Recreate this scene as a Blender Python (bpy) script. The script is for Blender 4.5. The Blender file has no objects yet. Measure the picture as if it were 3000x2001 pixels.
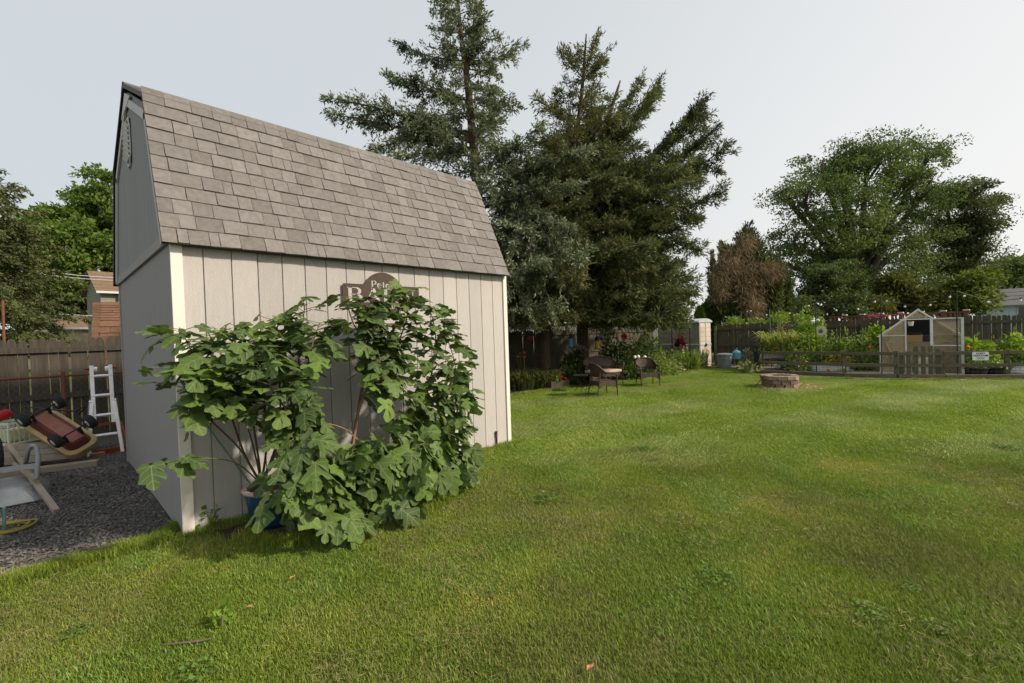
import bpy, bmesh, math, random
import numpy as np
from mathutils import Vector, Matrix
random.seed(7); rng = np.random.default_rng(11)
S = bpy.context.scene; COL = S.collection
R = math.radians
# ---------------------------------------------------------------- camera
F, CX, CY, CZ = 1323.74, -0.691, -4.306, 1.510
YAW, PIT, ROL = 0.80156, -0.01935, -0.03256
def cam_axes():
    f = np.array([math.sin(YAW)*math.cos(PIT), math.cos(YAW)*math.cos(PIT), math.sin(PIT)])
    r = np.array([math.cos(YAW), -math.sin(YAW), 0.0]); u = np.cross(r, f)
    c, s = math.cos(ROL), math.sin(ROL)
    return c*r+s*u, -s*r+c*u, f
AR, AU, AF = cam_axes()
cd = bpy.data.cameras.new('camera'); cam = bpy.data.objects.new('camera', cd); COL.objects.link(cam)
cd.sensor_width = 36; cd.lens = F/3000*36; cd.clip_end = 2000; cd.clip_start = 0.05
cam.matrix_world = Matrix(((AR[0], AU[0], -AF[0], CX), (AR[1], AU[1], -AF[1], CY), (AR[2], AU[2], -AF[2], CZ), (0, 0, 0, 1)))
S.camera = cam
# ---------------------------------------------------------------- light
SUN_TO = Vector((0.42, -0.76, 0.60)).normalized()
W = bpy.data.worlds.new('World'); S.world = W; W.use_nodes = True
nt = W.node_tree; nt.nodes.clear()
sky = nt.nodes.new('ShaderNodeTexSky'); sky.sky_type = 'NISHITA'; sky.sun_disc = False
sky.sun_elevation = math.asin(SUN_TO.z); sky.sun_rotation = math.atan2(SUN_TO.x, SUN_TO.y)
sky.air_density = 1.0; sky.dust_density = 6.0; sky.ozone_density = 1.0
mixn = nt.nodes.new('ShaderNodeMix'); mixn.data_type = 'RGBA'; mixn.inputs[0].default_value = 0.88
mixn.inputs[7].default_value = (4.75, 4.92, 5.05, 1)          # thin even overcast of a hazy morning
bg = nt.nodes.new('ShaderNodeBackground'); bg.inputs[1].default_value = 0.10
wo = nt.nodes.new('ShaderNodeOutputWorld')
tcw = nt.nodes.new('ShaderNodeTexCoord'); dotn = nt.nodes.new('ShaderNodeVectorMath'); dotn.operation = 'DOT_PRODUCT'
dotn.inputs[1].default_value = Vector((SUN_TO.x*.75, SUN_TO.y*.75, -.55)).normalized()     # haze is brighter low down and on the sun's side
hz = nt.nodes.new('ShaderNodeMapRange'); hz.interpolation_type = 'SMOOTHSTEP'; hz.inputs[1].default_value = -0.85; hz.inputs[2].default_value = 0.55
hr = nt.nodes.new('ShaderNodeMix'); hr.data_type = 'RGBA'; hr.inputs[6].default_value = (4.1, 4.33, 4.46, 1); hr.inputs[7].default_value = (5.75, 5.75, 5.6, 1)
cn = nt.nodes.new('ShaderNodeTexNoise'); cn.inputs['Scale'].default_value = 1.6; cn.inputs['Detail'].default_value = 4
cm = nt.nodes.new('ShaderNodeMath'); cm.operation = 'MULTIPLY_ADD'; cm.inputs[1].default_value = 0.16; nt.links.new(tcw.outputs['Generated'], cn.inputs['Vector'])
nt.links.new(tcw.outputs['Generated'], dotn.inputs[0]); nt.links.new(dotn.outputs['Value'], hz.inputs[0]); nt.links.new(cn.outputs['Fac'], cm.inputs[0]); nt.links.new(hz.outputs[0], cm.inputs[2])
cs_ = nt.nodes.new('ShaderNodeMath'); cs_.operation = 'SUBTRACT'; cs_.inputs[1].default_value = 0.08; cs_.use_clamp = True; nt.links.new(cm.outputs[0], cs_.inputs[0])
nt.links.new(cs_.outputs[0], hr.inputs[0]); nt.links.new(hr.outputs[2], mixn.inputs[7])
nt.links.new(sky.outputs[0], mixn.inputs[6]); nt.links.new(mixn.outputs[2], bg.inputs[0]); nt.links.new(bg.outputs[0], wo.inputs[0])
sd = bpy.data.lights.new('sun', 'SUN'); sd.energy = 3.05; sd.angle = R(3.5); sd.color = (1.0, 0.86, 0.70)
sun = bpy.data.objects.new('sun', sd); COL.objects.link(sun)
sun.rotation_euler = (-SUN_TO).to_track_quat('-Z', 'Y').to_euler(); sun.location = (4, -12, 9)
S.view_settings.view_transform = 'Standard'; S.view_settings.look = 'None'
S.view_settings.exposure = 0.75; S.view_settings.gamma = 1.0
try: S.view_settings.use_curve_mapping = False
except Exception: pass
S.cycles.max_bounces = 6; S.cycles.transparent_max_bounces = 12; S.cycles.use_denoising = True
# ---------------------------------------------------------------- photo -> place helpers (2351 px wide view of the photograph)
K = 3000/2351
def ray(u, v):
    return AR*((u*K-1500)/F) - AU*((v*K-1000.5)/F) + AF
CAM = np.array([CX, CY, CZ])
def gp(u, v, z=0.0):
    d = ray(u, v); return Vector(CAM + d*((z-CZ)/d[2]))
def hp(u, v, depth):
    return Vector(CAM + ray(u, v)*depth)
def gd(u, depth):
    """ground point below image column u at a given depth"""
    d = ray(u, 784); p = CAM + d*depth; return Vector((p[0], p[1], 0))
def wy(u, v, y):
    d = ray(u, v); return Vector(CAM + d*((y-CY)/d[1]))
# ---------------------------------------------------------------- mesh helpers
class MB:
    def __init__(s): s.v = []; s.f = []; s.sm = False
    def add(s, vs, fs):
        o = len(s.v); s.v += [tuple(p) for p in vs]; s.f += [tuple(i+o for i in f) for f in fs]; return s
    def box(s, c, d, M=None):
        x, y, z = d[0]/2, d[1]/2, d[2]/2
        vs = [Vector((a*x, b*y, e*z)) for a in (-1, 1) for b in (-1, 1) for e in (-1, 1)]
        if M is not None: vs = [M @ p for p in vs]
        c = Vector(c); return s.add([p+c for p in vs], [(0, 1, 3, 2), (4, 6, 7, 5), (0, 4, 5, 1), (2, 3, 7, 6), (0, 2, 6, 4), (1, 5, 7, 3)])
    def beam(s, p, q, w, h, up=(0, 0, 1)):
        p, q = Vector(p), Vector(q); d = (q-p).normalized(); up = Vector(up)
        x = d.cross(up)
        if x.length < 1e-4: x = d.cross(Vector((1, 0, 0)))
        x.normalize(); y = x.cross(d).normalized()
        vs = []
        for e in (p, q):
            vs += [e+x*(w/2)+y*(h/2), e-x*(w/2)+y*(h/2), e-x*(w/2)-y*(h/2), e+x*(w/2)-y*(h/2)]
        return s.add(vs, [(0, 1, 2, 3), (7, 6, 5, 4), (0, 4, 5, 1), (1, 5, 6, 2), (2, 6, 7, 3), (3, 7, 4, 0)])
    def tube(s, pts, r, n=6, cap=True):
        pts = [Vector(p) for p in pts]; m = len(pts)
        rs = [r]*m if not hasattr(r, '__len__') else list(r)
        vs = []; x = None
        for i, p in enumerate(pts):
            d = (pts[min(i+1, m-1)]-pts[max(i-1, 0)])
            d = d.normalized() if d.length > 1e-9 else Vector((0, 0, 1))
            if x is None:
                x = d.cross(Vector((0, 0, 1)))
                if x.length < 1e-3: x = Vector((1, 0, 0))
            x = (x-d*x.dot(d))
            x = x.normalized() if x.length > 1e-6 else d.orthogonal().normalized()
            y = d.cross(x)
            for k in range(n):
                a = 2*math.pi*k/n; vs.append(p+(x*math.cos(a)+y*math.sin(a))*rs[i])
        fs = [(i*n+k, i*n+(k+1) % n, (i+1)*n+(k+1) % n, (i+1)*n+k) for i in range(m-1) for k in range(n)]
        if cap: fs += [tuple(range(n))[::-1], tuple((m-1)*n+k for k in range(n))]
        return s.add(vs, fs)
    def lathe(s, prof, n=20, c=(0, 0, 0), M=None, sx=1, sy=1, closed=False):
        c = Vector(c); vs = []
        for r, z in prof:
            for k in range(n):
                a = 2*math.pi*k/n; p = Vector((r*math.cos(a)*sx, r*math.sin(a)*sy, z))
                vs.append((M @ p if M is not None else p)+c)
        m = len(prof)
        fs = [(i*n+k, i*n+(k+1) % n, (i+1)*n+(k+1) % n, (i+1)*n+k) for i in range(m-1) for k in range(n)]
        if closed: fs += [((m-1)*n+k, (m-1)*n+(k+1) % n, (k+1) % n, k) for k in range(n)]
        else: fs += [tuple(range(n))[::-1], tuple((m-1)*n+k for k in range(n))]
        return s.add(vs, fs)
    def prism(s, poly, t, M=None, c=(0, 0, 0)):
        """poly in local XZ, thickness t along +Y"""
        n = len(poly); c = Vector(c)
        vs = [Vector((x, 0, z)) for x, z in poly]+[Vector((x, t, z)) for x, z in poly]
        vs = [(M @ p if M is not None else p)+c for p in vs]
        return s.add(vs, [tuple(range(n)), tuple(range(2*n-1, n-1, -1))]+[(i, i+n, (i+1) % n+n, (i+1) % n) for i in range(n)])
    def ball(s, c, r, n=8, m=6, sz=1.0):
        return s.lathe([(max(r*math.sin(math.pi*i/m), 1e-4), -r*math.cos(math.pi*i/m)*sz) for i in range(m+1)], n, c)
    def strip(s, A, B):
        n = len(A); return s.add(list(A)+list(B), [(i, i+1, n+i+1, n+i) for i in range(n-1)])
    def mesh(s, name):
        me = bpy.data.meshes.new(name); me.from_pydata([tuple(p) for p in s.v], [], s.f)
        bm = bmesh.new(); bm.from_mesh(me); bmesh.ops.recalc_face_normals(bm, faces=bm.faces); bm.to_mesh(me); bm.free()
        me.update(); return me
def smooth(me):
    me.polygons.foreach_set('use_smooth', [True]*len(me.polygons)); me.update()
def obj(name, mb, mat, parent=None, loc=None, rot=None, sm=False, bev=0, kind=None):
    me = mb.mesh(name) if isinstance(mb, MB) else mb
    if mat is not None and not me.materials: me.materials.append(mat)
    if sm:
        bm = bmesh.new(); bm.from_mesh(me); bmesh.ops.remove_doubles(bm, verts=bm.verts, dist=1e-5); bmesh.ops.recalc_face_normals(bm, faces=bm.faces); bm.to_mesh(me); bm.free(); smooth(me)
    o = bpy.data.objects.new(name, me); COL.objects.link(o)
    if parent is not None: o.parent = parent
    if loc is not None: o.location = loc
    if rot is not None: o.rotation_euler = rot
    if bev:
        b = o.modifiers.new('bevel', 'BEVEL'); b.width = bev; b.segments = 2; b.limit_method = 'ANGLE'
    if kind: o['kind'] = kind
    return o
def tag(o, label, cat, group=None):
    o['label'] = label; o['category'] = cat
    if group: o['group'] = group
    return o
def thing(name, label, cat, loc=(0, 0, 0), rotz=0.0, group=None):
    o = bpy.data.objects.new(name, None); COL.objects.link(o); o.empty_display_size = 0.1
    o.location = loc; o.rotation_euler = (0, 0, rotz); return tag(o, label, cat, group)
def solo(name, mb, mat, label, cat, loc=(0, 0, 0), rotz=0.0, group=None, sm=False, bev=0):
    return tag(obj(name, mb, mat, None, loc, (0, 0, rotz), sm, bev), label, cat, group)
def head(h): return R(180-h)          # rotation that turns a thing's local -Y front to compass heading h (0 = +Y, 90 = +X)
def npmesh(name, V, fc, mat, uv=None):
    """V (n,k,3) separate k-gons"""
    n, k = V.shape[:2]
    me = bpy.data.meshes.new(name); me.vertices.add(n*k); me.vertices.foreach_set('co', V.reshape(-1).astype(np.float32))
    me.loops.add(n*k); me.loops.foreach_set('vertex_index', np.arange(n*k, dtype=np.int32))
    me.polygons.add(n); me.polygons.foreach_set('loop_start', np.arange(0, n*k, k, dtype=np.int32))
    try: me.polygons.foreach_set('loop_total', np.full(n, k, dtype=np.int32))
    except Exception: pass
    me.update(calc_edges=True); me.validate()
    if mat: me.materials.append(mat)
    return me
def unit(a): return a/np.maximum(np.linalg.norm(a, axis=-1, keepdims=True), 1e-9)
def leaves(P, A, L, Wd, fold=0.0, nrm=None, sp=1.0):
    """diamond leaves: base P, axis A, length L, width Wd; returns (n,4,3)"""
    n = len(P); A = unit(A)
    N = unit(rng.normal(size=(n, 3))*sp + (np.zeros(3) if nrm is None else nrm)); X = unit(np.cross(A, N)); N = np.cross(X, A)
    L = np.broadcast_to(L, (n,))[:, None]; Wd = np.broadcast_to(Wd, (n,))[:, None]
    m = P+A*L*0.45
    return np.stack([P, m+X*Wd/2+N*fold*Wd, P+A*L-N*fold*Wd, m-X*Wd/2+N*fold*Wd], 1)
# ---------------------------------------------------------------- materials
def mat(name, col, rough=0.8, var=None, scale=6.0, bump=0.0, bscale=40.0, spec=0.3, metal=0.0, stretch=None, coord='Object', detail=5.0):
    """principled; colour varies between col and var by noise (wear, grain)"""
    m = bpy.data.materials.new(name); m.use_nodes = True; t = m.node_tree; b = t.nodes['Principled BSDF']
    b.inputs['Roughness'].default_value = rough; b.inputs['Specular IOR Level'].default_value = spec; b.inputs['Metallic'].default_value = metal
    b.inputs['Base Color'].default_value = (*col, 1)
    if var is not None or bump:
        tc = t.nodes.new('ShaderNodeTexCoord'); mp = t.nodes.new('ShaderNodeMapping')
        t.links.new(tc.outputs[coord], mp.inputs[0])
        if stretch: mp.inputs['Scale'].default_value = stretch
    if var is not None:
        oi = t.nodes.new('ShaderNodeObjectInfo'); no = t.nodes.new('ShaderNodeTexNoise'); no.noise_dimensions = '4D'
        mu = t.nodes.new('ShaderNodeMath'); mu.operation = 'MULTIPLY'; mu.inputs[1].default_value = 50
        t.links.new(oi.outputs['Random'], mu.inputs[0]); t.links.new(mu.outputs[0], no.inputs['W'])
        no.inputs['Scale'].default_value = scale; no.inputs['Detail'].default_value = detail; no.inputs['Roughness'].default_value = 0.65
        t.links.new(mp.outputs[0], no.inputs['Vector'])
        cr = t.nodes.new('ShaderNodeValToRGB'); cr.color_ramp.elements[0].position = 0.32; cr.color_ramp.elements[1].position = 0.68
        cr.color_ramp.elements[0].color = (*col, 1); cr.color_ramp.elements[1].color = (*var, 1)
        t.links.new(no.outputs['Fac'], cr.inputs[0])
        hs = t.nodes.new('ShaderNodeHueSaturation'); mr = t.nodes.new('ShaderNodeMapRange')
        mr.inputs[3].default_value = 0.90; mr.inputs[4].default_value = 1.10
        t.links.new(oi.outputs['Random'], mr.inputs[0]); t.links.new(mr.outputs[0], hs.inputs['Value'])
        t.links.new(cr.outputs[0], hs.inputs['Color']); t.links.new(hs.outputs[0], b.inputs['Base Color'])
    if bump:
        n2 = t.nodes.new('ShaderNodeTexNoise'); n2.inputs['Scale'].default_value = bscale; n2.inputs['Detail'].default_value = 4
        t.links.new(mp.outputs[0], n2.inputs['Vector'])
        bp = t.nodes.new('ShaderNodeBump'); bp.inputs['Strength'].default_value = bump; bp.inputs['Distance'].default_value = 0.01
        t.links.new(n2.outputs['Fac'], bp.inputs['Height']); t.links.new(bp.outputs[0], b.inputs['Normal'])
    return m
def leafmat(name, cols, trans=0.35, rough=0.55, nscale=0.7, tcol=None, spec=0.14):
    """foliage: colour differs leaf by leaf (random per island) and in loose patches; light passes through"""
    m = bpy.data.materials.new(name); m.use_nodes = True; t = m.node_tree; b = t.nodes['Principled BSDF']; out = t.nodes['Material Output']
    b.inputs['Roughness'].default_value = rough; b.inputs['Specular IOR Level'].default_value = spec
    ge = t.nodes.new('ShaderNodeNewGeometry'); no = t.nodes.new('ShaderNodeTexNoise'); no.inputs['Scale'].default_value = nscale; no.inputs['Detail'].default_value = 3
    t.links.new(ge.outputs['Position'], no.inputs['Vector'])
    ma = t.nodes.new('ShaderNodeMath'); ma.operation = 'MULTIPLY_ADD'; ma.inputs[1].default_value = 0.55
    m2 = t.nodes.new('ShaderNodeMath'); m2.operation = 'MULTIPLY_ADD'; m2.inputs[1].default_value = 1.3; m2.inputs[2].default_value = -0.45
    t.links.new(no.outputs['Fac'], m2.inputs[0]); t.links.new(ge.outputs['Random Per Island'], ma.inputs[0]); t.links.new(m2.outputs[0], ma.inputs[2])
    cr = t.nodes.new('ShaderNodeValToRGB'); el = cr.color_ramp.elements
    while len(el) < len(cols): el.new(0.5)
    for i, c in enumerate(cols): el[i].position = i/(len(cols)-1); el[i].color = (*c, 1)
    t.links.new(ma.outputs[0], cr.inputs[0]); t.links.new(cr.outputs[0], b.inputs['Base Color'])
    tr = t.nodes.new('ShaderNodeBsdfTranslucent'); hs = t.nodes.new('ShaderNodeHueSaturation'); hs.inputs['Value'].default_value = 1.3; hs.inputs['Saturation'].default_value = 1.1
    t.links.new(cr.outputs[0], hs.inputs['Color']); t.links.new(hs.outputs[0], tr.inputs[0])
    mx = t.nodes.new('ShaderNodeMixShader'); mx.inputs[0].default_value = trans
    t.links.new(b.outputs[0], mx.inputs[1]); t.links.new(tr.outputs[0], mx.inputs[2]); t.links.new(mx.outputs[0], out.inputs[0])
    return m
M = {}
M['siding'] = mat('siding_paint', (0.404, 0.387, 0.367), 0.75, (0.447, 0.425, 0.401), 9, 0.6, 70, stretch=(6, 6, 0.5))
M['endwall'] = mat('shaded_wall_paint', (0.268, 0.262, 0.248), 0.75, (0.298, 0.293, 0.279), 3, 0.4, 60, stretch=(6, 6, 0.5))  # siding paint made darker and greyer, the end wall's shade put into the colour
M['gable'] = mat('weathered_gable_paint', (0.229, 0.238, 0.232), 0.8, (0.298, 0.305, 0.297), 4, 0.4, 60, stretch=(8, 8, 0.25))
M['trim'] = mat('cream_trim_paint', (0.655, 0.607, 0.538), 0.6, (0.710, 0.662, 0.600), 4, 0.1, 40)
M['rakegrey'] = mat('grey_trim_paint', (0.48, 0.48, 0.47), 0.7, (0.55, 0.55, 0.54), 4)
M['black'] = mat('black_drip_edge', (0.025, 0.025, 0.028), 0.6)
SH = [mat('shingle_%s' % n, a, 0.95, b, 24, 0.8, 300, 0.1, detail=9) for n, a, b in (('tan', (0.178, 0.168, 0.158), (0.246, 0.235, 0.223)), ('brown', (0.160, 0.149, 0.139), (0.226, 0.213, 0.200)),
      ('grey', (0.170, 0.160, 0.150), (0.238, 0.226, 0.214)), ('light', (0.188, 0.178, 0.168), (0.258, 0.247, 0.235)))]
M['shadowgroove'] = mat('groove_paint', (0.30, 0.28, 0.255), 0.85)
M['rust'] = mat('rusted_sign_steel', (0.038, 0.024, 0.019), 0.6, (0.051, 0.032, 0.024), 8, 0.2, 50)
M['greywood'] = mat('weathered_grey_wood', (0.045, 0.040, 0.032), 0.9, (0.087, 0.077, 0.062), 4, 0.6, 30, 0.15, stretch=(10, 10, 0.5))
M['oldwood'] = mat('dark_weathered_wood', (0.056, 0.049, 0.033), 0.9, (0.106, 0.098, 0.068), 4, 0.6, 30, 0.15, stretch=(10, 10, 0.5))
M['railwood'] = mat('mossy_rail_wood', (0.087, 0.080, 0.051), 0.9, (0.154, 0.139, 0.092), 4, 0.6, 30, 0.15, stretch=(1.5, 1.5, 6))
M['timber'] = mat('landscape_timber', (0.13, 0.11, 0.075), 0.9, (0.24, 0.20, 0.14), 5, 0.5, 30, 0.15)
M['alu'] = mat('aluminium', (0.74, 0.74, 0.73), 0.38, (0.62, 0.62, 0.62), 10, 0, 40, 0.5, 0.65)
M['galv'] = mat('galvanised_steel', (0.80, 0.82, 0.83), 0.35, (0.68, 0.70, 0.72), 6, 0, 40, 0.6, 0.0)
M['steel'] = mat('grey_painted_steel', (0.221, 0.224, 0.227), 0.5, (0.286, 0.289, 0.293), 6)
M['tray'] = mat('worn_grey_tray', (0.165, 0.168, 0.172), 0.4, (0.367, 0.373, 0.379), 5, 0.1, 30, 0.5, 0.3)
M['rubber'] = mat('black_rubber', (0.018, 0.018, 0.02), 0.75, (0.03, 0.03, 0.032), 20)
M['blackmetal'] = mat('black_painted_metal', (0.015, 0.015, 0.016), 0.5)
M['rustrail'] = mat('rusted_rail', (0.19, 0.065, 0.03), 0.85, (0.10, 0.055, 0.035), 12, 0.3, 50)
M['redpaint'] = mat('red_painted_steel', (0.30, 0.045, 0.025), 0.6, (0.20, 0.04, 0.025), 8)
M['wagonred'] = mat('faded_red_plate', (0.306, 0.128, 0.093), 0.6, (0.230, 0.081, 0.060), 3, 0.2, 60, stretch=(8, 1, 1))
M['wagondark'] = mat('dark_red_body', (0.085, 0.022, 0.014), 0.5, (0.12, 0.03, 0.02), 6)
M['tan'] = mat('tan_plastic', (0.50, 0.36, 0.17), 0.55, (0.33, 0.24, 0.12), 9)
M['white'] = mat('white_plastic', (0.78, 0.78, 0.76), 0.5)
M['offwhite'] = mat('offwhite_hub', (0.62, 0.60, 0.54), 0.5)
M['crate'] = mat('pale_green_crate', (0.50, 0.56, 0.44), 0.55, (0.58, 0.62, 0.50), 8)
M['redcloth'] = mat('red_cloth', (0.315, 0.011, 0.015), 0.7)
M['rawwood'] = mat('raw_grey_lumber', (0.24, 0.20, 0.15), 0.85, (0.33, 0.28, 0.22), 5, 0.4, 40, stretch=(1, 1, 1))
M['paver'] = mat('concrete_paver', (0.25, 0.22, 0.17), 0.9, (0.34, 0.31, 0.26), 9, 0.5, 60)
M['brickred'] = mat('red_brick', (0.28, 0.13, 0.085), 0.9, (0.36, 0.19, 0.13), 14, 0.5, 60)
M['scallop'] = mat('terracotta_edging', (0.40, 0.19, 0.11), 0.9, (0.50, 0.27, 0.17), 14, 0.4, 60)
M['hose'] = mat('yellow_green_hose', (0.186, 0.164, 0.030), 0.5)
M['tealhose'] = mat('teal_hose', (0.08, 0.17, 0.16), 0.5, (0.13, 0.22, 0.21), 9)
M['blueglaze'] = mat('blue_glazed_pot', (0.010, 0.045, 0.11), 0.3, (0.014, 0.06, 0.14), 6, 0, 40, 0.5)
M['pinkrim'] = mat('pink_worn_rim', (0.46, 0.33, 0.32), 0.6, (0.55, 0.42, 0.41), 8)
M['soil'] = mat('dark_soil', (0.045, 0.033, 0.022), 0.95, (0.085, 0.062, 0.04), 14, 0.9, 40, 0.1)
M['bark'] = mat('cedar_bark', (0.059, 0.041, 0.029), 0.95, (0.119, 0.084, 0.063), 5, 0.9, 25, 0.1, stretch=(5, 5, 0.8))
M['darkbark'] = mat('dark_bark', (0.05, 0.042, 0.034), 0.95, (0.10, 0.085, 0.068), 5, 0.8, 20, 0.1, stretch=(4, 4, 0.8))
M['figbark'] = mat('fig_bark', (0.091, 0.066, 0.048), 0.85, (0.147, 0.112, 0.084), 9, 0.5, 40)
M['figtwig'] = mat('red_brown_twig', (0.24, 0.13, 0.085), 0.75, (0.30, 0.18, 0.12), 9)
M['greenstem'] = mat('green_stem', (0.12, 0.16, 0.045), 0.6)
M['stone'] = mat('tan_block_stone', (0.144, 0.112, 0.079), 0.95, (0.238, 0.184, 0.137), 9, 0.9, 50, 0.1)
M['stonetop'] = mat('pinkish_block_stone', (0.211, 0.156, 0.121), 0.95, (0.304, 0.234, 0.187), 9, 0.9, 50, 0.1)
M['ash'] = mat('ash_grey', (0.16, 0.15, 0.14), 0.95, (0.25, 0.24, 0.22), 10, 0.8, 40)
M['straw'] = mat('dead_straw', (0.44, 0.34, 0.16), 0.9, (0.55, 0.45, 0.24), 10)
M['cushion'] = mat('cream_cushion', (0.55, 0.44, 0.34), 0.9, (0.62, 0.51, 0.40), 9)
M['resin'] = mat('beige_resin', (0.50, 0.44, 0.36), 0.55, (0.54, 0.48, 0.40), 4)
M['resinside'] = mat('shaded_side_resin', (0.20, 0.20, 0.14), 0.65, (0.27, 0.26, 0.19), 3, 0.1, 20)  # beige resin darkened: the cedar's shade on the side is put into the colour
M['resinroof'] = mat('sage_resin', (0.36, 0.44, 0.42), 0.5, (0.42, 0.50, 0.48), 4)
M['trash'] = mat('grey_bin_plastic', (0.21, 0.225, 0.24), 0.5, (0.27, 0.285, 0.30), 5)
M['feederblue'] = mat('blue_feeder', (0.10, 0.30, 0.38), 0.35)
M['brightblue'] = mat('bright_blue_plastic', (0.05, 0.28, 0.48), 0.4)
M['navy'] = mat('navy_plastic', (0.018, 0.035, 0.075), 0.45)
M['yellowp'] = mat('yellow_plastic', (0.58, 0.37, 0.02), 0.4)
M['pinkflower'] = leafmat('pink_petals', [(0.55, 0.05, 0.11), (0.72, 0.14, 0.18), (0.66, 0.08, 0.12)], 0.3)
M['coral'] = leafmat('coral_petals', [(0.62, 0.06, 0.06), (0.80, 0.22, 0.18), (0.72, 0.10, 0.10)], 0.3)
M['orange'] = leafmat('orange_petals', [(0.65, 0.14, 0.02), (0.78, 0.22, 0.04)], 0.3)
M['redpetal'] = leafmat('red_petals', [(0.55, 0.03, 0.03), (0.70, 0.09, 0.07)], 0.3)
M['whitepetal'] = leafmat('white_petals', [(0.60, 0.56, 0.50), (0.76, 0.70, 0.64)], 0.3)
M['coleus'] = leafmat('coleus_leaves', [(0.048, 0.008, 0.012), (0.120, 0.016, 0.024), (0.080, 0.012, 0.016)], 0.3, nscale=3)
M['coco'] = mat('coco_liner', (0.22, 0.13, 0.06), 0.95, (0.30, 0.19, 0.10), 20, 0.8, 60)
M['bulb'] = mat('frosted_bulb', (0.80, 0.80, 0.77), 0.25)
M['cream_petal'] = mat('cream_metal_petal', (0.62, 0.58, 0.38), 0.6)
M['greystone'] = mat('grey_centre', (0.12, 0.13, 0.13), 0.8)
M['signwhite'] = mat('white_sign_board', (0.74, 0.76, 0.76), 0.5)
M['signblack'] = mat('black_print', (0.02, 0.02, 0.022), 0.7)
M['deckwood'] = mat('red_brown_stain', (0.15, 0.062, 0.045), 0.85, (0.21, 0.095, 0.07), 5, 0.3, 30)
M['redtape'] = mat('red_plastic_strip', (0.62, 0.05, 0.06), 0.6)
M['cardboard'] = mat('cardboard', (0.42, 0.27, 0.13), 0.9, (0.48, 0.32, 0.17), 6)
M['bluesiding'] = mat('pale_blue_vinyl', (0.42, 0.53, 0.60), 0.6, (0.46, 0.57, 0.64), 4)
M['greyroof'] = mat('charcoal_shingles', (0.10, 0.10, 0.105), 0.95, (0.15, 0.15, 0.155), 9, 0.5, 40)
M['brownroof'] = mat('brown_shingles', (0.134, 0.089, 0.056), 0.95, (0.184, 0.128, 0.089), 6, 0.6, 30)
M['greensiding'] = mat('grey_green_clapboard', (0.20, 0.21, 0.17), 0.8, (0.25, 0.26, 0.21), 4)
M['cedarshake'] = mat('red_cedar_shake', (0.147, 0.077, 0.048), 0.9, (0.209, 0.123, 0.082), 5, 0.6, 30, stretch=(1, 1, 4))
M['creamwall'] = mat('cream_wall', (0.48, 0.42, 0.28), 0.8, (0.68, 0.60, 0.42), 3)
M['whitewall'] = mat('white_vinyl', (0.518, 0.526, 0.533), 0.6)
M['glassdark'] = mat('dark_window_glass', (0.03, 0.035, 0.04), 0.08, None, spec=0.6)
M['mesh'] = mat('galvanised_wire', (0.132, 0.132, 0.126), 0.5, None, metal=0.4)
M['wicker'] = mat('brown_wicker', (0.038, 0.022, 0.016), 0.55, (0.071, 0.045, 0.033), 60, 0.9, 120, 0.4, detail=2)
M['gravelbase'] = mat('gravel_dust', (0.055, 0.052, 0.048), 0.95, (0.10, 0.093, 0.083), 30, 0.9, 60, 0.1)
M['teal'] = mat('teal_pot', (0.02, 0.09, 0.12), 0.4)
# clear twin-wall polycarbonate
pc = bpy.data.materials.new('twinwall_polycarbonate'); pc.use_nodes = True; t = pc.node_tree; b = t.nodes['Principled BSDF']
b.inputs['Base Color'].default_value = (0.34, 0.32, 0.25, 1); b.inputs['Roughness'].default_value = 0.3
tp = t.nodes.new('ShaderNodeBsdfTransparent'); tp.inputs[0].default_value = (0.90, 0.88, 0.82, 1)
tl = t.nodes.new('ShaderNodeBsdfTranslucent'); tl.inputs[0].default_value = (0.46, 0.43, 0.35, 1)
x1 = t.nodes.new('ShaderNodeMixShader'); x1.inputs[0].default_value = 0.5; x2 = t.nodes.new('ShaderNodeMixShader'); x2.inputs[0].default_value = 0.70
t.links.new(b.outputs[0], x1.inputs[1]); t.links.new(tl.outputs[0], x1.inputs[2]); t.links.new(x1.outputs[0], x2.inputs[1]); t.links.new(tp.outputs[0], x2.inputs[2])
t.links.new(x2.outputs[0], t.nodes['Material Output'].inputs[0]); M['poly'] = pc
# ================================================================ SETTING
def sheet(name, poly, z, m, sub=0):
    me = bpy.data.meshes.new(name); me.from_pydata([(p[0], p[1], z) for p in poly], [], [tuple(range(len(poly)))])
    bm = bmesh.new(); bm.from_mesh(me); bmesh.ops.triangulate(bm, faces=bm.faces); bmesh.ops.recalc_face_normals(bm, faces=bm.faces)
    for f in bm.faces:
        if f.normal.z < 0: f.normal_flip()
    bm.to_mesh(me); bm.free(); me.materials.append(m)
    o = bpy.data.objects.new(name, me); COL.objects.link(o); o['kind'] = 'structure'; return o
GRAVEL_EDGE = [gp(u, v) for u, v in [(418, 1216), (404, 1219), (344, 1257), (296, 1262), (240, 1283), (168, 1299), (120, 1318), (44, 1334), (0, 1353)]]
BED_EDGE = [gp(u, v) for u, v in [(1168, 910), (1235, 900), (1268, 897), (1312, 889), (1345, 879), (1425, 863), (1470, 856), (1500, 859), (1575, 856), (1622, 845), (1690, 846), (1712, 857), (1743, 864), (1868, 868), (1998, 873), (2100, 874), (2200, 874), (2351, 874)]]
gx = [(p.x, p.y) for p in GRAVEL_EDGE]; bx = [(p.x, p.y) for p in BED_EDGE]
LAWN = [(-7, -2.6), (-7, -14), (22, -14), (17.6, -9)]+bx[::-1]+[(6.2, 3.9), (3.66, 3.6), (3.66, 0.0), (0.0, 0.0)]+gx+[(-3.4, -2.1)]
GRAVEL = gx+[(-3.4, -2.1), (-7, -2.6), (-7, 7), (3.6, 7), (3.6, 3.3), (0.05, 3.3), (0.0, 0.0)]
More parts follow.
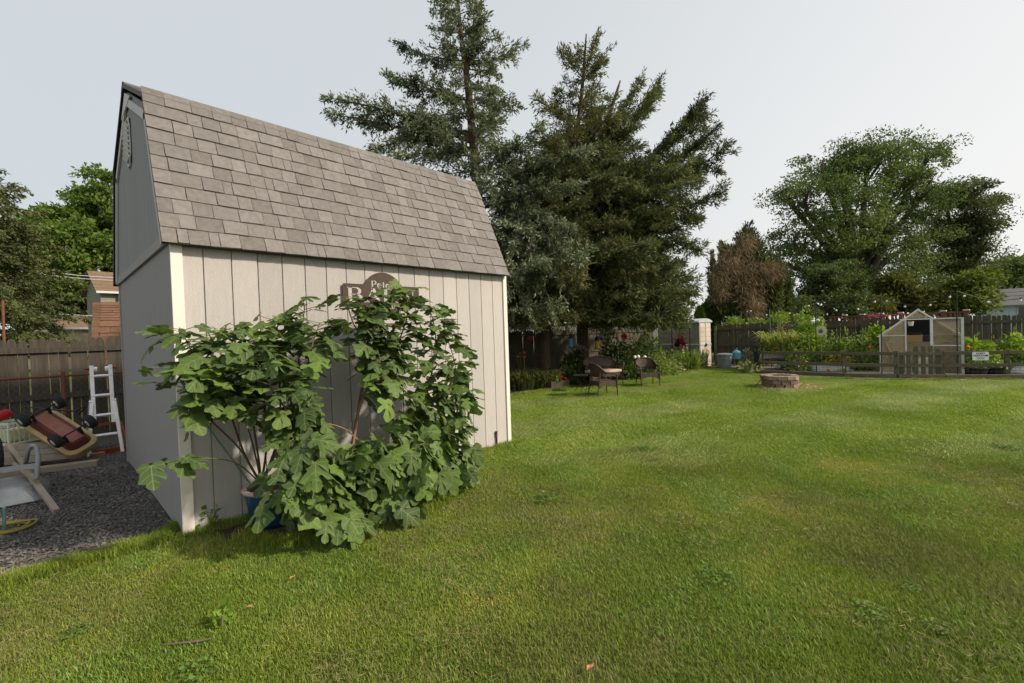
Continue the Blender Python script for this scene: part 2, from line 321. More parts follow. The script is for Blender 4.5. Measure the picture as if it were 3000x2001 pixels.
grassbase = mat('lawn_thatch', (0.065, 0.076, 0.026), 0.95, (0.115, 0.112, 0.048), 3, 0.5, 30, 0.1)
groundm = mat('ground_grass', (0.06, 0.08, 0.022), 0.95, (0.10, 0.10, 0.035), 0.5, 0.3, 5, 0.1)
sheet('ground', [(-600, -600), (600, -600), (600, 600), (-600, 600)], -0.012, groundm)
sheet('lawn', LAWN, 0.0, grassbase)
sheet('gravel_bed', GRAVEL, 0.002, M['gravelbase'])
SOIL = [(0.12, -0.03), (3.3, -0.03), (3.0, -0.16), (2.55, -0.46), (2.1, -0.84), (1.6, -1.08), (1.05, -1.12), (0.62, -0.86), (0.3, -0.42), (0.16, -0.2)]
sheet('planting_soil', SOIL, 0.005, M['soil'])
BED = bx[:12]+[(17.6, 2.0), (17.6, 4.7), (6.2, 5.6), (5.0, 4.2)]
sheet('flower_bed', BED, 0.003, M['soil'])
gardm = mat('garden_path_gravel', (0.17, 0.15, 0.13), 0.95, (0.28, 0.25, 0.22), 12, 0.7, 40)
sheet('garden_ground', bx[10:]+[(17.6, -9), (20.4, -9), (17.9, 2.3), (17.6, 2.3)], 0.004, gardm)
# ---------------------------------------------------------------- gravel stones
def inside(poly, x, y):
    poly = np.asarray(poly); r = np.zeros(len(x), bool); n = len(poly); j = n-1
    for i in range(n):
        xi, yi = poly[i]; xj, yj = poly[j]
        c = ((yi > y) != (yj > y)) & (x < (xj-xi)*(y-yi)/((yj-yi) if yj != yi else 1e-12)+xi); r ^= c; j = i
    return r
def stones(name, poly, n, lo, hi, m, bbox):
    x = rng.uniform(bbox[0], bbox[1], n*2); y = rng.uniform(bbox[2], bbox[3], n*2)
    k = inside(poly, x, y); x, y = x[k][:n], y[k][:n]; n = len(x)
    base = np.array([(1, 0, .1), (.45, .8, 0), (-.5, .75, .15), (-1, -.1, 0), (-.4, -.85, .1), (.6, -.7, 0), (.15, .1, .75), (-.25, -.1, .7)])
    fc = np.array([(0, 1, 6), (1, 2, 6), (2, 7, 6), (2, 3, 7), (3, 4, 7), (4, 6, 7), (4, 5, 6), (5, 0, 6)])
    V = base[None]*(1+rng.normal(size=(n, 8, 3))*0.16)
    s = rng.uniform(lo, hi, n)[:, None, None]*np.stack([np.ones(n), rng.uniform(.55, 1, n), rng.uniform(.45, .9, n)], 1)[:, None, :]
    V = V*s; a = rng.uniform(0, 6.28, n); c, si = np.cos(a)[:, None], np.sin(a)[:, None]
    tl = rng.normal(size=(n, 2))*0.35
    V[..., 2] += V[..., 0]*tl[:, :1]+V[..., 1]*tl[:, 1:]
    X = V[..., 0]*c-V[..., 1]*si; Y = V[..., 0]*si+V[..., 1]*c
    V = np.stack([X+x[:, None], Y+y[:, None], V[..., 2]+0.004+rng.uniform(0, .008, n)[:, None]], -1)
    me = npmesh(name, V[:, fc, :].reshape(-1, 3, 3), None, m)
    # one island per stone
    bm = bmesh.new(); bm.from_mesh(me); bmesh.ops.remove_doubles(bm, verts=bm.verts, dist=1e-6); bm.to_mesh(me); bm.free()
    o = bpy.data.objects.new(name, me); COL.objects.link(o); o['kind'] = 'stuff'; return o
gm = leafmat('blue_grey_gravel', [(0.05, 0.05, 0.053), (0.085, 0.084, 0.085), (0.125, 0.115, 0.107), (0.185, 0.172, 0.162), (0.14, 0.112, 0.085)], 0.0, 0.8, 1.2)
g1 = stones('gravel', GRAVEL, 42000, 0.006, 0.0145, gm, (-2.6, 0.0, -1.9, 5.0))
tag(g1, 'blue-grey crushed stone gravel beside the shed', 'gravel')
# ================================================================ SHED
shed = thing('garden_shed', 'beige barn-style shed with a shingled gambrel roof, behind the fig bush', 'shed')
LS, DS, HW = 3.66, 3.325, 2.27
fw = obj('front_wall', MB().box((LS/2, 0.022, HW/2+0.02), (LS-0.02, 0.016, HW-0.02)), M['siding'], shed)
xs = [0.078]+[0.2172+0.1999*k for k in range(17)]+[3.602]
for i in range(18):
    a, b = xs[i]+(0.0045 if i else 0), xs[i+1]-(0.0045 if i < 17 else 0)
    w = b-a
    obj('siding_board', MB().box((w/2, 0.007, (HW-0.03)/2), (w, 0.014, HW-0.03)), M['siding'], fw, (a, 0, 0.03))
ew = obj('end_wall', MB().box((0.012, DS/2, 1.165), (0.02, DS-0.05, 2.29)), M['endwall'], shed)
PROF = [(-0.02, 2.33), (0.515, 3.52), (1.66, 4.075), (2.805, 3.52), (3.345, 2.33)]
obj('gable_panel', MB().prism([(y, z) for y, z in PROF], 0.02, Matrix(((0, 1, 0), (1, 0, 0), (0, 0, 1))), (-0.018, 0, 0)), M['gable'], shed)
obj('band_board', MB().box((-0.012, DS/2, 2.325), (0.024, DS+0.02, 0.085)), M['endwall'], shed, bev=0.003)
for nm, x0, x1 in (('corner_trim', 0.0, 0.078), ('corner_trim', 3.602, 3.665)):
    obj(nm, MB().box(((x0+x1)/2, -0.008, 1.14), (x1-x0, 0.024, 2.30)), M['trim'], shed, bev=0.003)
obj('corner_trim', MB().box((0.004, DS-0.02, 1.16), (0.03, 0.06, 2.28)), M['endwall'], shed)
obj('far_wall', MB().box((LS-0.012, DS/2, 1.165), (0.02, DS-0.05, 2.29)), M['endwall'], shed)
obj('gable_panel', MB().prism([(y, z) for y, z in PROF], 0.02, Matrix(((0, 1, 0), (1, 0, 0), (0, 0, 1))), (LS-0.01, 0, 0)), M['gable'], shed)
obj('back_wall', MB().box((LS/2, DS-0.012, 1.16), (LS-0.06, 0.02, 2.3)), M['siding'], shed)
# roof: deck slabs, drip edges, shingles
X0, X1 = -0.055, 3.648
RP = [(-0.085, 2.283), (0.50, 3.605), (1.66, 4.150), (2.82, 3.605), (3.41, 2.283)]
roof = bpy.data.objects.new('roof', MB().mesh('roof')); COL.objects.link(roof); roof.parent = shed
mb = MB()
for (y0, z0), (y1, z1) in zip(RP[:-1], RP[1:]):
    d = Vector((0, y1-y0, z1-z0)).normalized(); n = Vector((0, -d.z, d.y)); 
    a, b = Vector((X0, y0, z0)), Vector((X0, y1, z1)); t = n*-0.035; e = Vector((X1-X0, 0, 0))
    mb.add([a, b, b+t, a+t, a+e, b+e, b+t+e, a+t+e], [(0, 1, 2, 3), (7, 6, 5, 4), (0, 4, 5, 1), (1, 5, 6, 2), (2, 6, 7, 3), (3, 7, 4, 0)])
roof.data = mb.mesh('roof'); roof.data.materials.append(M['black'])
smesh = {}
def shingle(w, ml, k):
    key = (w, k)
    if key not in smesh:
        r = random.Random(hash(key) & 0xffff); j = lambda s=0.003: r.uniform(-s, s)
        t0, t1 = (0.017, 0.011)[k % 2], 0.002
        vs = [(0.002+j(.001), j(), 0), (w-0.003+j(.001), j(), 0), (w-0.002, ml, 0), (0.001, ml, 0),
              (0.002, j(), t0), (w/2, j(.002), t0+j(.001)), (w-0.003, j(), t0), (w-0.002, ml, t1), (0.001, ml, t1)]
        me = bpy.data.meshes.new('shingle'); me.from_pydata(vs, [], [(4, 5, 6, 7, 8), (0, 1, 6, 5, 4), (1, 2, 7, 6), (0, 4, 8, 3), (2, 3, 8, 7)])
        me.materials.append(SH[k % 4]); smesh[key] = me
    return smesh[key]
(y0, z0), (y1, z1) = RP[0], RP[1]
al = math.atan2(z1-z0, y1-y0); dl = math.hypot(y1-y0, z1-z0); EX = 0.1365
d = Vector((0, math.cos(al), math.sin(al))); nn = Vector((0, -math.sin(al), math.cos(al)))
nsh = 0
for row in range(11):
    s0 = row*EX-0.012; ml = min(EX+0.03, dl-s0+0.01); x = X0-random.uniform(0, 0.1); first = True
    last = -1
    while x < X1-0.02:
        w = round(random.choice([.07, .11, .13, .15, .16, .18, .19, .21, .14]), 2)
        xs0 = max(x, X0-0.004); xe = min(x+w, X1+0.004)
        if X1-xe < 0.05: xe = X1+0.004
        if xe-xs0 > 0.04:
            k = random.choices([0, 1, 2, 3], [3, 3.4, 2.4, 2.2])[0]
            if k == last: k = (k+1) % 4
            last = k
            p = Vector((0, y0, z0))+d*s0+nn*0.002
            obj('shingle', shingle(round(xe-xs0, 2), round(ml, 3), k+(4 if (row % 2) else 0)), None, roof, (xs0, p.y, p.z), (al, 0, 0)); nsh += 1
        x = xe
for (y0, z0), (y1, z1), nm in ((RP[1], RP[2], 'upper'), (RP[3], RP[2], 'rear_upper'), (RP[4], RP[3], 'rear')):
    d2 = Vector((0, y1-y0, z1-z0)); ln = d2.length; d2.normalize(); n2 = Vector((1, 0, 0)).cross(d2); n2 = n2 if n2.z > 0 else -n2
    mb = MB(); q = 0.0
    while q < ln-0.01:
        x = X0
        while x < X1-0.02:
            w = min(random.uniform(0.12, 0.32), X1-x)
            a = Vector((x+0.001, y0, z0))+d2*(q-0.01); e = Vector((w-0.002, 0, 0)); b = a+d2*min(EX+0.02, ln-q+0.01)
            mb.add([a+n2*0.009, a+e+n2*0.009, b+e+n2*0.002, b+n2*0.002, a, a+e, b+e, b], [(0, 1, 2, 3), (0, 4, 5, 1), (1, 5, 6, 2), (3, 7, 4, 0)]); x += w
        q += EX
    obj('shingle_field', mb, SH[0], roof, kind='stuff')
mb = MB()
x = X0
while x < X1-0.05:
    w = min(0.20, X1-x); q = 0.012
    for s in (-1, 1):
        a = Vector((x, 1.66, 4.172)); b = Vector((x, 1.66+s*0.14, 4.172-0.066)); e = Vector((w+0.02, 0, -0.004)); up = Vector((0, 0, -0.012))
        mb.add([a, b, b+e, a+e, a+up, b+up, b+e+up, a+e+up], [(0, 1, 2, 3), (4, 7, 6, 5), (0, 4, 5, 1), (1, 5, 6, 2), (2, 6, 7, 3)])
    x += w
obj('ridge_cap', mb, SH[1], roof)
# rake trim along the near gable
def off(ya, za, yb, zb, e, k=.085):
    l = math.hypot(yb-ya, zb-za); n = ((zb-za)/l*k, -(yb-ya)/l*k); n = n if (n[0]*(1.66-ya)+n[1]*(2.5-za)) > 0 else (-n[0], -n[1])
    return ((ya, yb)[e]+n[0], (za, zb)[e]+n[1])
for (ya, za), (yb, zb) in zip(PROF[:-1], PROF[1:]):
    obj('rake_board', MB().beam((-0.030, *off(ya, za, yb, zb, 0)), (-0.030, *off(ya, za, yb, zb, 1)), 0.018, 0.075, (0, -(zb-za), yb-ya)), M['rakegrey'], shed)
obj('peak_plate', MB().prism([(1.66-0.34, 3.90), (1.66+0.34, 3.90), (1.66, 4.06)], 0.012, Matrix(((0, 1, 0), (1, 0, 0), (0, 0, 1))), (-0.042, 0, 0)), M['rakegrey'], shed)
vent = obj('vent', MB().box((-0.024, 1.66, 3.56), (0.01, 0.26, 0.42)), M['blackmetal'], shed)
vf = [(1.53, 3.42), (1.60, 3.33), (1.72, 3.33), (1.79, 3.42), (1.79, 3.70), (1.72, 3.79), (1.60, 3.79), (1.53, 3.70)]
mb = MB()
for a, b in zip(vf, vf[1:]+vf[:1]): mb.beam((-0.031, *a), (-0.031, *b), 0.018, 0.010, (1, 0, 0))
obj('vent_frame', mb, M['rakegrey'], vent)
for i in range(7):
    z = 3.41+i*0.05
    obj('slat', MB().beam((-0.05, 1.55, z), (-0.05, 1.77, z), 0.008, 0.045, (-0.9, 0, 1)), M['white'], vent)
# ---------------------------------------------------------------- sign on the shed wall
def stroke(mb, pts, ws, y=-0.0305, t=0.002, ox=0, oz=0, s=1):
    """a pen stroke of varying width in the XZ plane, a thin raised ribbon"""
    pts = [Vector((ox+p[0]*s, oz+p[1]*s)) for p in pts]; n = len(pts); A = []; B = []
    ws = [ws]*n if not hasattr(ws, '__len__') else ws
    for i, p in enumerate(pts):
        d = (pts[min(i+1, n-1)]-pts[max(i-1, 0)]).normalized(); q = Vector((-d.y, d.x))*ws[i]*s/2
        A.append((p.x+q.x, y, p.y+q.y)); B.append((p.x-q.x, y, p.y-q.y))
    mb.strip(A, B); mb.strip([(a[0], y+t, a[2]) for a in A], [(b[0], y+t, b[2]) for b in B]); 
    mb.strip(A, [(a[0], y+t, a[2]) for a in A]); mb.strip(B, [(b[0], y+t, b[2]) for b in B])
def arc(cx, cy, rx, ry, a0, a1, n=12):
    return [(cx+rx*math.cos(R(a0+(a1-a0)*i/n)), cy+ry*math.sin(R(a0+(a1-a0)*i/n))) for i in range(n+1)]
def fat(n, lo, hi): return [lo+(hi-lo)*math.sin(math.pi*i/n) for i in range(n+1)]
TH, TN = 0.16, 0.05      # thick and thin
def glyph(mb, ch, ox, oz, s):
    """serif letters, unit cap height; returns advance"""
    k = lambda p, w: stroke(mb, p, w, ox=ox, oz=oz, s=s)
    ser = lambda x, z, w=0.28: k([(x-w/2, z), (x+w/2, z)], TN)
    if ch == 'P':
        k([(.16, 0), (.16, 1)], TH); ser(.16, .02, .36); k([(.02, .98), (.34, .98)], TN); k(arc(.34, .73, .24, .25, 90, -90), fat(12, TN, TH)); k([(.2, .48), (.34, .48)], TN); return .72
    if ch == 'B':
        k([(.16, 0), (.16, 1)], TH+.02); k([(.02, .98), (.42, .98)], TN); k([(.02, .02), (.44, .02)], TN); k([(.2, .52), (.42, .52)], TN)
        k(arc(.42, .75, .22, .23, 90, -90), fat(12, TN, TH)); k(arc(.44, .27, .26, .25, 90, -90), fat(12, TN, TH+.02)); return .86
    if ch == 'A':
        k([(.46, 1.0), (.78, 0)], TH+.02); k([(.46, 1.0), (.12, 0)], TN); k([(.24, .34), (.66, .34)], TN); ser(.12, .02, .28); ser(.78, .02, .34); return .98
    if ch == 'R':
        k([(.16, 0), (.16, 1)], TH+.02); k([(.02, .98), (.42, .98)], TN); ser(.16, .02, .34); k([(.2, .48), (.42, .48)], TN)
        k(arc(.42, .73, .22, .25, 90, -90), fat(12, TN, TH)); k([(.44, .48), (.74, .0)], [TN, TH+.02]); ser(.76, .02, .26); return .94
    if ch == 'N':
        k([(.14, 0), (.14, 1)], TN); k([(.80, 0), (.80, 1)], TN); k([(.10, 1), (.80, 0)], TH+.02); ser(.14, .02, .28); ser(.80, .98, .28); ser(.08, .98, .2); return .98
    if ch == 'E':
        k([(.16, 0), (.16, 1)], TH); k([(.02, .98), (.56, .98)], TN); k([(.02, .02), (.6, .02)], TN); k([(.2, .52), (.46, .52)], TN); k([(.56, 1), (.56, .8)], TN); k([(.6, 0), (.6, .22)], TN); k([(.46, .42), (.46, .62)], TN); return .72
    if ch == 'e':
        k(arc(.28, .32, .22, .30, 0, 320, 18), [TN+(TH-.05)*max(0, math.sin(R(i/18*320-60)))*1.0 for i in range(19)]); k([(.08, .33), (.48, .33)], TN); return .58
    if ch == 't':
        k([(.18, .85), (.18, .14)], TH-.03); k([(.04, .6), (.36, .6)], TN); k(arc(.28, .14, .10, .12, 180, 320, 8), TN); return .42
    if ch == 'r':
        k([(.16, 0), (.16, .62)], TH-.03); ser(.16, .02, .28); ser(.1, .6, .16); k(arc(.32, .44, .14, .16, 170, 60, 8), [TN]*5+[TN+.03, TN+.05, TN+.06, TN+.07]); return .48
    if ch == "'":
        k([(.1, 1.0), (.1, .72)], [TH-.02, TN]); return .24
    if ch == 's':
        p = arc(.22, .46, .13, .15, 40, 250, 8)+arc(.22, .17, .15, .15, 80, -140, 8); k(p, [TN]*3+[TN+.02]*3+[TH-.04]*6+[TN+.03]*3+[TN]*3); return .44
    if ch == '.': k([(.08, 0), (.08, .1)], .1); return .2
    if ch == '2':
        k(arc(.26, .72, .2, .26, 160, -20, 10)+[(.30, .36), (.06, .04)], [TN]*4+[TH-.05]*5+[TN]*4); k([(.05, .05), (.5, .05)], .1); k([(.5, .05), (.5, .2)], TN); return .60
    if ch == '0': k(arc(.28, .5, .2, .46, 90, 450, 20), [TN+(TH-.05)*abs(math.cos(R(90+i*18))) for i in range(21)]); return .60
    if ch == '1': k([(.2, 0), (.2, 1)], TH-.04); ser(.2, .02, .32); k([(.04, .82), (.2, .98)], TN); return .42
    return .3
wl = wy(1005/K, 860/K, -0.03).x; wr = wy(1228/K, 870/K, -0.03).x; xc = (wl+wr)/2
zt = wy(1005/K, 829/K, -0.03).z; zb = wy(1229/K, 897/K, -0.03).z
ztop = wy(1122/K, 798.5/K, -0.03).z; zbot = wy(1128/K, 932/K, -0.03).z; zc = (ztop+zbot)/2; rr = (ztop-zbot)/2
sign = thing('wall_sign', 'dark brown metal barn name sign on the beige shed wall above the fig', 'sign', (xc, 0, zc))
hw, ht, hb = (wr-wl)/2, zt-zc, zb-zc
a1 = math.asin(max(-.99, min(.99, ht/rr))); a2 = math.asin(max(-.99, min(.99, hb/rr)))
def corner(cx, cz, r, a): return [(cx+r*math.cos(R(a+i*30)), cz+r*math.sin(R(a+i*30))) for i in range(4)]
poly = corner(-hw+.015, ht-.015, .015, 90)[::-1]+[(rr*math.cos(t_), rr*math.sin(t_)) for t_ in np.linspace(math.pi-a1, a1, 18)]
poly += corner(hw-.015, ht-.015, .015, 0)[::-1]+corner(hw-.015, hb+.015, .015, 270)[::-1]+[(rr*math.cos(t_), rr*math.sin(t_)) for t_ in np.linspace(a2, -math.pi-a2, 18)]+corner(-hw+.015, hb+.015, .015, 180)[::-1]
obj('plate', MB().prism(poly, 0.004, None, (0, -0.028, 0)), M['rust'], sign)
lm = M['siding']
def word(txt, x0, x1, z, s, sq=None):
    mb0 = MB(); adv = sum(glyph(mb0, c, 0, 0, s) for c in txt)*s; x = x0; kx = (x1-x0)/adv
    for c in txt:
        mb = MB(); a = glyph(mb, c, 0, 0, s)*s
        mb.v = [(x+p[0]*kx, p[1], z+p[2]) for p in mb.v]
        obj('letter', mb, lm, sign); x += a*kx
LB = 0.205*rr/0.235
word("Peter's", -0.32*hw, 0.44*hw, ht-.14*rr, rr*.32)
word('BARN', -hw*0.91, hw*0.90, hb+.12*rr, rr*.61)
word('Est.', -.28*hw, .0, -rr*.60, rr*.22); word('2021', .12*hw, .44*hw, -rr*.60, rr*.22)
for x, z in ((-hw+.025, ht-.02), (hw-.025, ht-.02), (-hw+.025, hb+.02), (hw-.025, hb+.02)):
    obj('screw', MB().lathe([(0.005, 0), (0.005, 0.003), (0.001, 0.004)], 8, (x, -0.029, z), Matrix.Rotation(R(90), 3, 'X')), M['blackmetal'], sign)
# ---------------------------------------------------------------- sprinkler, hose, stake by the wall
p = gp(1141, 1029)
sp = thing('sprinkler_riser', 'thin black sprinkler riser with a red collar near the far shed corner', 'sprinkler', (p.x, p.y, 0))
obj('riser', MB().tube([(0, 0, 0), (0, 0, 0.16)], 0.011, 8), M['blackmetal'], sp)
obj('collar', MB().tube([(0, 0, 0.16), (0, 0, 0.185)], 0.016, 8), M['redpaint'], sp)
obj('nozzle', MB().lathe([(0.012, 0.185), (0.012, 0.21), (0.02, 0.213), (0.018, 0.222), (0.004, 0.224)], 10), M['blackmetal'], sp)
solo('drip_hose', MB().tube([gp(u, v, 0.012) for u, v in [(1176, 1021), (1160, 1024), (1141, 1030), (1120, 1040), (1100, 1047), (1085, 1049)]], 0.011, 6), M['tealhose'], 'teal drip hose on the grass by the far shed corner', 'hose')
solo('drip_hose', MB().tube([(0.10, -0.03, 0.012), (0.3, -0.05, 0.016), (0.5, -0.09, 0.012), (0.62, -0.14, 0.012)], 0.010, 6), M['tealhose'], 'teal hose end along the shed base left of the blue pot', 'hose')
solo('garden_stake', MB().tube([wy(413, 871, -0.10), wy(434, 905, -0.08), wy(456, 942, -0.06), wy(478, 980, -0.05), (0.62, -0.12, 0.01)], 0.006, 6), M['tealhose'], 'thin grey-green stake leaning behind the fig by the cream corner trim', 'stake')
# ================================================================ FIG BUSH AND POT
def figmat():
    m = leafmat('fig_leaf', [(0.050, 0.083, 0.028), (0.068, 0.113, 0.036), (0.095, 0.154, 0.040), (0.139, 0.227, 0.043)], 0.30, 0.55, 1.6, spec=0.22)
    t = m.node_tree; b = t.nodes['Principled BSDF']; src = b.inputs['Base Color'].links[0].from_socket
    oi = t.nodes.new('ShaderNodeObjectInfo'); ma = [n for n in t.nodes if n.type == 'MATH' and abs(n.inputs[1].default_value-0.55) < 1e-6][0]
    ad = t.nodes.new('ShaderNodeMath'); ad.operation = 'ADD'; fr = t.nodes.new('ShaderNodeMath'); fr.operation = 'FRACT'
    ma.inputs[1].default_value = 0.78; t.links.new(ma.inputs[0].links[0].from_socket, ad.inputs[0]); t.links.new(oi.outputs['Random'], ad.inputs[1]); t.links.new(ad.outputs[0], fr.inputs[0]); t.links.new(fr.outputs[0], ma.inputs[0])
    uv = t.nodes.new('ShaderNodeUVMap'); sp = t.nodes.new('ShaderNodeSeparateXYZ'); t.links.new(uv.outputs[0], sp.inputs[0])
    def mth(op, a, b_, c=None):
        n = t.nodes.new('ShaderNodeMath'); n.operation = op
        for i, q in enumerate((a, b_, c)):
            if q is None: continue
            if isinstance(q, (int, float)): n.inputs[i].default_value = q
            else: t.links.new(q, n.inputs[i])
        return n.outputs[0]
    ax = mth('ABSOLUTE', sp.outputs[0], 0)
    d = ax
    for th, y0 in ((48, 0.02), (85, 0.02), (55, 0.35), (50, 0.6)):
        q = mth('ABSOLUTE', mth('SUBTRACT', mth('MULTIPLY', ax, math.cos(R(th))), mth('MULTIPLY', mth('SUBTRACT', sp.outputs[1], y0), math.sin(R(th)))), 0)
        d = mth('MINIMUM', d, mth('ADD', q, 0.006))
    v = mth('MULTIPLY', mth('LESS_THAN', d, 0.016), 0.55)
    mx = t.nodes.new('ShaderNodeMix'); mx.data_type = 'RGBA'; mx.inputs[7].default_value = (0.26, 0.30, 0.12, 1)
    t.links.new(v, mx.inputs[0]); t.links.new(src, mx.inputs[6])
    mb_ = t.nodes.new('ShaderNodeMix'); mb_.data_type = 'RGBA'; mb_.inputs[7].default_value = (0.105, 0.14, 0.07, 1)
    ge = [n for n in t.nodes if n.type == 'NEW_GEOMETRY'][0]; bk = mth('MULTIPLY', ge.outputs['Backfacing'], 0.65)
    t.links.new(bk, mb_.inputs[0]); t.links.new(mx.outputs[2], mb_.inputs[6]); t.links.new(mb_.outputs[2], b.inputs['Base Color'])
    return m
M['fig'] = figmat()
HALF = [[(0, 0), (.09, -.09), (.22, -.13), (.36, -.05), (.43, .07), (.36, .15), (.12, .14), (.26, .33), (.43, .47), (.53, .63), (.46, .71), (.33, .64), (.19, .50), (.065, .33), (.085, .54), (.18, .71), (.20, .87), (.12, .97), (0, 1.02)],
        [(0, 0), (.08, -.08), (.20, -.10), (.30, -.02), (.33, .08), (.22, .16), (.12, .20), (.24, .36), (.40, .52), (.45, .66), (.36, .72), (.22, .60), (.065, .36), (.075, .58), (.17, .76), (.18, .90), (.10, 1.0), (0, 1.05)],
        [(0, 0), (.10, -.10), (.26, -.14), (.40, -.04), (.45, .12), (.36, .22), (.15, .20), (.38, .42), (.47, .55), (.40, .63), (.24, .56), (.08, .40), (.20, .70), (.22, .84), (.12, .96), (0, 1.0)]]
def figleaf(v, r):
    H = HALF[v % 3]; pts = H+[(-x, y) for x, y in H[-2:0:-1]]
    pts = [(x*(1+r.uniform(-.07, .07)), y+r.uniform(-.02, .02) if 0 < i < len(pts) else y) for i, (x, y) in enumerate(pts)]
    bm = bmesh.new(); n = len(H)-1
    right = [bm.verts.new((x, y, 0)) for x, y in pts[:n+1]]; left = [right[0]]+[bm.verts.new((x, y, 0)) for x, y in pts[n+1:][::-1]]+[right[n]]
    mid = [bm.verts.new((0, t_, 0)) for t_ in (0.25, .5, .75)]
    f1 = bm.faces.new(right+mid[::-1]); f2 = bm.faces.new((left+mid[::-1])[::-1])
    bmesh.ops.triangulate(bm, faces=[f1, f2]); uvl = bm.loops.layers.uv.new('UVMap')
    for f in bm.faces:
        if f.normal.z < 0: f.normal_flip()
        for l in f.loops: l[uvl].uv = (l.vert.co.x, l.vert.co.y)
    cv, cu, w = r.uniform(.12, .52), r.uniform(.15, .7), r.uniform(-.12, .12)
    for q in bm.verts:
        x, y = q.co.x, q.co.y
        q.co.z = -cv*y*y+cu*abs(x)*0.35-0.55*cu*x*x*2+w*x*y+0.03*math.sin(14*y+9*x)
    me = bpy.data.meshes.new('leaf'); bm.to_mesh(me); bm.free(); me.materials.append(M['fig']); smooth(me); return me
rf = random.Random(5)
FIGM = [figleaf(i, rf) for i in range(9)]
pot = thing('flower_pot', 'blue glazed pot with a worn pink rim at the foot of the fig', 'pot', (0.56, -0.27, 0.005))
obj('pot_body', MB().lathe([(0.001, 0), (0.135, 0), (0.15, 0.03), (0.19, 0.27), (0.19, 0.295), (0.175, 0.295), (0.165, 0.24), (0.001, 0.24)], 28), M['blueglaze'], pot, sm=True)
obj('pot_rim', MB().lathe([(0.188, 0.285), (0.207, 0.288), (0.212, 0.302), (0.207, 0.318), (0.188, 0.32), (0.176, 0.312), (0.174, 0.29)], 28, closed=True), M['pinkrim'], pot, sm=True)
obj('potting_soil', MB().lathe([(0.001, 0.25), (0.170, 0.25), (0.172, 0.275), (0.09, 0.288), (0.001, 0.283)], 20), M['soil'], pot)
fig = thing('fig_bush', 'large leafy fig bush with lobed leaves in front of the beige shed', 'bush', (0.95, -0.45, 0))
FO = Vector(fig.location)
def PX(l): return [wy(*q) for q in l]
PR = (600, 1112, -.27)
STEMS = [
 (PX([PR, (560, 1040, -.31), (520, 930, -.36), (455, 830, -.42), (412, 752, -.45)]), .010, 0), (PX([PR, (590, 1030, -.3), (565, 900, -.34), (505, 810, -.38), (478, 765, -.42)]), .010, 0),
 (PX([PR, (612, 1010, -.3), (600, 880, -.34), (562, 790, -.36), (548, 748, -.38)]), .010, 0), (PX([PR, (640, 1000, -.3), (642, 880, -.36), (632, 790, -.4), (642, 728, -.42)]), .011, 0),
 (PX([PR, (540, 1062, -.42), (450, 1052, -.52), (385, 1062, -.56), (345, 1072, -.58)]), .006, 2), (PX([PR, (645, 1010, -.32), (678, 880, -.38), (692, 770, -.42), (700, 700, -.44)]), .011, 0),
 (PX([PR, (550, 1030, -.38), (480, 960, -.5), (430, 890, -.55), (400, 845, -.58)]), .009, 0), (PX([PR, (585, 1040, -.4), (560, 960, -.55), (510, 890, -.6), (470, 850, -.62)]), .008, 0),
 (PX([(795, 1190, -.5), (806, 1050, -.5), (825, 930, -.5), (842, 830, -.48), (846, 760, -.46), (852, 690, -.46)]), .020, 0),
 (PX([(806, 1050, -.5), (828, 925, -.52), (872, 850, -.5), (912, 790, -.5), (936, 720, -.5), (930, 662, -.5)]), .013, 1),
 (PX([(905, 1190, -.5), (906, 1000, -.52), (888, 900, -.5), (862, 820, -.5), (812, 745, -.5), (795, 682, -.5)]), .012, 1),
 (PX([(900, 1190, -.5), (905, 960, -.58), (882, 890, -.6), (868, 800, -.58), (872, 700, -.56)]), .012, 1),
 (PX([(930, 1190, -.5), (960, 980, -.55), (990, 860, -.55), (1000, 770, -.55), (985, 705, -.55)]), .012, 0),
 (PX([(930, 1190, -.5), (1000, 1000, -.6), (1030, 900, -.62), (1045, 840, -.62), (1020, 760, -.6)]), .011, 0),
 (PX([(950, 1190, -.5), (1010, 1060, -.65), (1045, 960, -.68), (1055, 900, -.7)]), .010, 0),
 (PX([(950, 1190, -.5), (1010, 1080, -.7), (1055, 1045, -.75), (1080, 1032, -.78)]), .010, 0), (PX([(930, 1195, -.55), (985, 1120, -.85), (1020, 1090, -.9), (1050, 1085, -.95)]), .009, 0),
 (PX([(880, 1195, -.6), (862, 1110, -.9), (850, 1060, -.98), (828, 1030, -1.0)]), .009, 0), (PX([(860, 1195, -.6), (770, 1120, -.9), (700, 1060, -.95), (670, 1000, -.95)]), .009, 0),
 (PX([(850, 1200, -.6), (740, 1150, -.9), (690, 1125, -.92), (655, 1130, -.92)]), .008, 0), (PX([(900, 1200, -.6), (930, 1140, -1.0), (950, 1080, -1.05), (955, 1020, -1.0)]), .009, 0),
 (PX([(800, 1195, -.55), (735, 1010, -.7), (700, 900, -.7), (715, 800, -.6), (735, 740, -.55)]), .012, 0), (PX([(800, 1195, -.55), (715, 1030, -.75), (650, 930, -.75), (600, 850, -.7), (575, 800, -.65)]), .011, 0),
 (PX([(820, 1010, -.5), (792, 985, -.54), (750, 972, -.6), (700, 968, -.65), (680, 950, -.66)]), .006, 1), (PX([(850, 1200, -.7), (800, 1190, -1.0), (760, 1195, -1.05)]), .008, 0), (PX([(900, 1205, -.7), (880, 1180, -1.05), (900, 1160, -1.12)]), .008, 0),
]
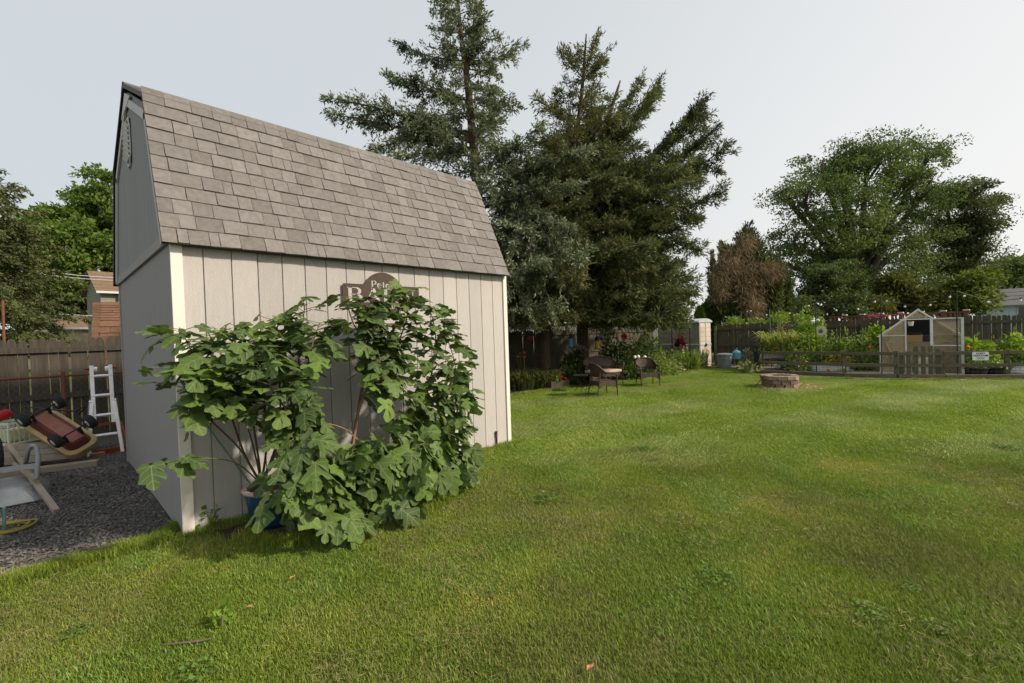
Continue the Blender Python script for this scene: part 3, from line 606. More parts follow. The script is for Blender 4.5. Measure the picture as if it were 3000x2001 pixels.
def bez(pts, n=14):
    """smooth resample of a polyline"""
    out = []
    m = len(pts)
    for i in range(n+1):
        t_ = i/n*(m-1); k = min(int(t_), m-2); f = t_-k
        p0, p1, p2, p3 = pts[max(k-1, 0)], pts[k], pts[k+1], pts[min(k+2, m-1)]
        out.append(0.5*((2*p1)+(-p0+p2)*f+(2*p0-5*p1+4*p2-p3)*f*f+(-p0+3*p1-3*p2+p3)*f**3))
    return out
CAMV = Vector(CAM); L_ = []
def gap(p):
    q = np.array(p)-CAM; w = q@AF; u = (1500+F*(q@AR)/w)/K; v = (1000.5-F*(q@AU)/w)/K
    if 752 < u < 846 and 862 < v < 1005: return True
    if 520 < u < 600 and 960 < v < 1110 and p.y > -0.9: return rf.random() < 0.75
    if 535 < u < 652 and 1088 < v < 1225: return rf.random() < 0.62
    return u < 330 or u > 1100 or v < 648
def addleaf(p, out, low, sz):
    """p base of blade; out outward horizontal dir; low 0 (crown top) .. 1 (hanging skirt)"""
    az = Vector((out.x+rf.gauss(0, .55), out.y+rf.gauss(0, .55), 0)).normalized()
    ax = (az*(1-.45*low)+Vector((0, 0, rf.uniform(-.65, .3)-low*rf.uniform(.2, 1.0)))).normalized()
    nm = (Vector((0, 0, 1))*(1-.35*low)+az*(.05+.62*low)+Vector((rf.gauss(0, .42), rf.gauss(0, .42), rf.gauss(0, .2)))); 
    x = ax.cross(nm).normalized(); nm = x.cross(ax); c = p+ax*sz*.5
    if gap(c) or c.y > -0.03 or c.z < 0.05 or c.y < -1.35: return
    if (p+ax*sz).y > -0.01: return
    mtx = Matrix(((x.x, ax.x, nm.x, p.x), (x.y, ax.y, nm.y, p.y), (x.z, ax.z, nm.z, p.z), (0, 0, 0, 1))) @ Matrix.Scale(sz, 4)
    L_.append(((c-CAMV).dot(Vector(AF))+rf.uniform(0, .25), mtx, rf.randrange(9)))
PET = MB()
for pts, r0, kind in STEMS:
    q = bez(pts, 16); ln = sum((b-a).length for a, b in zip(q, q[1:]))
    obj('stem', MB().tube([p-FO for p in q], [r0*(1-.7*i/16) for i in range(17)], 7), M['greenstem' if kind == 2 else 'figtwig' if kind == 1 else 'figbark'], fig, sm=True)
    n = int(ln/0.042)
    for i in range(n):
        s = 0.40+0.60*(i+rf.random())/n if kind != 2 else 0.6+.4*rf.random()
        if kind == 2 and i > 9: break
        k = min(int(s*16), 15); p = q[k].lerp(q[k+1], s*16-k)
        out = Vector((rf.gauss(0, .85)+(p.x-0.95)*.25, -0.45+rf.gauss(0, .6), 0))
        if out.length < .1: continue
        out.normalize(); pl = rf.uniform(.05, .17); e = p+out*pl+Vector((0, 0, rf.uniform(0, .05)))
        low = max(0, min(1, 1.05-p.z/1.25)); sz = rf.uniform(.105, .18)*(1+.22*low)*(0.8 if s > .93 else 1)
        n0 = len(L_); addleaf(e, out, low, sz)
        if len(L_) > n0: PET.tube([p-FO, e-FO], 0.0026, 4)
# filler leaves inside the bush and in its drooping skirt
for (u, v, y), (ru, rv, ry), n in (((550, 850, -.45), (160, 95, .2), 34), ((900, 840, -.5), (120, 140, .2), 34), ((985, 900, -.55), (75, 120, .2), 44), ((1015, 1010, -.65), (60, 80, .2), 40), ((880, 1095, -.85), (175, 112, .3), 195), ((960, 1000, -.7), (105, 115, .25), 84), ((700, 960, -.65), (80, 100, .2), 44), ((700, 1110, -.8), (90, 80, .25), 44), ((640, 810, -.45), (110, 60, .15), 16), ((885, 690, -.46), (75, 30, .1), 20), ((920, 760, -.5), (80, 60, .15), 14)):
    for _ in range(n):
        a, b, c = rf.gauss(0, .5), rf.gauss(0, .5), rf.gauss(0, .5)
        p = wy(u+a*ru, v+b*rv, y+c*ry)
        low = max(0, min(1, 1.05-p.z/1.25)); addleaf(p, Vector((rf.gauss(0, .6)+(p.x-.95)*.5, -.8, 0)).normalized(), low, rf.uniform(.115, .19)*(1+.16*low))
obj('petioles', PET, M['greenstem'], fig, kind='stuff')
L_.sort(key=lambda q: q[0])
fi = Matrix.Translation(-FO)
for dpt, mtx, k in L_[:298]:
    o = obj('leaf', FIGM[k], None, fig); o.matrix_local = fi @ mtx
bm = bmesh.new()
for dpt, mtx, k in L_[298:]:
    tm = FIGM[k].copy(); tm.transform(fi @ mtx); bm.from_mesh(tm); bpy.data.meshes.remove(tm)
me = bpy.data.meshes.new('leaf'); bm.to_mesh(me); bm.free(); me.materials.append(M['fig']); obj('inner_leaves', me, None, fig, kind='stuff')
print('fig leaves', len(L_), 'shingles', nsh)
# ================================================================ TREES
def branch_leaves(br, tw_m, spr_m, twl, L, Wd, droop=0.0, flat=0.35, noise=0.5):
    """br: list of (p0, p1, sag). Returns leaves (n,4,3) on twigs set along the branches."""
    P, A, LL = [], [], []
    for p0, p1, sag in br:
        p0, p1 = np.array(p0), np.array(p1); v = p1-p0; ln = np.linalg.norm(v); d = v/ln; n = max(3, int(ln*tw_m))
        s = rng.uniform(0.10, 1.0, n)**0.8
        pos = p0+v*s[:, None]; pos[:, 2] += sag*np.sin(s*math.pi)
        side = np.cross(d, [0, 0, 1.0]); side /= max(np.linalg.norm(side), 1e-6)
        td = d*rng.uniform(.35, .9, n)[:, None]+side*(rng.choice([-1, 1], n)*rng.uniform(.2, 1, n))[:, None]
        td[:, 2] += rng.normal(0, flat, n)-droop; td = unit(td)
        tl = twl*np.minimum(1, ln/1.6)*(0.25+0.75*(1-s))*rng.uniform(.45, 1.1, n)
        m = np.maximum(3, (tl*spr_m).astype(int)); idx = np.repeat(np.arange(n), m)
        f = rng.uniform(0, 1, len(idx)); pp = pos[idx]+td[idx]*(tl[idx]*f)[:, None]+rng.normal(0, .035, (len(idx), 3))
        pp[:, 2] -= droop*0.5*(f*tl[idx])**2
        aa = td[idx]+rng.normal(0, noise, (len(idx), 3)); aa[:, 2] -= droop
        P.append(pp); A.append(aa); LL.append(L*rng.uniform(.6, 1.35, len(idx)))
    P, A, LL = np.concatenate(P), np.concatenate(A), np.concatenate(LL)
    return leaves(P, A, LL, LL*Wd/L)
def radial(trunk, z0, z1, rf_, n, rise, r):
    """branches round a trunk between heights; rf_(t) gives the reach at t = 0 (low) .. 1 (top)"""
    out = []
    for i in range(n):
        t_ = (i+r.random())/n; z = z0+(z1-z0)*t_; p = at_h(trunk, z); a = i*2.399+r.uniform(-.3, .3); ln = rf_(t_)*r.uniform(.65, 1.12)
        out.append((p, p+Vector((math.cos(a)*ln, math.sin(a)*ln, ln*rise(t_)+r.uniform(-.15, .15))), r.uniform(-.12, .10)*ln*.5))
    return out
def at_h(trunk, z):
    for a, b in zip(trunk, trunk[1:]):
        if a.z <= z <= b.z: return a.lerp(b, (z-a.z)/max(b.z-a.z, 1e-6))
    return trunk[-1] if z > trunk[-1].z else trunk[0]
def conifer(label, trunk, r0, br, m, leafargs, group, bark='bark', heavy=(), nm='cedar_tree', hide=None):
    base = Vector((trunk[0].x, trunk[0].y, 0)); t_ = thing(nm, label, 'tree', base, 0, group)
    n = len(trunk); obj('trunk', MB().tube([p-base for p in trunk], [r0*(1-.93*i/(n-1))+.006 for i in range(n)], 9), M[bark], t_, sm=True)
    mb = MB()
    for k, (p0, p1, sag) in enumerate(br):
        ln = (p1-p0).length; pts = [p0.lerp(p1, s)+Vector((0, 0, sag*math.sin(s*math.pi)))-base for s in (0, .25, .5, .75, 1)]
        rr = (0.055 if k < len(heavy) else 0.012+.006*ln); mb.tube(pts, [rr, rr*.8, rr*.6, rr*.4, rr*.15], 5, False)
    obj('limbs', mb, M[bark], t_, sm=True)
    V = branch_leaves(br, **leafargs); V = V-np.array(base)
    o = obj('crown', npmesh('crown', V, None, m), None, t_); return t_
rt = random.Random(21)
blue = leafmat('blue_cedar', [(0.046, 0.056, 0.029), (0.106, 0.129, 0.071), (0.187, 0.222, 0.130), (0.326, 0.362, 0.221)], 0.24, 0.7, 0.9)
olive = leafmat('olive_cedar', [(0.040, 0.047, 0.021), (0.082, 0.092, 0.036), (0.137, 0.147, 0.055), (0.220, 0.211, 0.092)], 0.24, 0.7, 0.6)
olive2 = leafmat('green_cedar', [(0.038, 0.048, 0.021), (0.078, 0.096, 0.038), (0.132, 0.160, 0.056), (0.224, 0.234, 0.094)], 0.24, 0.7, 0.6)
def smooth_path(l, n=12): return bez([Vector(p) for p in l], n)
# tall blue-grey cedar behind the shed
DA = 11.6
trA = smooth_path([gd(1118, DA), hp(1112, 640, DA), hp(1095, 430, DA), hp(1074, 196, DA), hp(1058, 80, DA), hp(1046, -70, DA)])
hA = [(hp(1090, 330, DA), hp(752, 224, DA-1.2), .15), (hp(1090, 345, DA), hp(760, 262, DA-.4), .1), (hp(1085, 300, DA), hp(850, 345, DA-1.0), .1), (hp(1078, 232, DA), hp(884, 172, DA-.5), .0),
      (hp(1062, 140, DA), hp(908, 100, DA+.3), -.1), (hp(1066, 150, DA), hp(1206, 100, DA+.2), -.15), (hp(1078, 230, DA), hp(1188, 246, DA-.4), .1), (hp(1094, 400, DA), hp(1242, 285, DA-.8), -.1),
      (hp(1098, 450, DA), hp(1362, 340, DA-1.2), .15), (hp(1100, 480, DA), hp(1330, 420, DA-1.6), .1), (hp(1072, 196, DA), hp(1094, 10, DA+.2), 0), (hp(1060, 90, DA), hp(1120, 30, DA-.3), 0), (hp(1050, 20, DA), hp(990, 25, DA), 0),
      (hp(1080, 260, DA), hp(935, 290, DA-1.1), .1), (hp(1090, 360, DA), hp(900, 360, DA-1.3), .1)]
hA2 = [(hp(1105, 560, DA), hp(1250+dx, 505+dy, DA-1.5+dd), .35) for dx, dy, dd in ((0, 0, 0), (70, 20, -.2), (-40, 30, -.3), (60, 80, -.4), (10, 110, -.5))]
hA2 += [(hp(u, v, DA-1.6), hp(u+rt.uniform(-45, 45), v+rt.uniform(40, 105), DA-1.7+rt.uniform(-.4, .3)), .05) for u, v in ((1195, 520), (1230, 515), (1260, 525), (1290, 525), (1320, 540), (1350, 560), (1200, 580), (1245, 600), (1285, 610), (1225, 640), (1265, 570), (1215, 545), (1305, 575), (1180, 600), (1190, 660), (1250, 660))]
def spread(hs, n, ln, r):
    out = []
    for p0, p1, sag in hs:
        d = (p1-p0); L0 = d.length; d = d/L0; sd = d.cross(Vector((0, 0, 1))).normalized()
        for i in range(int(n*L0)):
            s = r.uniform(.22, .97); q = p0.lerp(p1, s)+Vector((0, 0, sag*math.sin(s*math.pi))); l = ln*(1.1-s*.75)*r.uniform(.5, 1.1)
            out.append((q, q+(d*r.uniform(.3, .9)+sd*r.choice((-1, 1))*r.uniform(.3, 1)+Vector((0, 0, r.uniform(-.55, .45)))).normalized()*l, -.05))
    return out
brA = hA+hA2+spread(hA[:4]+hA[7:10], 4, .8, rt)+radial(trA, 1.9, 10.8, lambda t_: (2.9*(1-t_*1.35)**.8 if t_ < .58 else .6)+.32, 84, lambda t_: .02+.30*t_, rt)
conifer('tall blue-grey cedar rising behind the shed roof, top cut off by the frame', trA, .19, brA, blue, dict(tw_m=22, spr_m=80, twl=.9, L=.10, Wd=.032, droop=.16, noise=.6), 'old cedars along the fence', heavy=hA[:2])
# dark cedar with the leaning trunk
DB = 12.6
trB = smooth_path([gd(1250, DB), hp(1253, 800, DB), hp(1262, 640, DB), hp(1282, 489, DB), hp(1326, 294, DB), hp(1340, 158, DB), hp(1346, 78, DB)])
hB = [(hp(1322, 310, DB), hp(1232, 228, DB-.4), .1), (hp(1338, 180, DB), hp(1284, 120, DB), .05), (hp(1335, 190, DB), hp(1398, 112, DB+.2), -.05), (hp(1340, 150, DB), hp(1290, 112, DB), 0), (hp(1340, 170, DB), hp(1372, 80, DB), 0), (hp(1342, 130, DB), hp(1318, 105, DB), 0),
      (hp(1320, 320, DB), hp(1245, 330, DB-.6), .1), (hp(1300, 400, DB), hp(1200, 395, DB-.8), .1), (hp(1270, 560, DB), hp(1165, 600, DB-.4), .1), (hp(1265, 640, DB), hp(1175, 705, DB-.2), .1), (hp(1265, 620, DB), hp(1330, 700, DB-1.2), .2)]
lowB = [(hp(1256, rt.uniform(680, 715), DB), hp(rt.uniform(1165, 1345), rt.uniform(722, 752), DB+rt.uniform(-1.8, .8)), rt.uniform(0, .15)) for _ in range(26)]
brB = hB+lowB+radial(trB, 2.2, 9.4, lambda t_: .25+3.1*(1-t_)**1.1, 90, lambda t_: -.02+.28*t_, rt)
conifer('dark olive cedar with a leaning trunk, nearest the shed', trB, .15, brB, olive, dict(tw_m=22, spr_m=74, twl=1.0, L=.125, Wd=.027, droop=.10, noise=.6), 'old cedars along the fence')
# spreading cedar with long limbs to the right
DC = 13.8
trC = smooth_path([gd(1340, DC), hp(1338, 800, DC), hp(1335, 640, DC), hp(1334, 500, DC), hp(1370, 350, DC), hp(1410, 230, DC), hp(1424, 185, DC)])
hC = [(hp(1332, 500, DC), hp(1622, 225, DC-.8), -.25), (hp(1338, 510, DC), hp(1668, 336, DC-1.2), -.3), (hp(1345, 420, DC), hp(1512, 190, DC-.2), -.15), (hp(1400, 460, DC), hp(1640, 300, DC-.6), -.1), (hp(1336, 540, DC), hp(1652, 445, DC-1.4), -.1), (hp(1336, 580, DC), hp(1612, 560, DC-1.6), .1),
      (hp(1360, 380, DC), hp(1470, 180, DC+.3), 0), (hp(1336, 620, DC), hp(1600, 640, DC-1.3), .15), (hp(1336, 640, DC), hp(1575, 712, DC-.6), .2), (hp(1336, 660, DC), hp(1560, 720, DC-1.2), .2), (hp(1336, 680, DC), hp(1500, 730, DC-1.6), .15), (hp(1335, 560, DC), hp(1580, 500, DC-1.4), .05), (hp(1500, 360, DC-.4), hp(1600, 260, DC-.9), 0),
      (hp(1336, 690, DC), hp(1440, 735, DC-2.2), .15), (hp(1336, 690, DC), hp(1385, 725, DC-2.4), .15), (hp(1335, 600, DC), hp(1560, 610, DC-2.2), .1), (hp(1335, 560, DC), hp(1470, 600, DC-2.8), .1), (hp(1336, 650, DC), hp(1480, 670, DC-2.8), .1), (hp(1500, 620, DC-1), hp(1590, 700, DC-1.6), .1)]
hC2 = [(hp(1337, rt.uniform(670, 712), DC), hp(rt.uniform(1350, 1575), rt.uniform(722, 752), DC+rt.uniform(-2.4, .8)), rt.uniform(0, .2)) for _ in range(34)]
for i in range(44):
    lowz = i < 34; v0 = rt.uniform(590, 690) if lowz else rt.uniform(430, 600); u1 = rt.uniform(1400, 1590) if lowz else rt.uniform(1400, 1610); v1 = rt.uniform(590, 735) if lowz else rt.uniform(340, 580)
    hC2.append((hp(1336, v0, DC), hp(u1, v1-(u1-1400)*.12*(not lowz), DC+rt.uniform(-2.6, .6)), rt.uniform(-.05, .2)))
brC = hC+hC2+spread(hC[:6]+hC[11:13], 4.2, 1.5, rt)+radial(trC, 2.3, 8.6, lambda t_: 3.6*(1-t_)**1.0+.35, 84, lambda t_: .0+.32*t_, rt)
conifer('spreading dark cedar with long upswept limbs, right of the leaning cedar', trC, .20, brC, olive2, dict(tw_m=20, spr_m=72, twl=1.1, L=.13, Wd=.028, droop=.08, noise=.6), 'old cedars along the fence', heavy=hC[:2])
# spruce at the far left
DS_ = 17.0
trS = [gd(-40, DS_), hp(-42, 560, DS_), hp(-45, 330, DS_)]
brS = radial(trS, 1.7, 8.7, lambda t_: 3.5*(1-t_)**.8+.5, 110, lambda t_: -.16+.2*t_, rt)
spr = leafmat('spruce_needles', [(0.026, 0.035, 0.016), (0.056, 0.072, 0.026), (0.096, 0.115, 0.038), (0.160, 0.160, 0.056)], 0.12, 0.7, 0.5)
conifer('dark drooping spruce at the far left behind the picket fence', trS, .2, brS, spr, dict(tw_m=13, spr_m=42, twl=1.0, L=.14, Wd=.05, droop=.30), 'trees beyond the left fence', nm='spruce_tree')
def broad(nm, label, base_u, D, lumps, m, nclump, nleaf, L, group=None, r0=.25, bark='darkbark', spread=.42, cat='tree', dz=2.5, seed=1, limbs=True, asp=.55):
    r = random.Random(seed); base = gd(base_u, D); t_ = thing(nm, label, cat, base, 0, group); P = []
    cs = [(hp(u, v, D+r.uniform(-dz, dz)), rp/1037*D) for u, v, rp in lumps]; cs = [(c, rr*.95) for c, rr in cs]; w = np.array([rr**2 for _, rr in cs]); w /= w.sum()
    top = max(c.z for c, _ in cs); fork = base+Vector((0, 0, max(.8, .28*top)))
    if limbs:
        obj('trunk', MB().tube([base-base, (fork-base)*.5+Vector((.05, 0, 0)), fork-base], [r0*1.2, r0, r0*.85], 9), M[bark], t_, sm=True)
        mb = MB()
        for c, rr in cs:
            mid = fork.lerp(c, .5)+Vector((0, 0, rr*.25)); mb.tube([q-base for q in bez([fork-Vector((0, 0, .2)), mid, c, c+Vector((r.uniform(-.4, .4)*rr, r.uniform(-.4, .4)*rr, rr*.6))], 8)], [r0*.55*(1-.1*i) for i in range(9)], 6, False)
            for _ in range(4):
                dv = Vector((r.gauss(0, 1), r.gauss(0, 1), r.uniform(-.2, 1))).normalized()*rr*.9; mb.tube([mid.lerp(c, .7)-base, c+dv*.5-base, c+dv-base], [r0*.16, r0*.1, r0*.03], 4, False)
        obj('limbs', mb, M[bark], t_, sm=True)
    k = rng.choice(len(cs), nclump, p=w); C = np.array([tuple(cs[i][0]) for i in k]); rr = np.array([cs[i][1] for i in k])
    dv = unit(rng.normal(size=(nclump, 3))); rad = rr*np.where(rng.random(nclump) < .72, rng.uniform(.72, 1.05, nclump), rng.uniform(.1, .8, nclump))
    ub = lambda n_: unit(rng.normal(size=(n_, 3)))*np.cbrt(rng.random(n_))[:, None]*1.7
    cc = C+dv*rad[:, None]*np.array([1, 1, .88]); idx = np.repeat(np.arange(nclump), nleaf); sc = spread*rng.uniform(.5, 1.25, nclump)
    P = cc[idx]+ub(len(idx))*sc[idx][:, None]*np.array([1, 1, .5])
    A = dv[idx]*.5+rng.normal(size=(len(idx), 3))*.8; A[:, 2] -= .25
    P = P[P[:, 2] > .15] if len(P) else P; A = A[:len(P)]; l = L*rng.uniform(.6, 1.3, len(P))
    V = leaves(P, A, l, l*asp, .1, np.array([0, 0, .9]))-np.array(base)
    obj('crown', npmesh('crown', V, None, m), None, t_); return t_
sunny = leafmat('sunlit_maple_leaves', [(0.055, 0.10, 0.02), (0.10, 0.16, 0.032), (0.15, 0.22, 0.045), (0.22, 0.28, 0.065)], 0.4, 0.6, 0.35)
layer = leafmat('layered_leaves', [(0.03, 0.05, 0.015), (0.055, 0.085, 0.024), (0.085, 0.12, 0.034), (0.12, 0.15, 0.045)], 0.3, 0.6, 0.35)
mapl = leafmat('maple_leaves', [(0.042, 0.069, 0.022), (0.078, 0.120, 0.034), (0.122, 0.172, 0.047), (0.179, 0.223, 0.061)], 0.3, 0.6, 0.25)
mapl2 = leafmat('maple_leaves_dark', [(0.043, 0.060, 0.023), (0.072, 0.094, 0.033), (0.108, 0.128, 0.043), (0.167, 0.171, 0.057)], 0.3, 0.6, 0.25)
bright = leafmat('fresh_leaves', [(0.042, 0.079, 0.019), (0.079, 0.132, 0.029), (0.121, 0.180, 0.038), (0.180, 0.222, 0.052)], 0.35, 0.6, 0.35)
yell = leafmat('yellow_green_leaves', [(0.043, 0.051, 0.014), (0.082, 0.094, 0.023), (0.129, 0.137, 0.031), (0.180, 0.172, 0.043)], 0.35, 0.6, 0.5)
broad('maple_tree', 'big round-crowned maple in the right background, standing alone against the sky', 1975, 32, [(1890, 400, 70), (1935, 385, 60), (1990, 385, 80), (2060, 370, 75), (2130, 360, 60), (1850, 480, 80), (1940, 490, 95), (2040, 470, 95), (2118, 450, 64), (1825, 565, 62), (1905, 590, 90), (2010, 580, 95), (2100, 560, 80), (1985, 660, 60), (1800, 610, 30), (1800, 450, 28), (2080, 640, 60)], mapl, 520, 140, .19, 'trees beyond the garden fence', .5, seed=3, spread=.62, asp=.48)
broad('maple_tree', 'shorter maple just right of the big one, branches reaching out at right', 2205, 35, [(2172, 455, 42), (2222, 448, 38), (2205, 520, 56), (2255, 500, 36), (2258, 570, 32), (2185, 590, 52), (2235, 620, 40), (2290, 462, 14), (2175, 660, 42), (2245, 660, 24)], mapl2, 270, 130, .20, 'trees beyond the garden fence', .35, seed=4, spread=.62, asp=.48)
broad('understory_tree', 'fresh green layered tree in front of the big maple', 1915, 24.5, [(1900, 655, 48), (1950, 668, 42), (1860, 690, 42), (1935, 618, 30), (1880, 628, 25), (1990, 695, 35), (1840, 715, 30), (1930, 705, 45)], layer, 190, 90, .17, 'trees beyond the garden fence', .12, seed=5, spread=.35)
broad('shrub', 'olive shrub row beyond the red strip', 2060, 27, [(2030, 690, 36), (2080, 685, 38), (2130, 690, 36), (2165, 700, 28), (2010, 712, 24), (2050, 650, 28)], yell, 150, 70, .22, 'trees beyond the garden fence', .1, seed=6, spread=.4)
broad('shrub', 'yellow-green bushy tree between the greenhouse and the blue house', 2215, 27.5, [(2205, 672, 32), (2240, 650, 26), (2185, 700, 26), (2240, 690, 30), (2262, 632, 20)], leafmat('lime_leaves', [(0.060, 0.085, 0.018), (0.110, 0.150, 0.028), (0.170, 0.200, 0.040)], .35, .6, .5), 120, 70, .22, 'trees beyond the garden fence', .1, seed=7, spread=.4)
broad('background_tree', 'dark green tree behind the blue house at the right edge', 2335, 44, [(2330, 635, 42), (2360, 620, 48), (2300, 665, 32), (2390, 660, 50), (2275, 690, 26)], mapl, 130, 80, .42, 'trees beyond the garden fence', .3, seed=8, spread=.7)
broad('maple_tree', 'sunlit green maple at left above the brown-roofed house', 205, 37, [(235, 425, 42), (195, 465, 42), (140, 520, 45), (240, 510, 58), (180, 560, 55), (255, 590, 55), (110, 590, 45), (170, 640, 55), (230, 670, 45), (90, 500, 30), (100, 660, 40), (150, 710, 40), (300, 520, 60), (310, 620, 60), (215, 740, 24)], sunny, 430, 90, .34, 'trees beyond the left fence', .35, seed=9, spread=.6)
broad('background_tree', 'dim green tree behind the spruce at the left edge', 60, 40, [(20, 560, 70), (90, 560, 60), (10, 660, 80), (90, 680, 70), (160, 700, 50)], mapl2, 220, 70, .4, 'trees beyond the left fence', .3, seed=10, spread=.7)
# dying arborvitae clump covered with dead vines
DD = 21.0
arb = thing('arborvitae', 'ragged arborvitae clump covered in dead brown vine, beyond the fence corner', 'tree', gd(1720, DD), 0, 'trees beyond the garden fence')
ab = Vector(arb.location)
br = []
for u, v, h in [(1715, 512, 230), (1700, 530, 200), (1655, 552, 190), (1670, 560, 190), (1690, 545, 200), (1740, 552, 190), (1762, 570, 170), (1780, 585, 160), (1640, 580, 150), (1800, 610, 130), (1812, 640, 100), (1730, 530, 190), (1650, 600, 150), (1765, 600, 140), (1632, 610, 130), (1645, 650, 90), (1690, 620, 120), (1735, 640, 110), (1790, 650, 90), (1815, 690, 60), (1630, 680, 60), (1670, 690, 60), (1710, 700, 50), (1755, 690, 60), (1780, 710, 50), (1650, 710, 40)]:
    for k in range(3):
        d_ = DD+rt.uniform(-1.4, 1.4); p1 = hp(u+rt.uniform(-8, 8), v+rt.uniform(0, 25), d_); p0 = Vector((p1.x*.8+ab.x*.2, p1.y*.8+ab.y*.2, max(.2, p1.z-h*DD/1037*.9))); br.append((p0, p1, 0))
mb = MB()
for p0, p1, _ in br[::3]: mb.tube([Vector((p0.x, p0.y, 0))-ab, p0-ab, p1-ab], [.06, .04, .01], 5)
obj('trunk', mb, M['darkbark'], arb)
arbm = leafmat('arborvitae_leaves', [(0.039, 0.053, 0.018), (0.079, 0.101, 0.031), (0.122, 0.158, 0.045)], .15, .7, .8)
V = branch_leaves(br, 26, 44, .85, .16, .05, -.25, .3, .4)-np.array(ab); obj('crown', npmesh('crown', V, None, arbm), None, arb)
vine = leafmat('dead_vine', [(0.115, 0.085, 0.049), (0.217, 0.159, 0.093), (0.319, 0.245, 0.148)], .1, .8, 1.0)
P = []
for u, v, ru, rv, n in [(1675, 610, 34, 42, 1500), (1655, 650, 22, 40, 800), (1722, 640, 34, 66, 1200), (1775, 620, 26, 24, 800), (1735, 700, 20, 32, 700), (1715, 555, 20, 22, 350)]:
    a = rng.normal(size=(n, 3))*.5
    for q in a: P.append(tuple(hp(u+q[0]*ru, v+q[1]*rv, DD-1.5+q[2]*.5)))
P = np.array(P); A = rng.normal(size=P.shape)*.6; A[:, 2] -= .7
V = leaves(P, A, rng.uniform(.2, .5, len(P)), np.full(len(P), .018))-np.array(ab); obj('dead_vine', npmesh('dead_vine', V, None, vine), None, arb)
# narrow young arborvitae behind the resin shed
col_m = leafmat('young_arborvitae', [(0.035, 0.06, 0.012), (0.065, 0.11, 0.018), (0.10, 0.16, 0.03)], .25, .6, 1.5)
for i, (u, vt, D, lab) in enumerate([(1608, 702, 19.6, 'shortest narrow arborvitae, leftmost above the resin shed roof'), (1620, 695, 20.1, 'second narrow arborvitae from the left above the resin shed'), (1628, 685, 20.6, 'third narrow arborvitae above the resin shed, pointed top'), (1640, 684, 20.0, 'rightmost narrow arborvitae, right of the resin shed roof')]):
    b = gd(u, D); top = hp(u, vt, D); t_ = thing('arborvitae', lab, 'tree', b, 0, 'young arborvitae behind the resin shed')
    obj('trunk', MB().tube([(0, 0, 0), (0, 0, top.z-.2)], [.04, .01], 6), M['darkbark'], t_)
    n = 2600; z = rng.uniform(.1, 1, n)**.8*top.z; rr = .30*np.sqrt(np.clip(1-(z/top.z)**2.2, 0, 1))*rng.uniform(.7, 1.05, n); a = rng.uniform(0, 6.28, n)
    P = np.stack([np.cos(a)*rr, np.sin(a)*rr, z-.1], 1); A = np.stack([np.cos(a)*.45, np.sin(a)*.45, np.ones(n)], 1)+rng.normal(size=(n, 3))*.25
    obj('crown', npmesh('crown', leaves(P, A, rng.uniform(.08, .2, n), np.full(n, .05)), None, col_m), None, t_)
# ================================================================ FENCES
def picket_mesh(w, h, style, r, m):
    t = .018; j = lambda a: r.uniform(-a, a)
    if style == 'gothic': top = [(w/2, h-.085), (w*.40, h-.05), (w*.24, h-.02), (0, h), (-w*.24, h-.02), (-w*.40, h-.05), (-w/2, h-.085)]
    elif style == 'point': top = [(w/2, h-.07), (w*.10, h), (-w*.10, h), (-w/2, h-.07)]
    else: top = [(w/2, h-.03), (w*.32, h), (-w*.32, h), (-w/2, h-.03)]
    poly = [(-w/2+j(.003), 0.02), (w/2+j(.003), 0.02)]+[(x+j(.002), z+j(.008)) for x, z in top]
    mb = MB().prism(poly, t, None, (0, 0, 0)); me = mb.mesh('picket'); me.materials.append(m); return me
def fence(name, label, p0, p1, pw, sp, h, style, rails, m, posts=(), jit=.012, seed=1, cat='fence'):
    r = random.Random(seed); p0, p1 = Vector(p0), Vector(p1); d = p1-p0; ln = d.length
    t_ = thing(name, label, cat, p0, math.atan2(d.y, d.x))
    ms = [picket_mesh(pw*r.uniform(.93, 1.0), h+r.uniform(-jit, jit), style, r, m) for _ in range(7)]
    for i in range(int(ln/sp)):
        o = obj('picket', ms[r.randrange(7)], None, t_, (i*sp+sp/2+r.uniform(-.004, .004), r.uniform(-.003, .003), r.uniform(-.02, .012)), (0, r.gauss(0, .006), 0))
    for z in rails:
        x = 0.0
        while x < ln-.1:
            w = min(2.4, ln-x); obj('rail', MB().box((w/2, -.021, 0), (w-.01, .04, .085)), m, t_, (x, 0, z+r.uniform(-.006, .006)), bev=.004); x += w
    for x, hh, mm in posts: obj('post', MB().box((0, -.085, hh/2), (.09, .085, hh)), mm, t_, (x, 0, 0), bev=.006)
    return t_
FD = Vector((1, -.07, 0)).normalized()
def fl(x): return Vector((x, 6.0-.07*x, 0))
fence('picket_fence', 'grey weathered pointed picket fence behind the ladder and wagon', fl(-6.2), fl(3.5), .1095, .1135, 1.66, 'gothic', (1.47, .73), M['greywood'], seed=2, jit=.022)
fence('stockade_fence', 'dark narrow stockade fence in the shade behind the cedars', fl(3.55), fl(17.4), .0925, .0955, 1.60, 'point', (1.42, .77), M['oldwood'], seed=3)
CP = Vector((17.65, 2.34, 0)); FE = CP+Vector((.15, -1, 0))*11.5
fence('stockade_fence', 'weathered board fence behind the vegetable garden and greenhouse', CP, FE, .094, .1005, 1.57, 'dog', (1.37, .76), M['oldwood'], [(0.05, 1.5, M['railwood'])]+[(x, 1.45, M['oldwood']) for x in (2.3, 4.6, 6.9, 9.2)], seed=4, jit=.02)
fence('stockade_fence', 'short fence return hidden behind the resin shed', Vector((17.66, 4.7, 0)), Vector((17.66, 2.45, 0)), .094, .1005, 1.57, 'dog', (1.37, .76), M['oldwood'], seed=5)
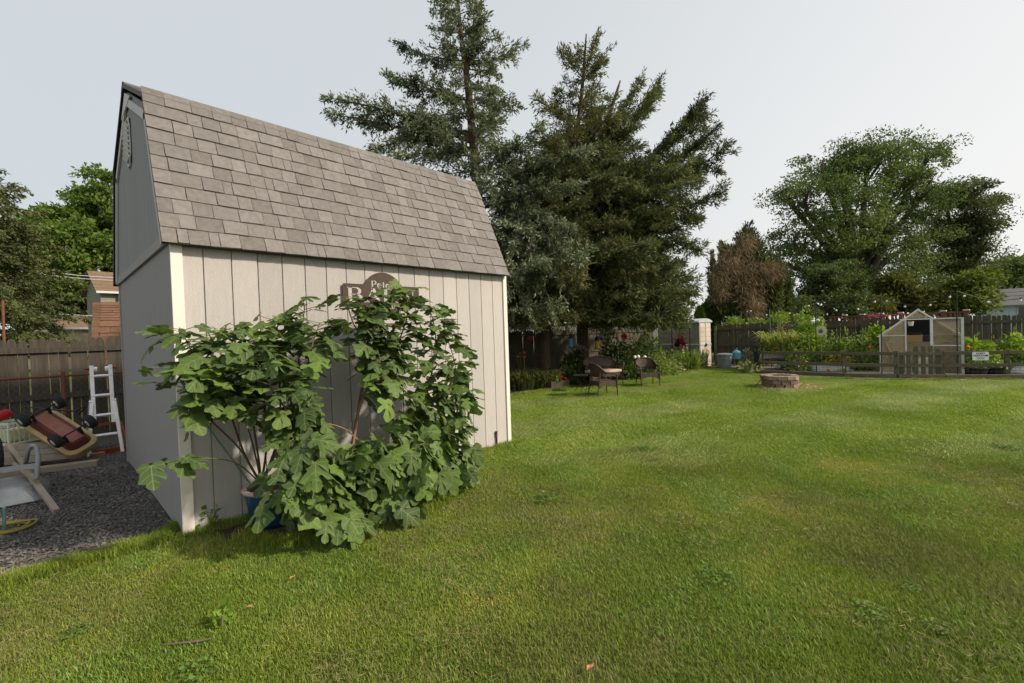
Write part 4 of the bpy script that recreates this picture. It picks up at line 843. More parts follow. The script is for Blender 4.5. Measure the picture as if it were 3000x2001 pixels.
# chain-link fence with a rusty top rail in front of the pickets
cl = thing('chain_link_fence', 'old chain link fence with a rusty top rail in front of the grey pickets', 'fence', fl(-6)+Vector((0, -.22, 0)), math.atan2(FD.y, FD.x))
obj('top_rail', MB().tube([(x, 0, 1.06) for x in np.linspace(0, 9.2, 12)], .02, 8), M['rustrail'], cl)
for x in (.4, 2.9, 5.5, 8.2): obj('post', MB().tube([(x, 0, 0), (x, 0, 1.12)], .026, 8), M['rustrail'], cl)
mb = MB(); h_ = 1.04
for i in range(-12, 110):
    for s in (1, -1):
        a = Vector((i*.085, .012*s, .03)); b = Vector((i*.085+s*h_*.85, .012*s, h_))
        if s < 0: a.x += h_*.85; b.x += h_*.85
        lo, hi = 0.0, 9.2
        if min(a.x, b.x) < lo or max(a.x, b.x) > hi: continue
        mb.beam(a, b, .0021, .0021)
obj('wire_mesh', mb, M['mesh'], cl, kind='stuff')
solo('rusty_pole', MB().tube([gd(6, 9.0), hp(6, 690, 9.0)], .022, 8), M['rustrail'], 'rusty brown pole standing behind the picket fence at the left edge', 'pole')
# ---------------------------------------------------------------- aluminium ladder
A_, B_ = gp(204, 1048), gp(281, 1036); e1 = (B_-A_); lw = e1.length; e1.normalize()
lad = thing('ladder', 'folding aluminium ladder standing against the rear fence beside the shed', 'ladder', A_, math.atan2(e1.y, e1.x))
H_ = 1.235; lean = .24
def lp(x, z, o=0): return Vector((x, lean*z/H_+o, z))
for x in (.075, lw-.075): obj('rail', MB().beam(lp(x, .42), lp(x, H_), .046, .06, (0, 1, 0)), M['alu'], lad, bev=.004)
for x0, x1 in ((.0, .055), (lw, lw-.055)): obj('outer_rail', MB().beam(lp(x0, 0, -.04), lp(x1, .72, -.04), .044, .05, (0, 1, 0)), M['alu'], lad, bev=.004)
for x0, x1 in ((-.03, .045), (lw+.03, lw-.045)): obj('outer_rail', MB().beam(Vector((x0, .42, 0)), lp(x1, .74, .05), .03, .06, (0, 1, 0)), M['alu'], lad, bev=.004)
for z, x0, x1 in ((1.085, .055, lw-.055), (.81, .055, lw-.055), (.535, .02, lw-.02), (.26, .0, lw)): obj('rung', MB().tube([lp(x0, z, -.01), lp(x1, z, -.01)], .024, 8), M['alu'], lad)
for x, s in ((.075, -1), (lw-.075, 1)):
    obj('lock_knob', MB().tube([lp(x+s*.02, H_-.04), lp(x+s*.075, H_-.04)], .017, 8), M['redpaint'], lad)
    obj('hinge', MB().tube([lp(x-s*.02, H_-.05), lp(x-s*.06, H_-.05)], .035, 10), M['galv'], lad)
# red steel frame lying behind the ladder
rfm = thing('steel_frame', 'red painted steel frame on the ground behind the ladder', 'frame', gp(225, 1032))
ro = Vector(rfm.location)
obj('lower_bar', MB().beam(gp(222, 1040, .04)-ro, gp(292, 1028, .04)-ro, .05, .07), M['redpaint'], rfm); obj('upper_bar', MB().beam(hp(205, 979, 6.75)-ro, hp(276, 968, 6.75)-ro, .03, .035), M['redpaint'], rfm)
obj('side_bar', MB().beam(hp(276, 968, 6.75)-ro, gp(296, 1028, .03)-ro, .03, .035), M['redpaint'], rfm); obj('side_bar', MB().beam(hp(205, 979, 6.75)-ro, gp(205, 1040, .03)-ro, .03, .035), M['redpaint'], rfm)
# ---------------------------------------------------------------- overturned wagon
P1, P0, P2 = hp(163, 1050, 5.65), hp(48, 976, 5.75), hp(235, 1012, 5.914)
ex = (P1-P0); WL = ex.length; ex.normalize(); ey = (P2-P1); ey = (ey-ex*ey.dot(ex)); WW = ey.length; ey.normalize(); ez = ex.cross(ey); 
if ez.z < 0: ez = -ez
wag = thing('toy_wagon', 'overturned pull wagon with a faded red underside, wheels in the air', 'wagon', P0)
wag.matrix_world = Matrix(((ex.x, ey.x, ez.x, P0.x), (ex.y, ey.y, ez.y, P0.y), (ex.z, ey.z, ez.z, P0.z), (0, 0, 0, 1)))
def rrect(x0, y0, x1, y1, r, n=5):
    o = []
    for cx, cy, a in ((x1-r, y1-r, 0), (x0+r, y1-r, 90), (x0+r, y0+r, 180), (x1-r, y0+r, 270)):
        o += [(cx+r*math.cos(R(a+90*i/n)), cy+r*math.sin(R(a+90*i/n))) for i in range(n+1)]
    return o
def loft(mb, rings, cap0=True, cap1=True):
    n = len(rings[0]); vs = [p for q in rings for p in q]
    fs = [(i*n+k, i*n+(k+1) % n, (i+1)*n+(k+1) % n, (i+1)*n+k) for i in range(len(rings)-1) for k in range(n)]
    if cap0: fs.append(tuple(range(n))[::-1])
    if cap1: fs.append(tuple((len(rings)-1)*n+k for k in range(n)))
    return mb.add(vs, fs)
rz = lambda q, z: [(x, y, z) for x, y in q]
obj('rim', loft(MB(), [rz(rrect(-.0, -.0, WL, WW, .10), -.10), rz(rrect(-.01, -.01, WL+.01, WW+.01, .11), -.03), rz(rrect(-.01, -.01, WL+.01, WW+.01, .11), .01), rz(rrect(.02, .02, WL-.02, WW-.02, .09), .022)]), M['tan'], wag, bev=.006)
obj('body', loft(MB(), [rz(rrect(.035, .035, WL-.035, WW-.035, .09), .02), rz(rrect(.075, .075, WL-.075, WW-.075, .06), .10)]), M['wagondark'], wag)
obj('bed_plate', loft(MB(), [rz(rrect(.10, .10, WL-.10, WW-.10, .02), .10), rz(rrect(.10, .10, WL-.10, WW-.10, .02), .112)]), M['wagonred'], wag)
for x in np.linspace(.2, WL-.2, 4): obj('slot', MB().box((x, -.004, -.06), (.09, .006, .018)), M['wagondark'], wag)
def wheel(parent, c, axis, r=.088, w=.085, hub=M['offwhite']):
    """c centre, axis along the wheel axle, local to the parent"""
    q = Vector(axis).to_track_quat('Z', 'Y').to_matrix()
    o = obj('wheel', MB().lathe([(r*.5, -w*.42), (r*.86, -w/2), (r*.97, -w*.36), (r, -w*.1), (r, w*.1), (r*.97, w*.36), (r*.86, w/2), (r*.5, w*.42)], 22, c, q), M['rubber'], parent, sm=True)
    obj('hub', MB().lathe([(.001, -w*.46), (r*.42, -w*.46), (r*.5, -w*.40), (r*.5, w*.40), (r*.42, w*.46), (.012, w*.46), (.012, w*.50), (.001, w*.50)], 16, c, q), hub, o)
    mb = MB()
    for k in range(16):
        a = 2*math.pi*k/16; mb.box(Vector(c)+q @ Vector((r*math.cos(a), r*math.sin(a), 0)), (.006, .014, w*.7), q @ Matrix.Rotation(a, 3, 'Z'))
    obj('tread', mb, M['rubber'], o); return o
xa, xb, zz = .13, WL-.17, .20
for x in (xa, xb):
    obj('axle', MB().tube([(x, -.02, zz), (x, WW+.05, zz)], .009, 8), M['blackmetal'], wag)
    for y in (.0, WW+.04): wheel(wag, (x, y, zz), (0, -1 if y < .1 else 1, 0))
    for s in (-.07, .07): obj('axle_bracket', MB().beam((x+s*.5, WW*.25, .11), (x, WW*.25, zz), .03, .006), M['blackmetal'], wag); obj('axle_bracket', MB().beam((x+s*.5, WW*.75, .11), (x, WW*.75, zz), .03, .006), M['blackmetal'], wag)
wi = wag.matrix_world.inverted()
obj('handle', MB().tube([wi @ hp(84, 960, 6.15), wi @ hp(57, 934, 6.2), wi @ hp(110, 940, 6.15), wi @ hp(175, 944, 6.1)], .011, 8), M['blackmetal'], wag)
obj('grip', MB().tube([wi @ hp(175, 944, 6.1), wi @ hp(184, 938, 6.1), wi @ hp(193, 934, 6.1), wi @ hp(191, 942, 6.1), wi @ hp(180, 950, 6.1), wi @ hp(175, 946, 6.1)], .011, 6), M['blackmetal'], wag)
# stacked lumber and bricks under the wagon
def block(name, a, b, w, h, z, m, label, cat, group=None):
    a, b = Vector((a.x, a.y, 0)), Vector((b.x, b.y, 0)); d = b-a
    o = solo(name, MB().box((d.length/2, 0, h/2), (d.length, w, h)), m, label, cat, (a.x, a.y, z), math.atan2(d.y, d.x), group, bev=.006); return o
g_ = 'old timbers stacked under the wagon'
block('timber', gp(-60, 1106), gp(226, 1069), .12, .07, .005, M['rawwood'], 'lowest and longest grey timber of the stack below the wagon', 'timber', g_)
block('timber', gp(-60, 1088), gp(182, 1062), .14, .075, .076, M['rawwood'], 'second timber from the ground in the stack below the wagon', 'timber', g_)
block('timber', gp(-60, 1086), gp(180, 1060), .13, .07, .152, M['paver'], 'third timber from the ground, under the green crate', 'timber', g_)
block('timber', gp(-60, 1084), gp(128, 1064), .13, .07, .223, M['rawwood'], 'topmost short timber carrying the green crate', 'timber', g_)
block('brick', gp(150, 1068), gp(170, 1064), .09, .055, .078, M['brickred'], 'red brick wedged under the near corner of the wagon', 'brick', 'loose bricks by the wagon')
block('brick', gp(208, 1052), gp(240, 1046), .09, .055, .004, M['brickred'], 'tan brick on the gravel at the right end of the wagon', 'brick', 'loose bricks by the wagon')
# ---------------------------------------------------------------- milk crate and red cloth
ca, cb = hp(-30, 1008, 5.75), hp(28, 1000, 5.7); dv = Vector((cb.x-ca.x, cb.y-ca.y, 0)).normalized()
cr = thing('milk_crate', 'pale green plastic milk crate on the timber stack at the left edge', 'crate', (ca.x, ca.y, .294), math.atan2(dv.y, dv.x))
a_, h_ = .33, .28
mb = MB()
for z in (.01, h_-.012): 
    for p, q in (((0, 0), (a_, 0)), ((a_, 0), (a_, a_)), ((a_, a_), (0, a_)), ((0, a_), (0, 0))): mb.beam((*p, z), (*q, z), .016, .03)
for p in ((0, 0), (a_, 0), (a_, a_), (0, a_)): mb.beam((*p, 0), (*p, h_), .02, .02)
obj('frame', mb, M['crate'], cr)
for nm, o_, d_ in (('side_grid', (0, 0), (1, 0)), ('side_grid', (a_, 0), (0, 1)), ('side_grid', (0, a_), (1, 0)), ('side_grid', (0, 0), (0, 1))):
    mb = MB()
    for k in range(1, 6): q = (o_[0]+d_[0]*a_*k/6, o_[1]+d_[1]*a_*k/6); mb.beam((*q, 0), (*q, h_), .009, .009)
    for z in (.07, .13, .19, .235): mb.beam((*o_, z), (o_[0]+d_[0]*a_, o_[1]+d_[1]*a_, z), .009, .009)
    obj(nm, mb, M['crate'], cr)
obj('floor_panel', MB().box((a_/2, a_/2, .012), (a_, a_, .006)), M['crate'], cr)
rc = MB().ball((0, 0, .08), .085, 10, 7, .8); rc.v = [(x*(1+.25*math.sin(9*x+7*z)), y*(1+.2*math.sin(11*y)), z+.02*math.sin(30*x)) for x, y, z in rc.v]
solo('red_cloth', rc, M['redcloth'], 'bright red crumpled cloth on top of the green crate', 'cloth', tuple(Vector((ca.x, ca.y, .57))+dv*.06+Vector((-dv.y, dv.x, 0))*.12), sm=True)
yb = MB().box((.16, .16, .09), (.28, .26, .14))
solo('yellow_parts', yb, mat('pale_yellow_plastic', (.62, .55, .28), .5, (.70, .66, .42), 20), 'pale yellow plastic pieces packed inside the green crate', 'plastic parts', (ca.x, ca.y, .31), math.atan2(dv.y, dv.x))
# ---------------------------------------------------------------- overturned wheelbarrow
T0, T1 = gp(0, 1170), gp(104, 1150); e = T1-T0; L1 = e.length; e.normalize()
wb = thing('wheelbarrow', 'overturned grey wheelbarrow on the gravel, wooden handle touching the ground', 'wheelbarrow', T0, math.atan2(e.y, e.x))
wb.rotation_euler = (0, 0, math.atan2(e.y, e.x)); bpy.context.view_layer.update(); wi = wb.matrix_world.inverted()
obj('tray', loft(MB(), [rz(rrect(-.95, 0, L1, .82, .09), .012), rz(rrect(-.88, .06, L1-.07, .76, .10), .125), rz(rrect(-.85, .09, L1-.10, .73, .10), .155), rz(rrect(-.78, .15, L1-.17, .66, .10), .16)]), M['tray'], wb, sm=False, bev=.012)
obj('tray_lip', loft(MB(), [rz(rrect(-.97, -.02, L1+.02, .84, .10), .0), rz(rrect(-.97, -.02, L1+.02, .84, .10), .016)]), M['blackmetal'], wb)
HA, HB = wi @ gp(130, 1174, .022), wi @ hp(18, 1022, 5.25)
obj('handle', MB().beam(HA, HB, .045, .045), M['rawwood'], wb, bev=.005); obj('handle_grip', MB().beam(HA, HA.lerp(HB, .16), .036, .036), M['rawwood'], wb)
obj('frame_bar', MB().beam(wi @ hp(-40, 1084, 4.75), wi @ hp(90, 1068, 4.6), .012, .05), M['steel'], wb)
obj('leg', MB().tube([wi @ hp(58, 1068, 4.75), wi @ hp(65, 1034, 4.7), wi @ hp(73, 1023, 4.66), wi @ hp(84, 1024, 4.62), wi @ hp(88, 1048, 4.6), wi @ hp(84, 1100, 4.45)], .02, 8), M['steel'], wb, sm=True)
obj('brace', MB().beam(wi @ hp(30, 1065, 4.8), wi @ hp(84, 1100, 4.45), .03, .03), M['rawwood'], wb)
hd = (HB-HA).normalized(); wheel(wb, wi @ hp(-14, 1044, 4.8), hd.cross(Vector((0, 0, 1))), .20, .10)
# garden hose coil and stake at the lower left
hc = gp(6, 1222)
mb = MB()
for k, (rr_, zz_) in enumerate(((.15, .012), (.135, .032), (.16, .03))):
    mb.tube([(rr_*math.cos(a)+.02*k, rr_*.9*math.sin(a), zz_+.006*math.sin(3*a+k)) for a in np.linspace(0, 6.283, 26)], .011, 6)
solo('garden_hose', mb, M['hose'], 'yellow-green coiled garden hose on the gravel at the lower left edge', 'hose', tuple(hc), sm=True)
solo('metal_stake', MB().tube([gp(10, 1228, .0), hp(9, 1165, 3.62)], .011, 6), M['tealhose'], 'pale grey-green stake standing in the coiled hose', 'stake')
# ================================================================ LEFT BACKGROUND BUILDINGS
def house(name, label, origin, heading, w, d, hw_, hr, roofm, wallm, over=.35, windows=(), group=None):
    """gable faces local -X / +X ends; ridge along local X; local -Y is the front"""
    t_ = thing(name, label, 'house', origin, R(90-heading), group)
    obj('wall', MB().prism([(0, 0), (d, 0), (d, hw_), (d/2, hr), (0, hw_)], w, Matrix(((0, 1, 0), (1, 0, 0), (0, 0, 1)))), wallm, t_)
    for s in (0, 1):
        y0, y1 = (-over, d/2) if s == 0 else (d+over, d/2); sl = (hr-hw_)/(d/2); z0 = hw_-over*sl
        rf_ = obj('roof', MB().add([(-over, y0, z0), (w+over, y0, z0), (w+over, y1, hr+.02), (-over, y1, hr+.02), (-over, y0, z0+.09), (w+over, y0, z0+.09), (w+over, y1, hr+.11), (-over, y1, hr+.11)], [(0, 1, 2, 3), (4, 7, 6, 5), (0, 4, 5, 1), (1, 5, 6, 2), (2, 6, 7, 3), (3, 7, 4, 0)]), roofm, t_)
        obj('gutter', MB().box((w/2, y0+(-.06 if s == 0 else .06), z0+.05), (w+2*over, .1, .12)), M['whitewall'], rf_)
        mb = MB(); n = max(3, int((hr-z0)/.22))
        for k in range(1, n): f = k/n; mb.box((w/2, y0+(y1-y0)*f, z0+.095+(hr+.02-z0)*f), (w+2*over, .03, .02))
        obj('shingle_course', mb, roofm, rf_, kind='stuff')
    mb = MB()
    for k in range(1, int(hw_/.16)): mb.box((w/2, -.008, k*.16), (w, .016, .02)); mb.box((-.008, d/2, k*.16), (.016, d, .02))
    for k in range(int((hr-hw_)/.16)): ww = d*(1-k*.16/(hr-hw_)); mb.box((-.008, d/2, hw_+k*.16), (.016, ww, .02))
    obj('clapboard_edges', mb, wallm, t_, kind='stuff')
    for x, z, a, b in windows:
        f = obj('window', MB().box((x, -.03, z), (a, .06, b)), M['whitewall'], t_); obj('pane', MB().box((x, -.065, z), (a-.12, .012, b-.12)), M['glassdark'], f)
    return t_
hl = house('house', 'grey-green clapboard house with a brown shingled roof seen left of the shed', gd(236, 27), 82, 8, 3.2, 4.85, 6.05, M['brownroof'], M['greensiding'], .25, windows=[(2.4, 3.75, 1.5, 1.3)])
# porch post and dark porch of that house
obj('porch_post', MB().box((.9, -.2, 2.4), (.22, .22, 4.7)), M['whitewall'], hl)
# small shed whose steep roof is laid with red cedar shakes
b0 = gd(207, 13.0); b1 = gd(300, 13.4); dd = Vector((b1.x-b0.x, b1.y-b0.y, 0)); L2 = dd.length
ck = thing('shake_shed', 'neighbouring shed with red-brown cedar shake courses behind the picket fence', 'shed', b0, math.atan2(dd.y, dd.x))
obj('wall', MB().box((L2/2, .75, .9), (L2, 1.4, 1.8)), M['cedarshake'], ck)
sr = obj('shake_roof', MB().add([(0, 0, .9), (L2, 0, .9), (L2, .42, 2.76), (0, .42, 2.76), (0, .5, .9), (L2, .5, .9), (L2, .5, 2.76), (0, .5, 2.76)], [(0, 1, 2, 3), (4, 7, 6, 5), (0, 3, 7, 4), (1, 5, 6, 2), (3, 2, 6, 7), (0, 4, 5, 1)]), M['cedarshake'], ck)
z = .95; k = 0
while z < 2.74:
    hh = (.19 if z < 2.22 else .075); x = .16
    while x < L2-.02:
        w = min(random.uniform(.22, .6), L2-x); y = (z-.9)/1.86*.42
        obj('shake', MB().add([(0, -.03, 0), (w-.008, -.03, random.uniform(-.01, .01)), (w-.008, .42*hh/1.86, hh+.02), (0, .42*hh/1.86, hh+.02), (0, 0, 0), (w-.008, 0, 0)], [(0, 1, 2, 3), (0, 4, 5, 1)]), M['cedarshake'], sr, (x, y-.004, z)); x += w
    obj('corner_shake', MB().box((.08, -.03+.0, hh/2), (.16+random.uniform(-.02, .03), .05, hh-.008)), M['cedarshake'], sr, (0, (z-.9)/1.86*.42-.004, z)); z += hh; k += 1
gr_ = house('house', 'low cream building with a white eave glimpsed over the picket fence', gd(128, 30), 75, 9, 6, 2.8, 3.7, M['brownroof'], M['creamwall'], .3)
house('house', 'white neighbouring house glimpsed under the cedar branches', gd(1150, 27), 100, 15, 7, 2.15, 3.4, M['greyroof'], M['whitewall'], .35, windows=[(3, 1.4, 1.2, 1.1), (8, 1.4, 1.6, 1.1)])
house('house', 'pale blue vinyl house with a charcoal roof at the right edge', gd(2277, 30), 172, 10, 4.2, 2.36, 3.3, M['greyroof'], M['bluesiding'], .25, windows=[(1.95, 1.75, 1.6, .9)])
for i, (u0, v0, u1, v1, lab) in enumerate([(120, 620, 262, 634, 'upper of two power lines crossing the trees at left'), (120, 628, 262, 640, 'lower of two power lines crossing the trees at left'), (120, 716, 216, 719, 'single low cable crossing in front of the left trees')]):
    a, b = hp(u0-90, v0-8, 22), hp(u1+60, v1+6, 22)
    solo('power_line', MB().tube([a.lerp(b, t_)-Vector((0, 0, .12*math.sin(t_*math.pi))) for t_ in np.linspace(0, 1, 9)], .014, 4), M['galv'], lab, 'cable', group='cables left of the shed')
# ================================================================ RIGHT YARD: seating
def arch_pts(xs=1.0, s=.82):
    h = [(.29, -.27, .545), (.30, -.235, .605), (.30, -.10, .625), (.30, .06, .645), (.29, .15, .71), (.25, .22, .79), (.16, .275, .845), (0, .295, .862)]
    f = h+[(-x, y, z) for x, y, z in h[-2::-1]]
    return [Vector((x*xs, y, z))*s for x, y, z in f]
def wicker_seat(name, label, cat, loc, hd_, xs=1.0, s=.82, cushion=False, group=None):
    t_ = thing(name, label, cat, (loc.x, loc.y, 0), head(hd_), group); V3 = lambda x, y, z: Vector((x*xs, y, z))*s
    A = bez(arch_pts(xs, s), 40); obj('rim', MB().tube(A, .025*s, 7), M['wicker'], t_, sm=True)
    idx = [i for i, p in enumerate(A) if p.y > .0]; top = [A[i] for i in idx]; mb = MB()
    n = len(top); low = [Vector((p.x*.93, p.y*.86+.0, (.50+.03*math.sin(math.pi*k/(n-1)))*s)) for k, p in enumerate(top)]
    rows = [[a.lerp(b, f) for a, b in zip(low, top)] for f in (0, .2, .4, .6, .8, 1)]
    for a, b in zip(rows, rows[1:]): mb.strip(a, b)
    o = obj('backrest', mb, M['wicker'], t_, sm=True); so = o.modifiers.new('solid', 'SOLIDIFY'); so.thickness = .018*s; so.offset = 0
    obj('lower_back_rail', MB().tube(low[::3]+[low[-1]], .012*s, 6), M['wicker'], t_)
    obj('seat', loft(MB(), [rz([(x*xs*s, y*s) for x, y in rrect(-.275, -.27, .275, .24, .05)], .37*s), rz([(x*xs*s, y*s) for x, y in rrect(-.275, -.27, .275, .24, .05)], .41*s)]), M['wicker'], t_, bev=.006)
    for sx in (-1, 1):
        o = [V3(sx*.285, -.265, .56), V3(sx*.28, -.275, .38), V3(sx*.275, -.285, 0)]; obj('leg', MB().tube(o, [.022*s, .020*s, .014*s], 7), M['wicker'], t_)
        o = [V3(sx*.25, .20, .66), V3(sx*.25, .23, .38), V3(sx*.265, .30, 0)]; obj('leg', MB().tube(o, [.018*s, .018*s, .014*s], 7), M['wicker'], t_)
    def apron(x0, y0, x1, y1, nm):
        A_, B_ = [], []
        for k in range(13):
            f = k/12; x, y = x0+(x1-x0)*f, y0+(y1-y0)*f; A_.append(V3(x, y, .385)); B_.append(V3(x, y, .22+.085*math.sin(math.pi*f)**.6))
        o = obj(nm, MB().strip(A_, B_), M['wicker'], t_); so = o.modifiers.new('solid', 'SOLIDIFY'); so.thickness = .016*s; so.offset = 0
    apron(-.27, -.272, .27, -.272, 'front_apron'); apron(.272, -.26, .262, .23, 'side_apron'); apron(-.272, -.26, -.262, .23, 'side_apron'); apron(-.25, .235, .25, .235, 'rear_apron')
    if cushion:
        obj('cushion', loft(MB(), [rz([(x*xs*s, y*s) for x, y in rrect(-.265, -.285, .265, .20, .06)], z*s) for z in (.412,)]+[rz([(x*xs*s, y*s) for x, y in rrect(-.275, -.295, .275, .21, .06)], z*s) for z in (.43, .475)]+[rz([(x*xs*s, y*s) for x, y in rrect(-.255, -.275, .255, .19, .06)], .495*s)]), M['cushion'], t_, sm=False, bev=.012)
    return t_
wicker_seat('wicker_loveseat', 'brown wicker loveseat with a pale seat cushion, under the cedars', 'loveseat', gp(1384, 886), 203, 1.9, .90, True)
wicker_seat('wicker_chair', 'brown wicker armchair turned sideways in front of the loveseat', 'chair', gp(1384, 908), 118, 1.0, .86, False, 'wicker armchairs on the lawn')
wicker_seat('wicker_chair', 'brown wicker armchair standing alone on the lawn, facing the camera', 'chair', gp(1487, 886), 224, 1.03, .84, False, 'wicker armchairs on the lawn')
tb = thing('folding_table', 'small dark folding side table left of the wicker loveseat', 'table', gp(1334, 898), head(150))
obj('table_top', MB().box((0, 0, .40), (.42, .34, .02)), M['blackmetal'], tb, bev=.004)
for x in (-.17, .17):
    obj('leg', MB().beam((x, -.16, 0), (x, .15, .39), .012, .012), M['blackmetal'], tb); obj('leg', MB().beam((x, .16, 0), (x, -.15, .39), .012, .012), M['blackmetal'], tb)
obj('stretcher', MB().beam((-.17, -.1, .08), (.17, -.1, .08), .014, .014), M['steel'], tb)
# ================================================================ plants
def blades(n, rad, h, w, arch, flat=1.0):
    a = rng.uniform(0, 6.28, n); r0 = rad*np.sqrt(rng.random(n)); b = np.stack([np.cos(a)*r0, np.sin(a)*r0, np.zeros(n)], 1)
    az = a+rng.normal(0, .9, n); o = np.stack([np.cos(az), np.sin(az), np.zeros(n)], 1); H = h*rng.uniform(.55, 1.1, n)[:, None]; ar = arch*rng.uniform(.3, 1.2, n)[:, None]
    side = np.stack([-np.sin(az), np.cos(az), np.zeros(n)], 1)*w*.5
    up = np.array([0, 0, 1.0]); pts = [b, b+up*H*.55+o*ar*H*.25, b+up*H*.92+o*ar*H*.65, b+up*H*(1-.25*ar)+o*ar*H*1.15]; ws = [.7, 1, .75, .08]
    return np.concatenate([np.stack([pts[i]-side*ws[i], pts[i]+side*ws[i], pts[i+1]+side*ws[i+1], pts[i+1]-side*ws[i+1]], 1) for i in range(3)])
def dome(n, rx, ry, h, L, wd, z0=0.0, up=.5, shell=.6, nrm=(0, 0, 1)):
    d = unit(rng.normal(size=(n, 3))); d[:, 2] = np.abs(d[:, 2]); r = np.where(rng.random(n) < shell, rng.uniform(.8, 1.05, n), rng.uniform(.2, .9, n))
    lump = 1+.22*np.sin(d[:, 0]*7+d[:, 2]*5)*np.cos(d[:, 1]*8+d[:, 2]*3)
    P = d*(r*lump)[:, None]*np.array([rx, ry, h]); P[:, 2] += z0; A = d+rng.normal(size=(n, 3))*.6; A[:, 2] += up-.5
    l = L*rng.uniform(.6, 1.3, n); return leaves(P, A, l, l*wd, .12, np.array(nrm)*1.2)
def plant(name, label, cat, loc, V, m, group=None, part='leaves', stems=0, sh=.5, sr=.1):
    t_ = thing(name, label, cat, (loc.x, loc.y, 0), 0, group)
    obj(part, npmesh(part, V, None, m), None, t_)
    if stems:
        mb = MB()
        for k in range(stems):
            a = random.uniform(0, 6.28); q = sr*random.random()
            mb.tube([(q*.4*math.cos(a), q*.4*math.sin(a), 0), (q*.8*math.cos(a), q*.8*math.sin(a), sh*.6), (q*1.3*math.cos(a), q*1.3*math.sin(a), sh)], [.012, .009, .004], 5)
        obj('stems', mb, M['greenstem'], t_)
    return t_
def flowers(t_, spots, r, m, name='flower'):
    """each bloom a little whorl of petals"""
    for p in spots:
        n = 14; a = np.arange(n)*2.4; A = np.stack([np.cos(a), np.sin(a), rng.uniform(-.2, .9, n)], 1)
        obj(name, npmesh(name, leaves(np.zeros((n, 3)), A, r*rng.uniform(.8, 1.1, n), np.full(n, r*.7), .1, A[:, [1, 0, 2]]), None, m), None, t_, p)
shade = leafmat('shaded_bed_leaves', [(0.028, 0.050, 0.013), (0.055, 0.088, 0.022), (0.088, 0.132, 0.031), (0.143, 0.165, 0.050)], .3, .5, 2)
lily = leafmat('daylily_blades', [(0.05, 0.065, 0.018), (0.09, 0.11, 0.03), (0.14, 0.155, 0.05), (0.22, 0.20, 0.09)], .3, .5, 3)
hostam = leafmat('variegated_hosta', [(0.099, 0.154, 0.039), (0.220, 0.275, 0.088), (0.462, 0.462, 0.220), (0.572, 0.550, 0.330)], .3, .5, 4)
silver = leafmat('silvery_leaves', [(0.10, 0.13, 0.09), (0.19, 0.22, 0.16), (0.30, 0.32, 0.26)], .25, .6, 4)
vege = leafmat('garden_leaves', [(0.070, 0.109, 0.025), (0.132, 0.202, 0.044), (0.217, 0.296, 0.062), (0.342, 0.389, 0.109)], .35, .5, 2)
corn = leafmat('pale_yellow_green_blades', [(0.156, 0.204, 0.042), (0.264, 0.312, 0.072), (0.384, 0.408, 0.144)], .35, .5, 3)
lime = leafmat('lime_leaves_near', [(0.096, 0.168, 0.022), (0.168, 0.264, 0.036), (0.264, 0.360, 0.060)], .4, .5, 2)
t1 = plant('daylily_clump', 'arching daylily clump beside the far shed corner, a few orange blooms above', 'plant', gp(1203, 893), blades(520, .42, .55, .022, .9), lily, 'daylily clumps by the cedars')
for (x, y, z) in ((-.1, .1, .86), (.05, .15, .93), (.2, .12, .95), (.1, .05, .83)): t1_ = obj('flower_stalk', MB().tube([(x*.4, y*.4, 0), (x, y, z)], .005, 4), M['greenstem'], t1)
flowers(t1, [(-.1, .1, .87), (.05, .15, .94), (.2, .12, .96), (.1, .05, .84)], .05, M['orange'])
plant('daylily_clump', 'darker daylily clump between the first clump and the wooden planter', 'plant', gp(1246, 891), blades(420, .34, .52, .022, .9), lily, 'daylily clumps by the cedars')
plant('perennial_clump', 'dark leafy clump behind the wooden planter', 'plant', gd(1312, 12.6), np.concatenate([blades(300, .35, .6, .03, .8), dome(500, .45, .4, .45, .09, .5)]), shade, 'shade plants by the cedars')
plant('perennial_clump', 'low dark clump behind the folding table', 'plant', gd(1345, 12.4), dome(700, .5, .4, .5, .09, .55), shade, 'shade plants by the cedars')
pc_, pd = gp(1266, 895), gp(1308, 889); d_ = pd-pc_
pl = thing('planter_box', 'low grey wooden planter box with red blooms under the cedars', 'planter', pc_, math.atan2(d_.y, d_.x))
for c, q in (((d_.length/2, .012, .10), (d_.length, .025, .2)), ((d_.length/2, .42, .10), (d_.length, .025, .2)), ((.012, .216, .10), (.025, .38, .2)), ((d_.length-.012, .216, .10), (.025, .38, .2))): obj('board', MB().box(c, q), M['greywood'], pl, bev=.004)
obj('soil_fill', MB().box((d_.length/2, .216, .08), (d_.length-.05, .38, .16)), M['soil'], pl)
pm = pc_.lerp(pd, .35)+Vector((.05, .2, 0)); t_ = plant('canna_plant', 'light green leafy plant with red flowers growing in the wooden planter', 'plant', pm, leaves(np.tile([[0, 0, .17]], (16, 1))+rng.normal(0, .06, (16, 3))*[1, 1, 0], rng.normal(size=(16, 3))*.6+[0, 0, .9], rng.uniform(.2, .34, 16), np.full(16, .10), .1), lime)
flowers(t_, [(.14, -.12, .36), (.18, -.16, .29), (.17, -.10, .23), (.30, -.20, .24), (.33, -.2, .2)], .06, M['redpetal'])
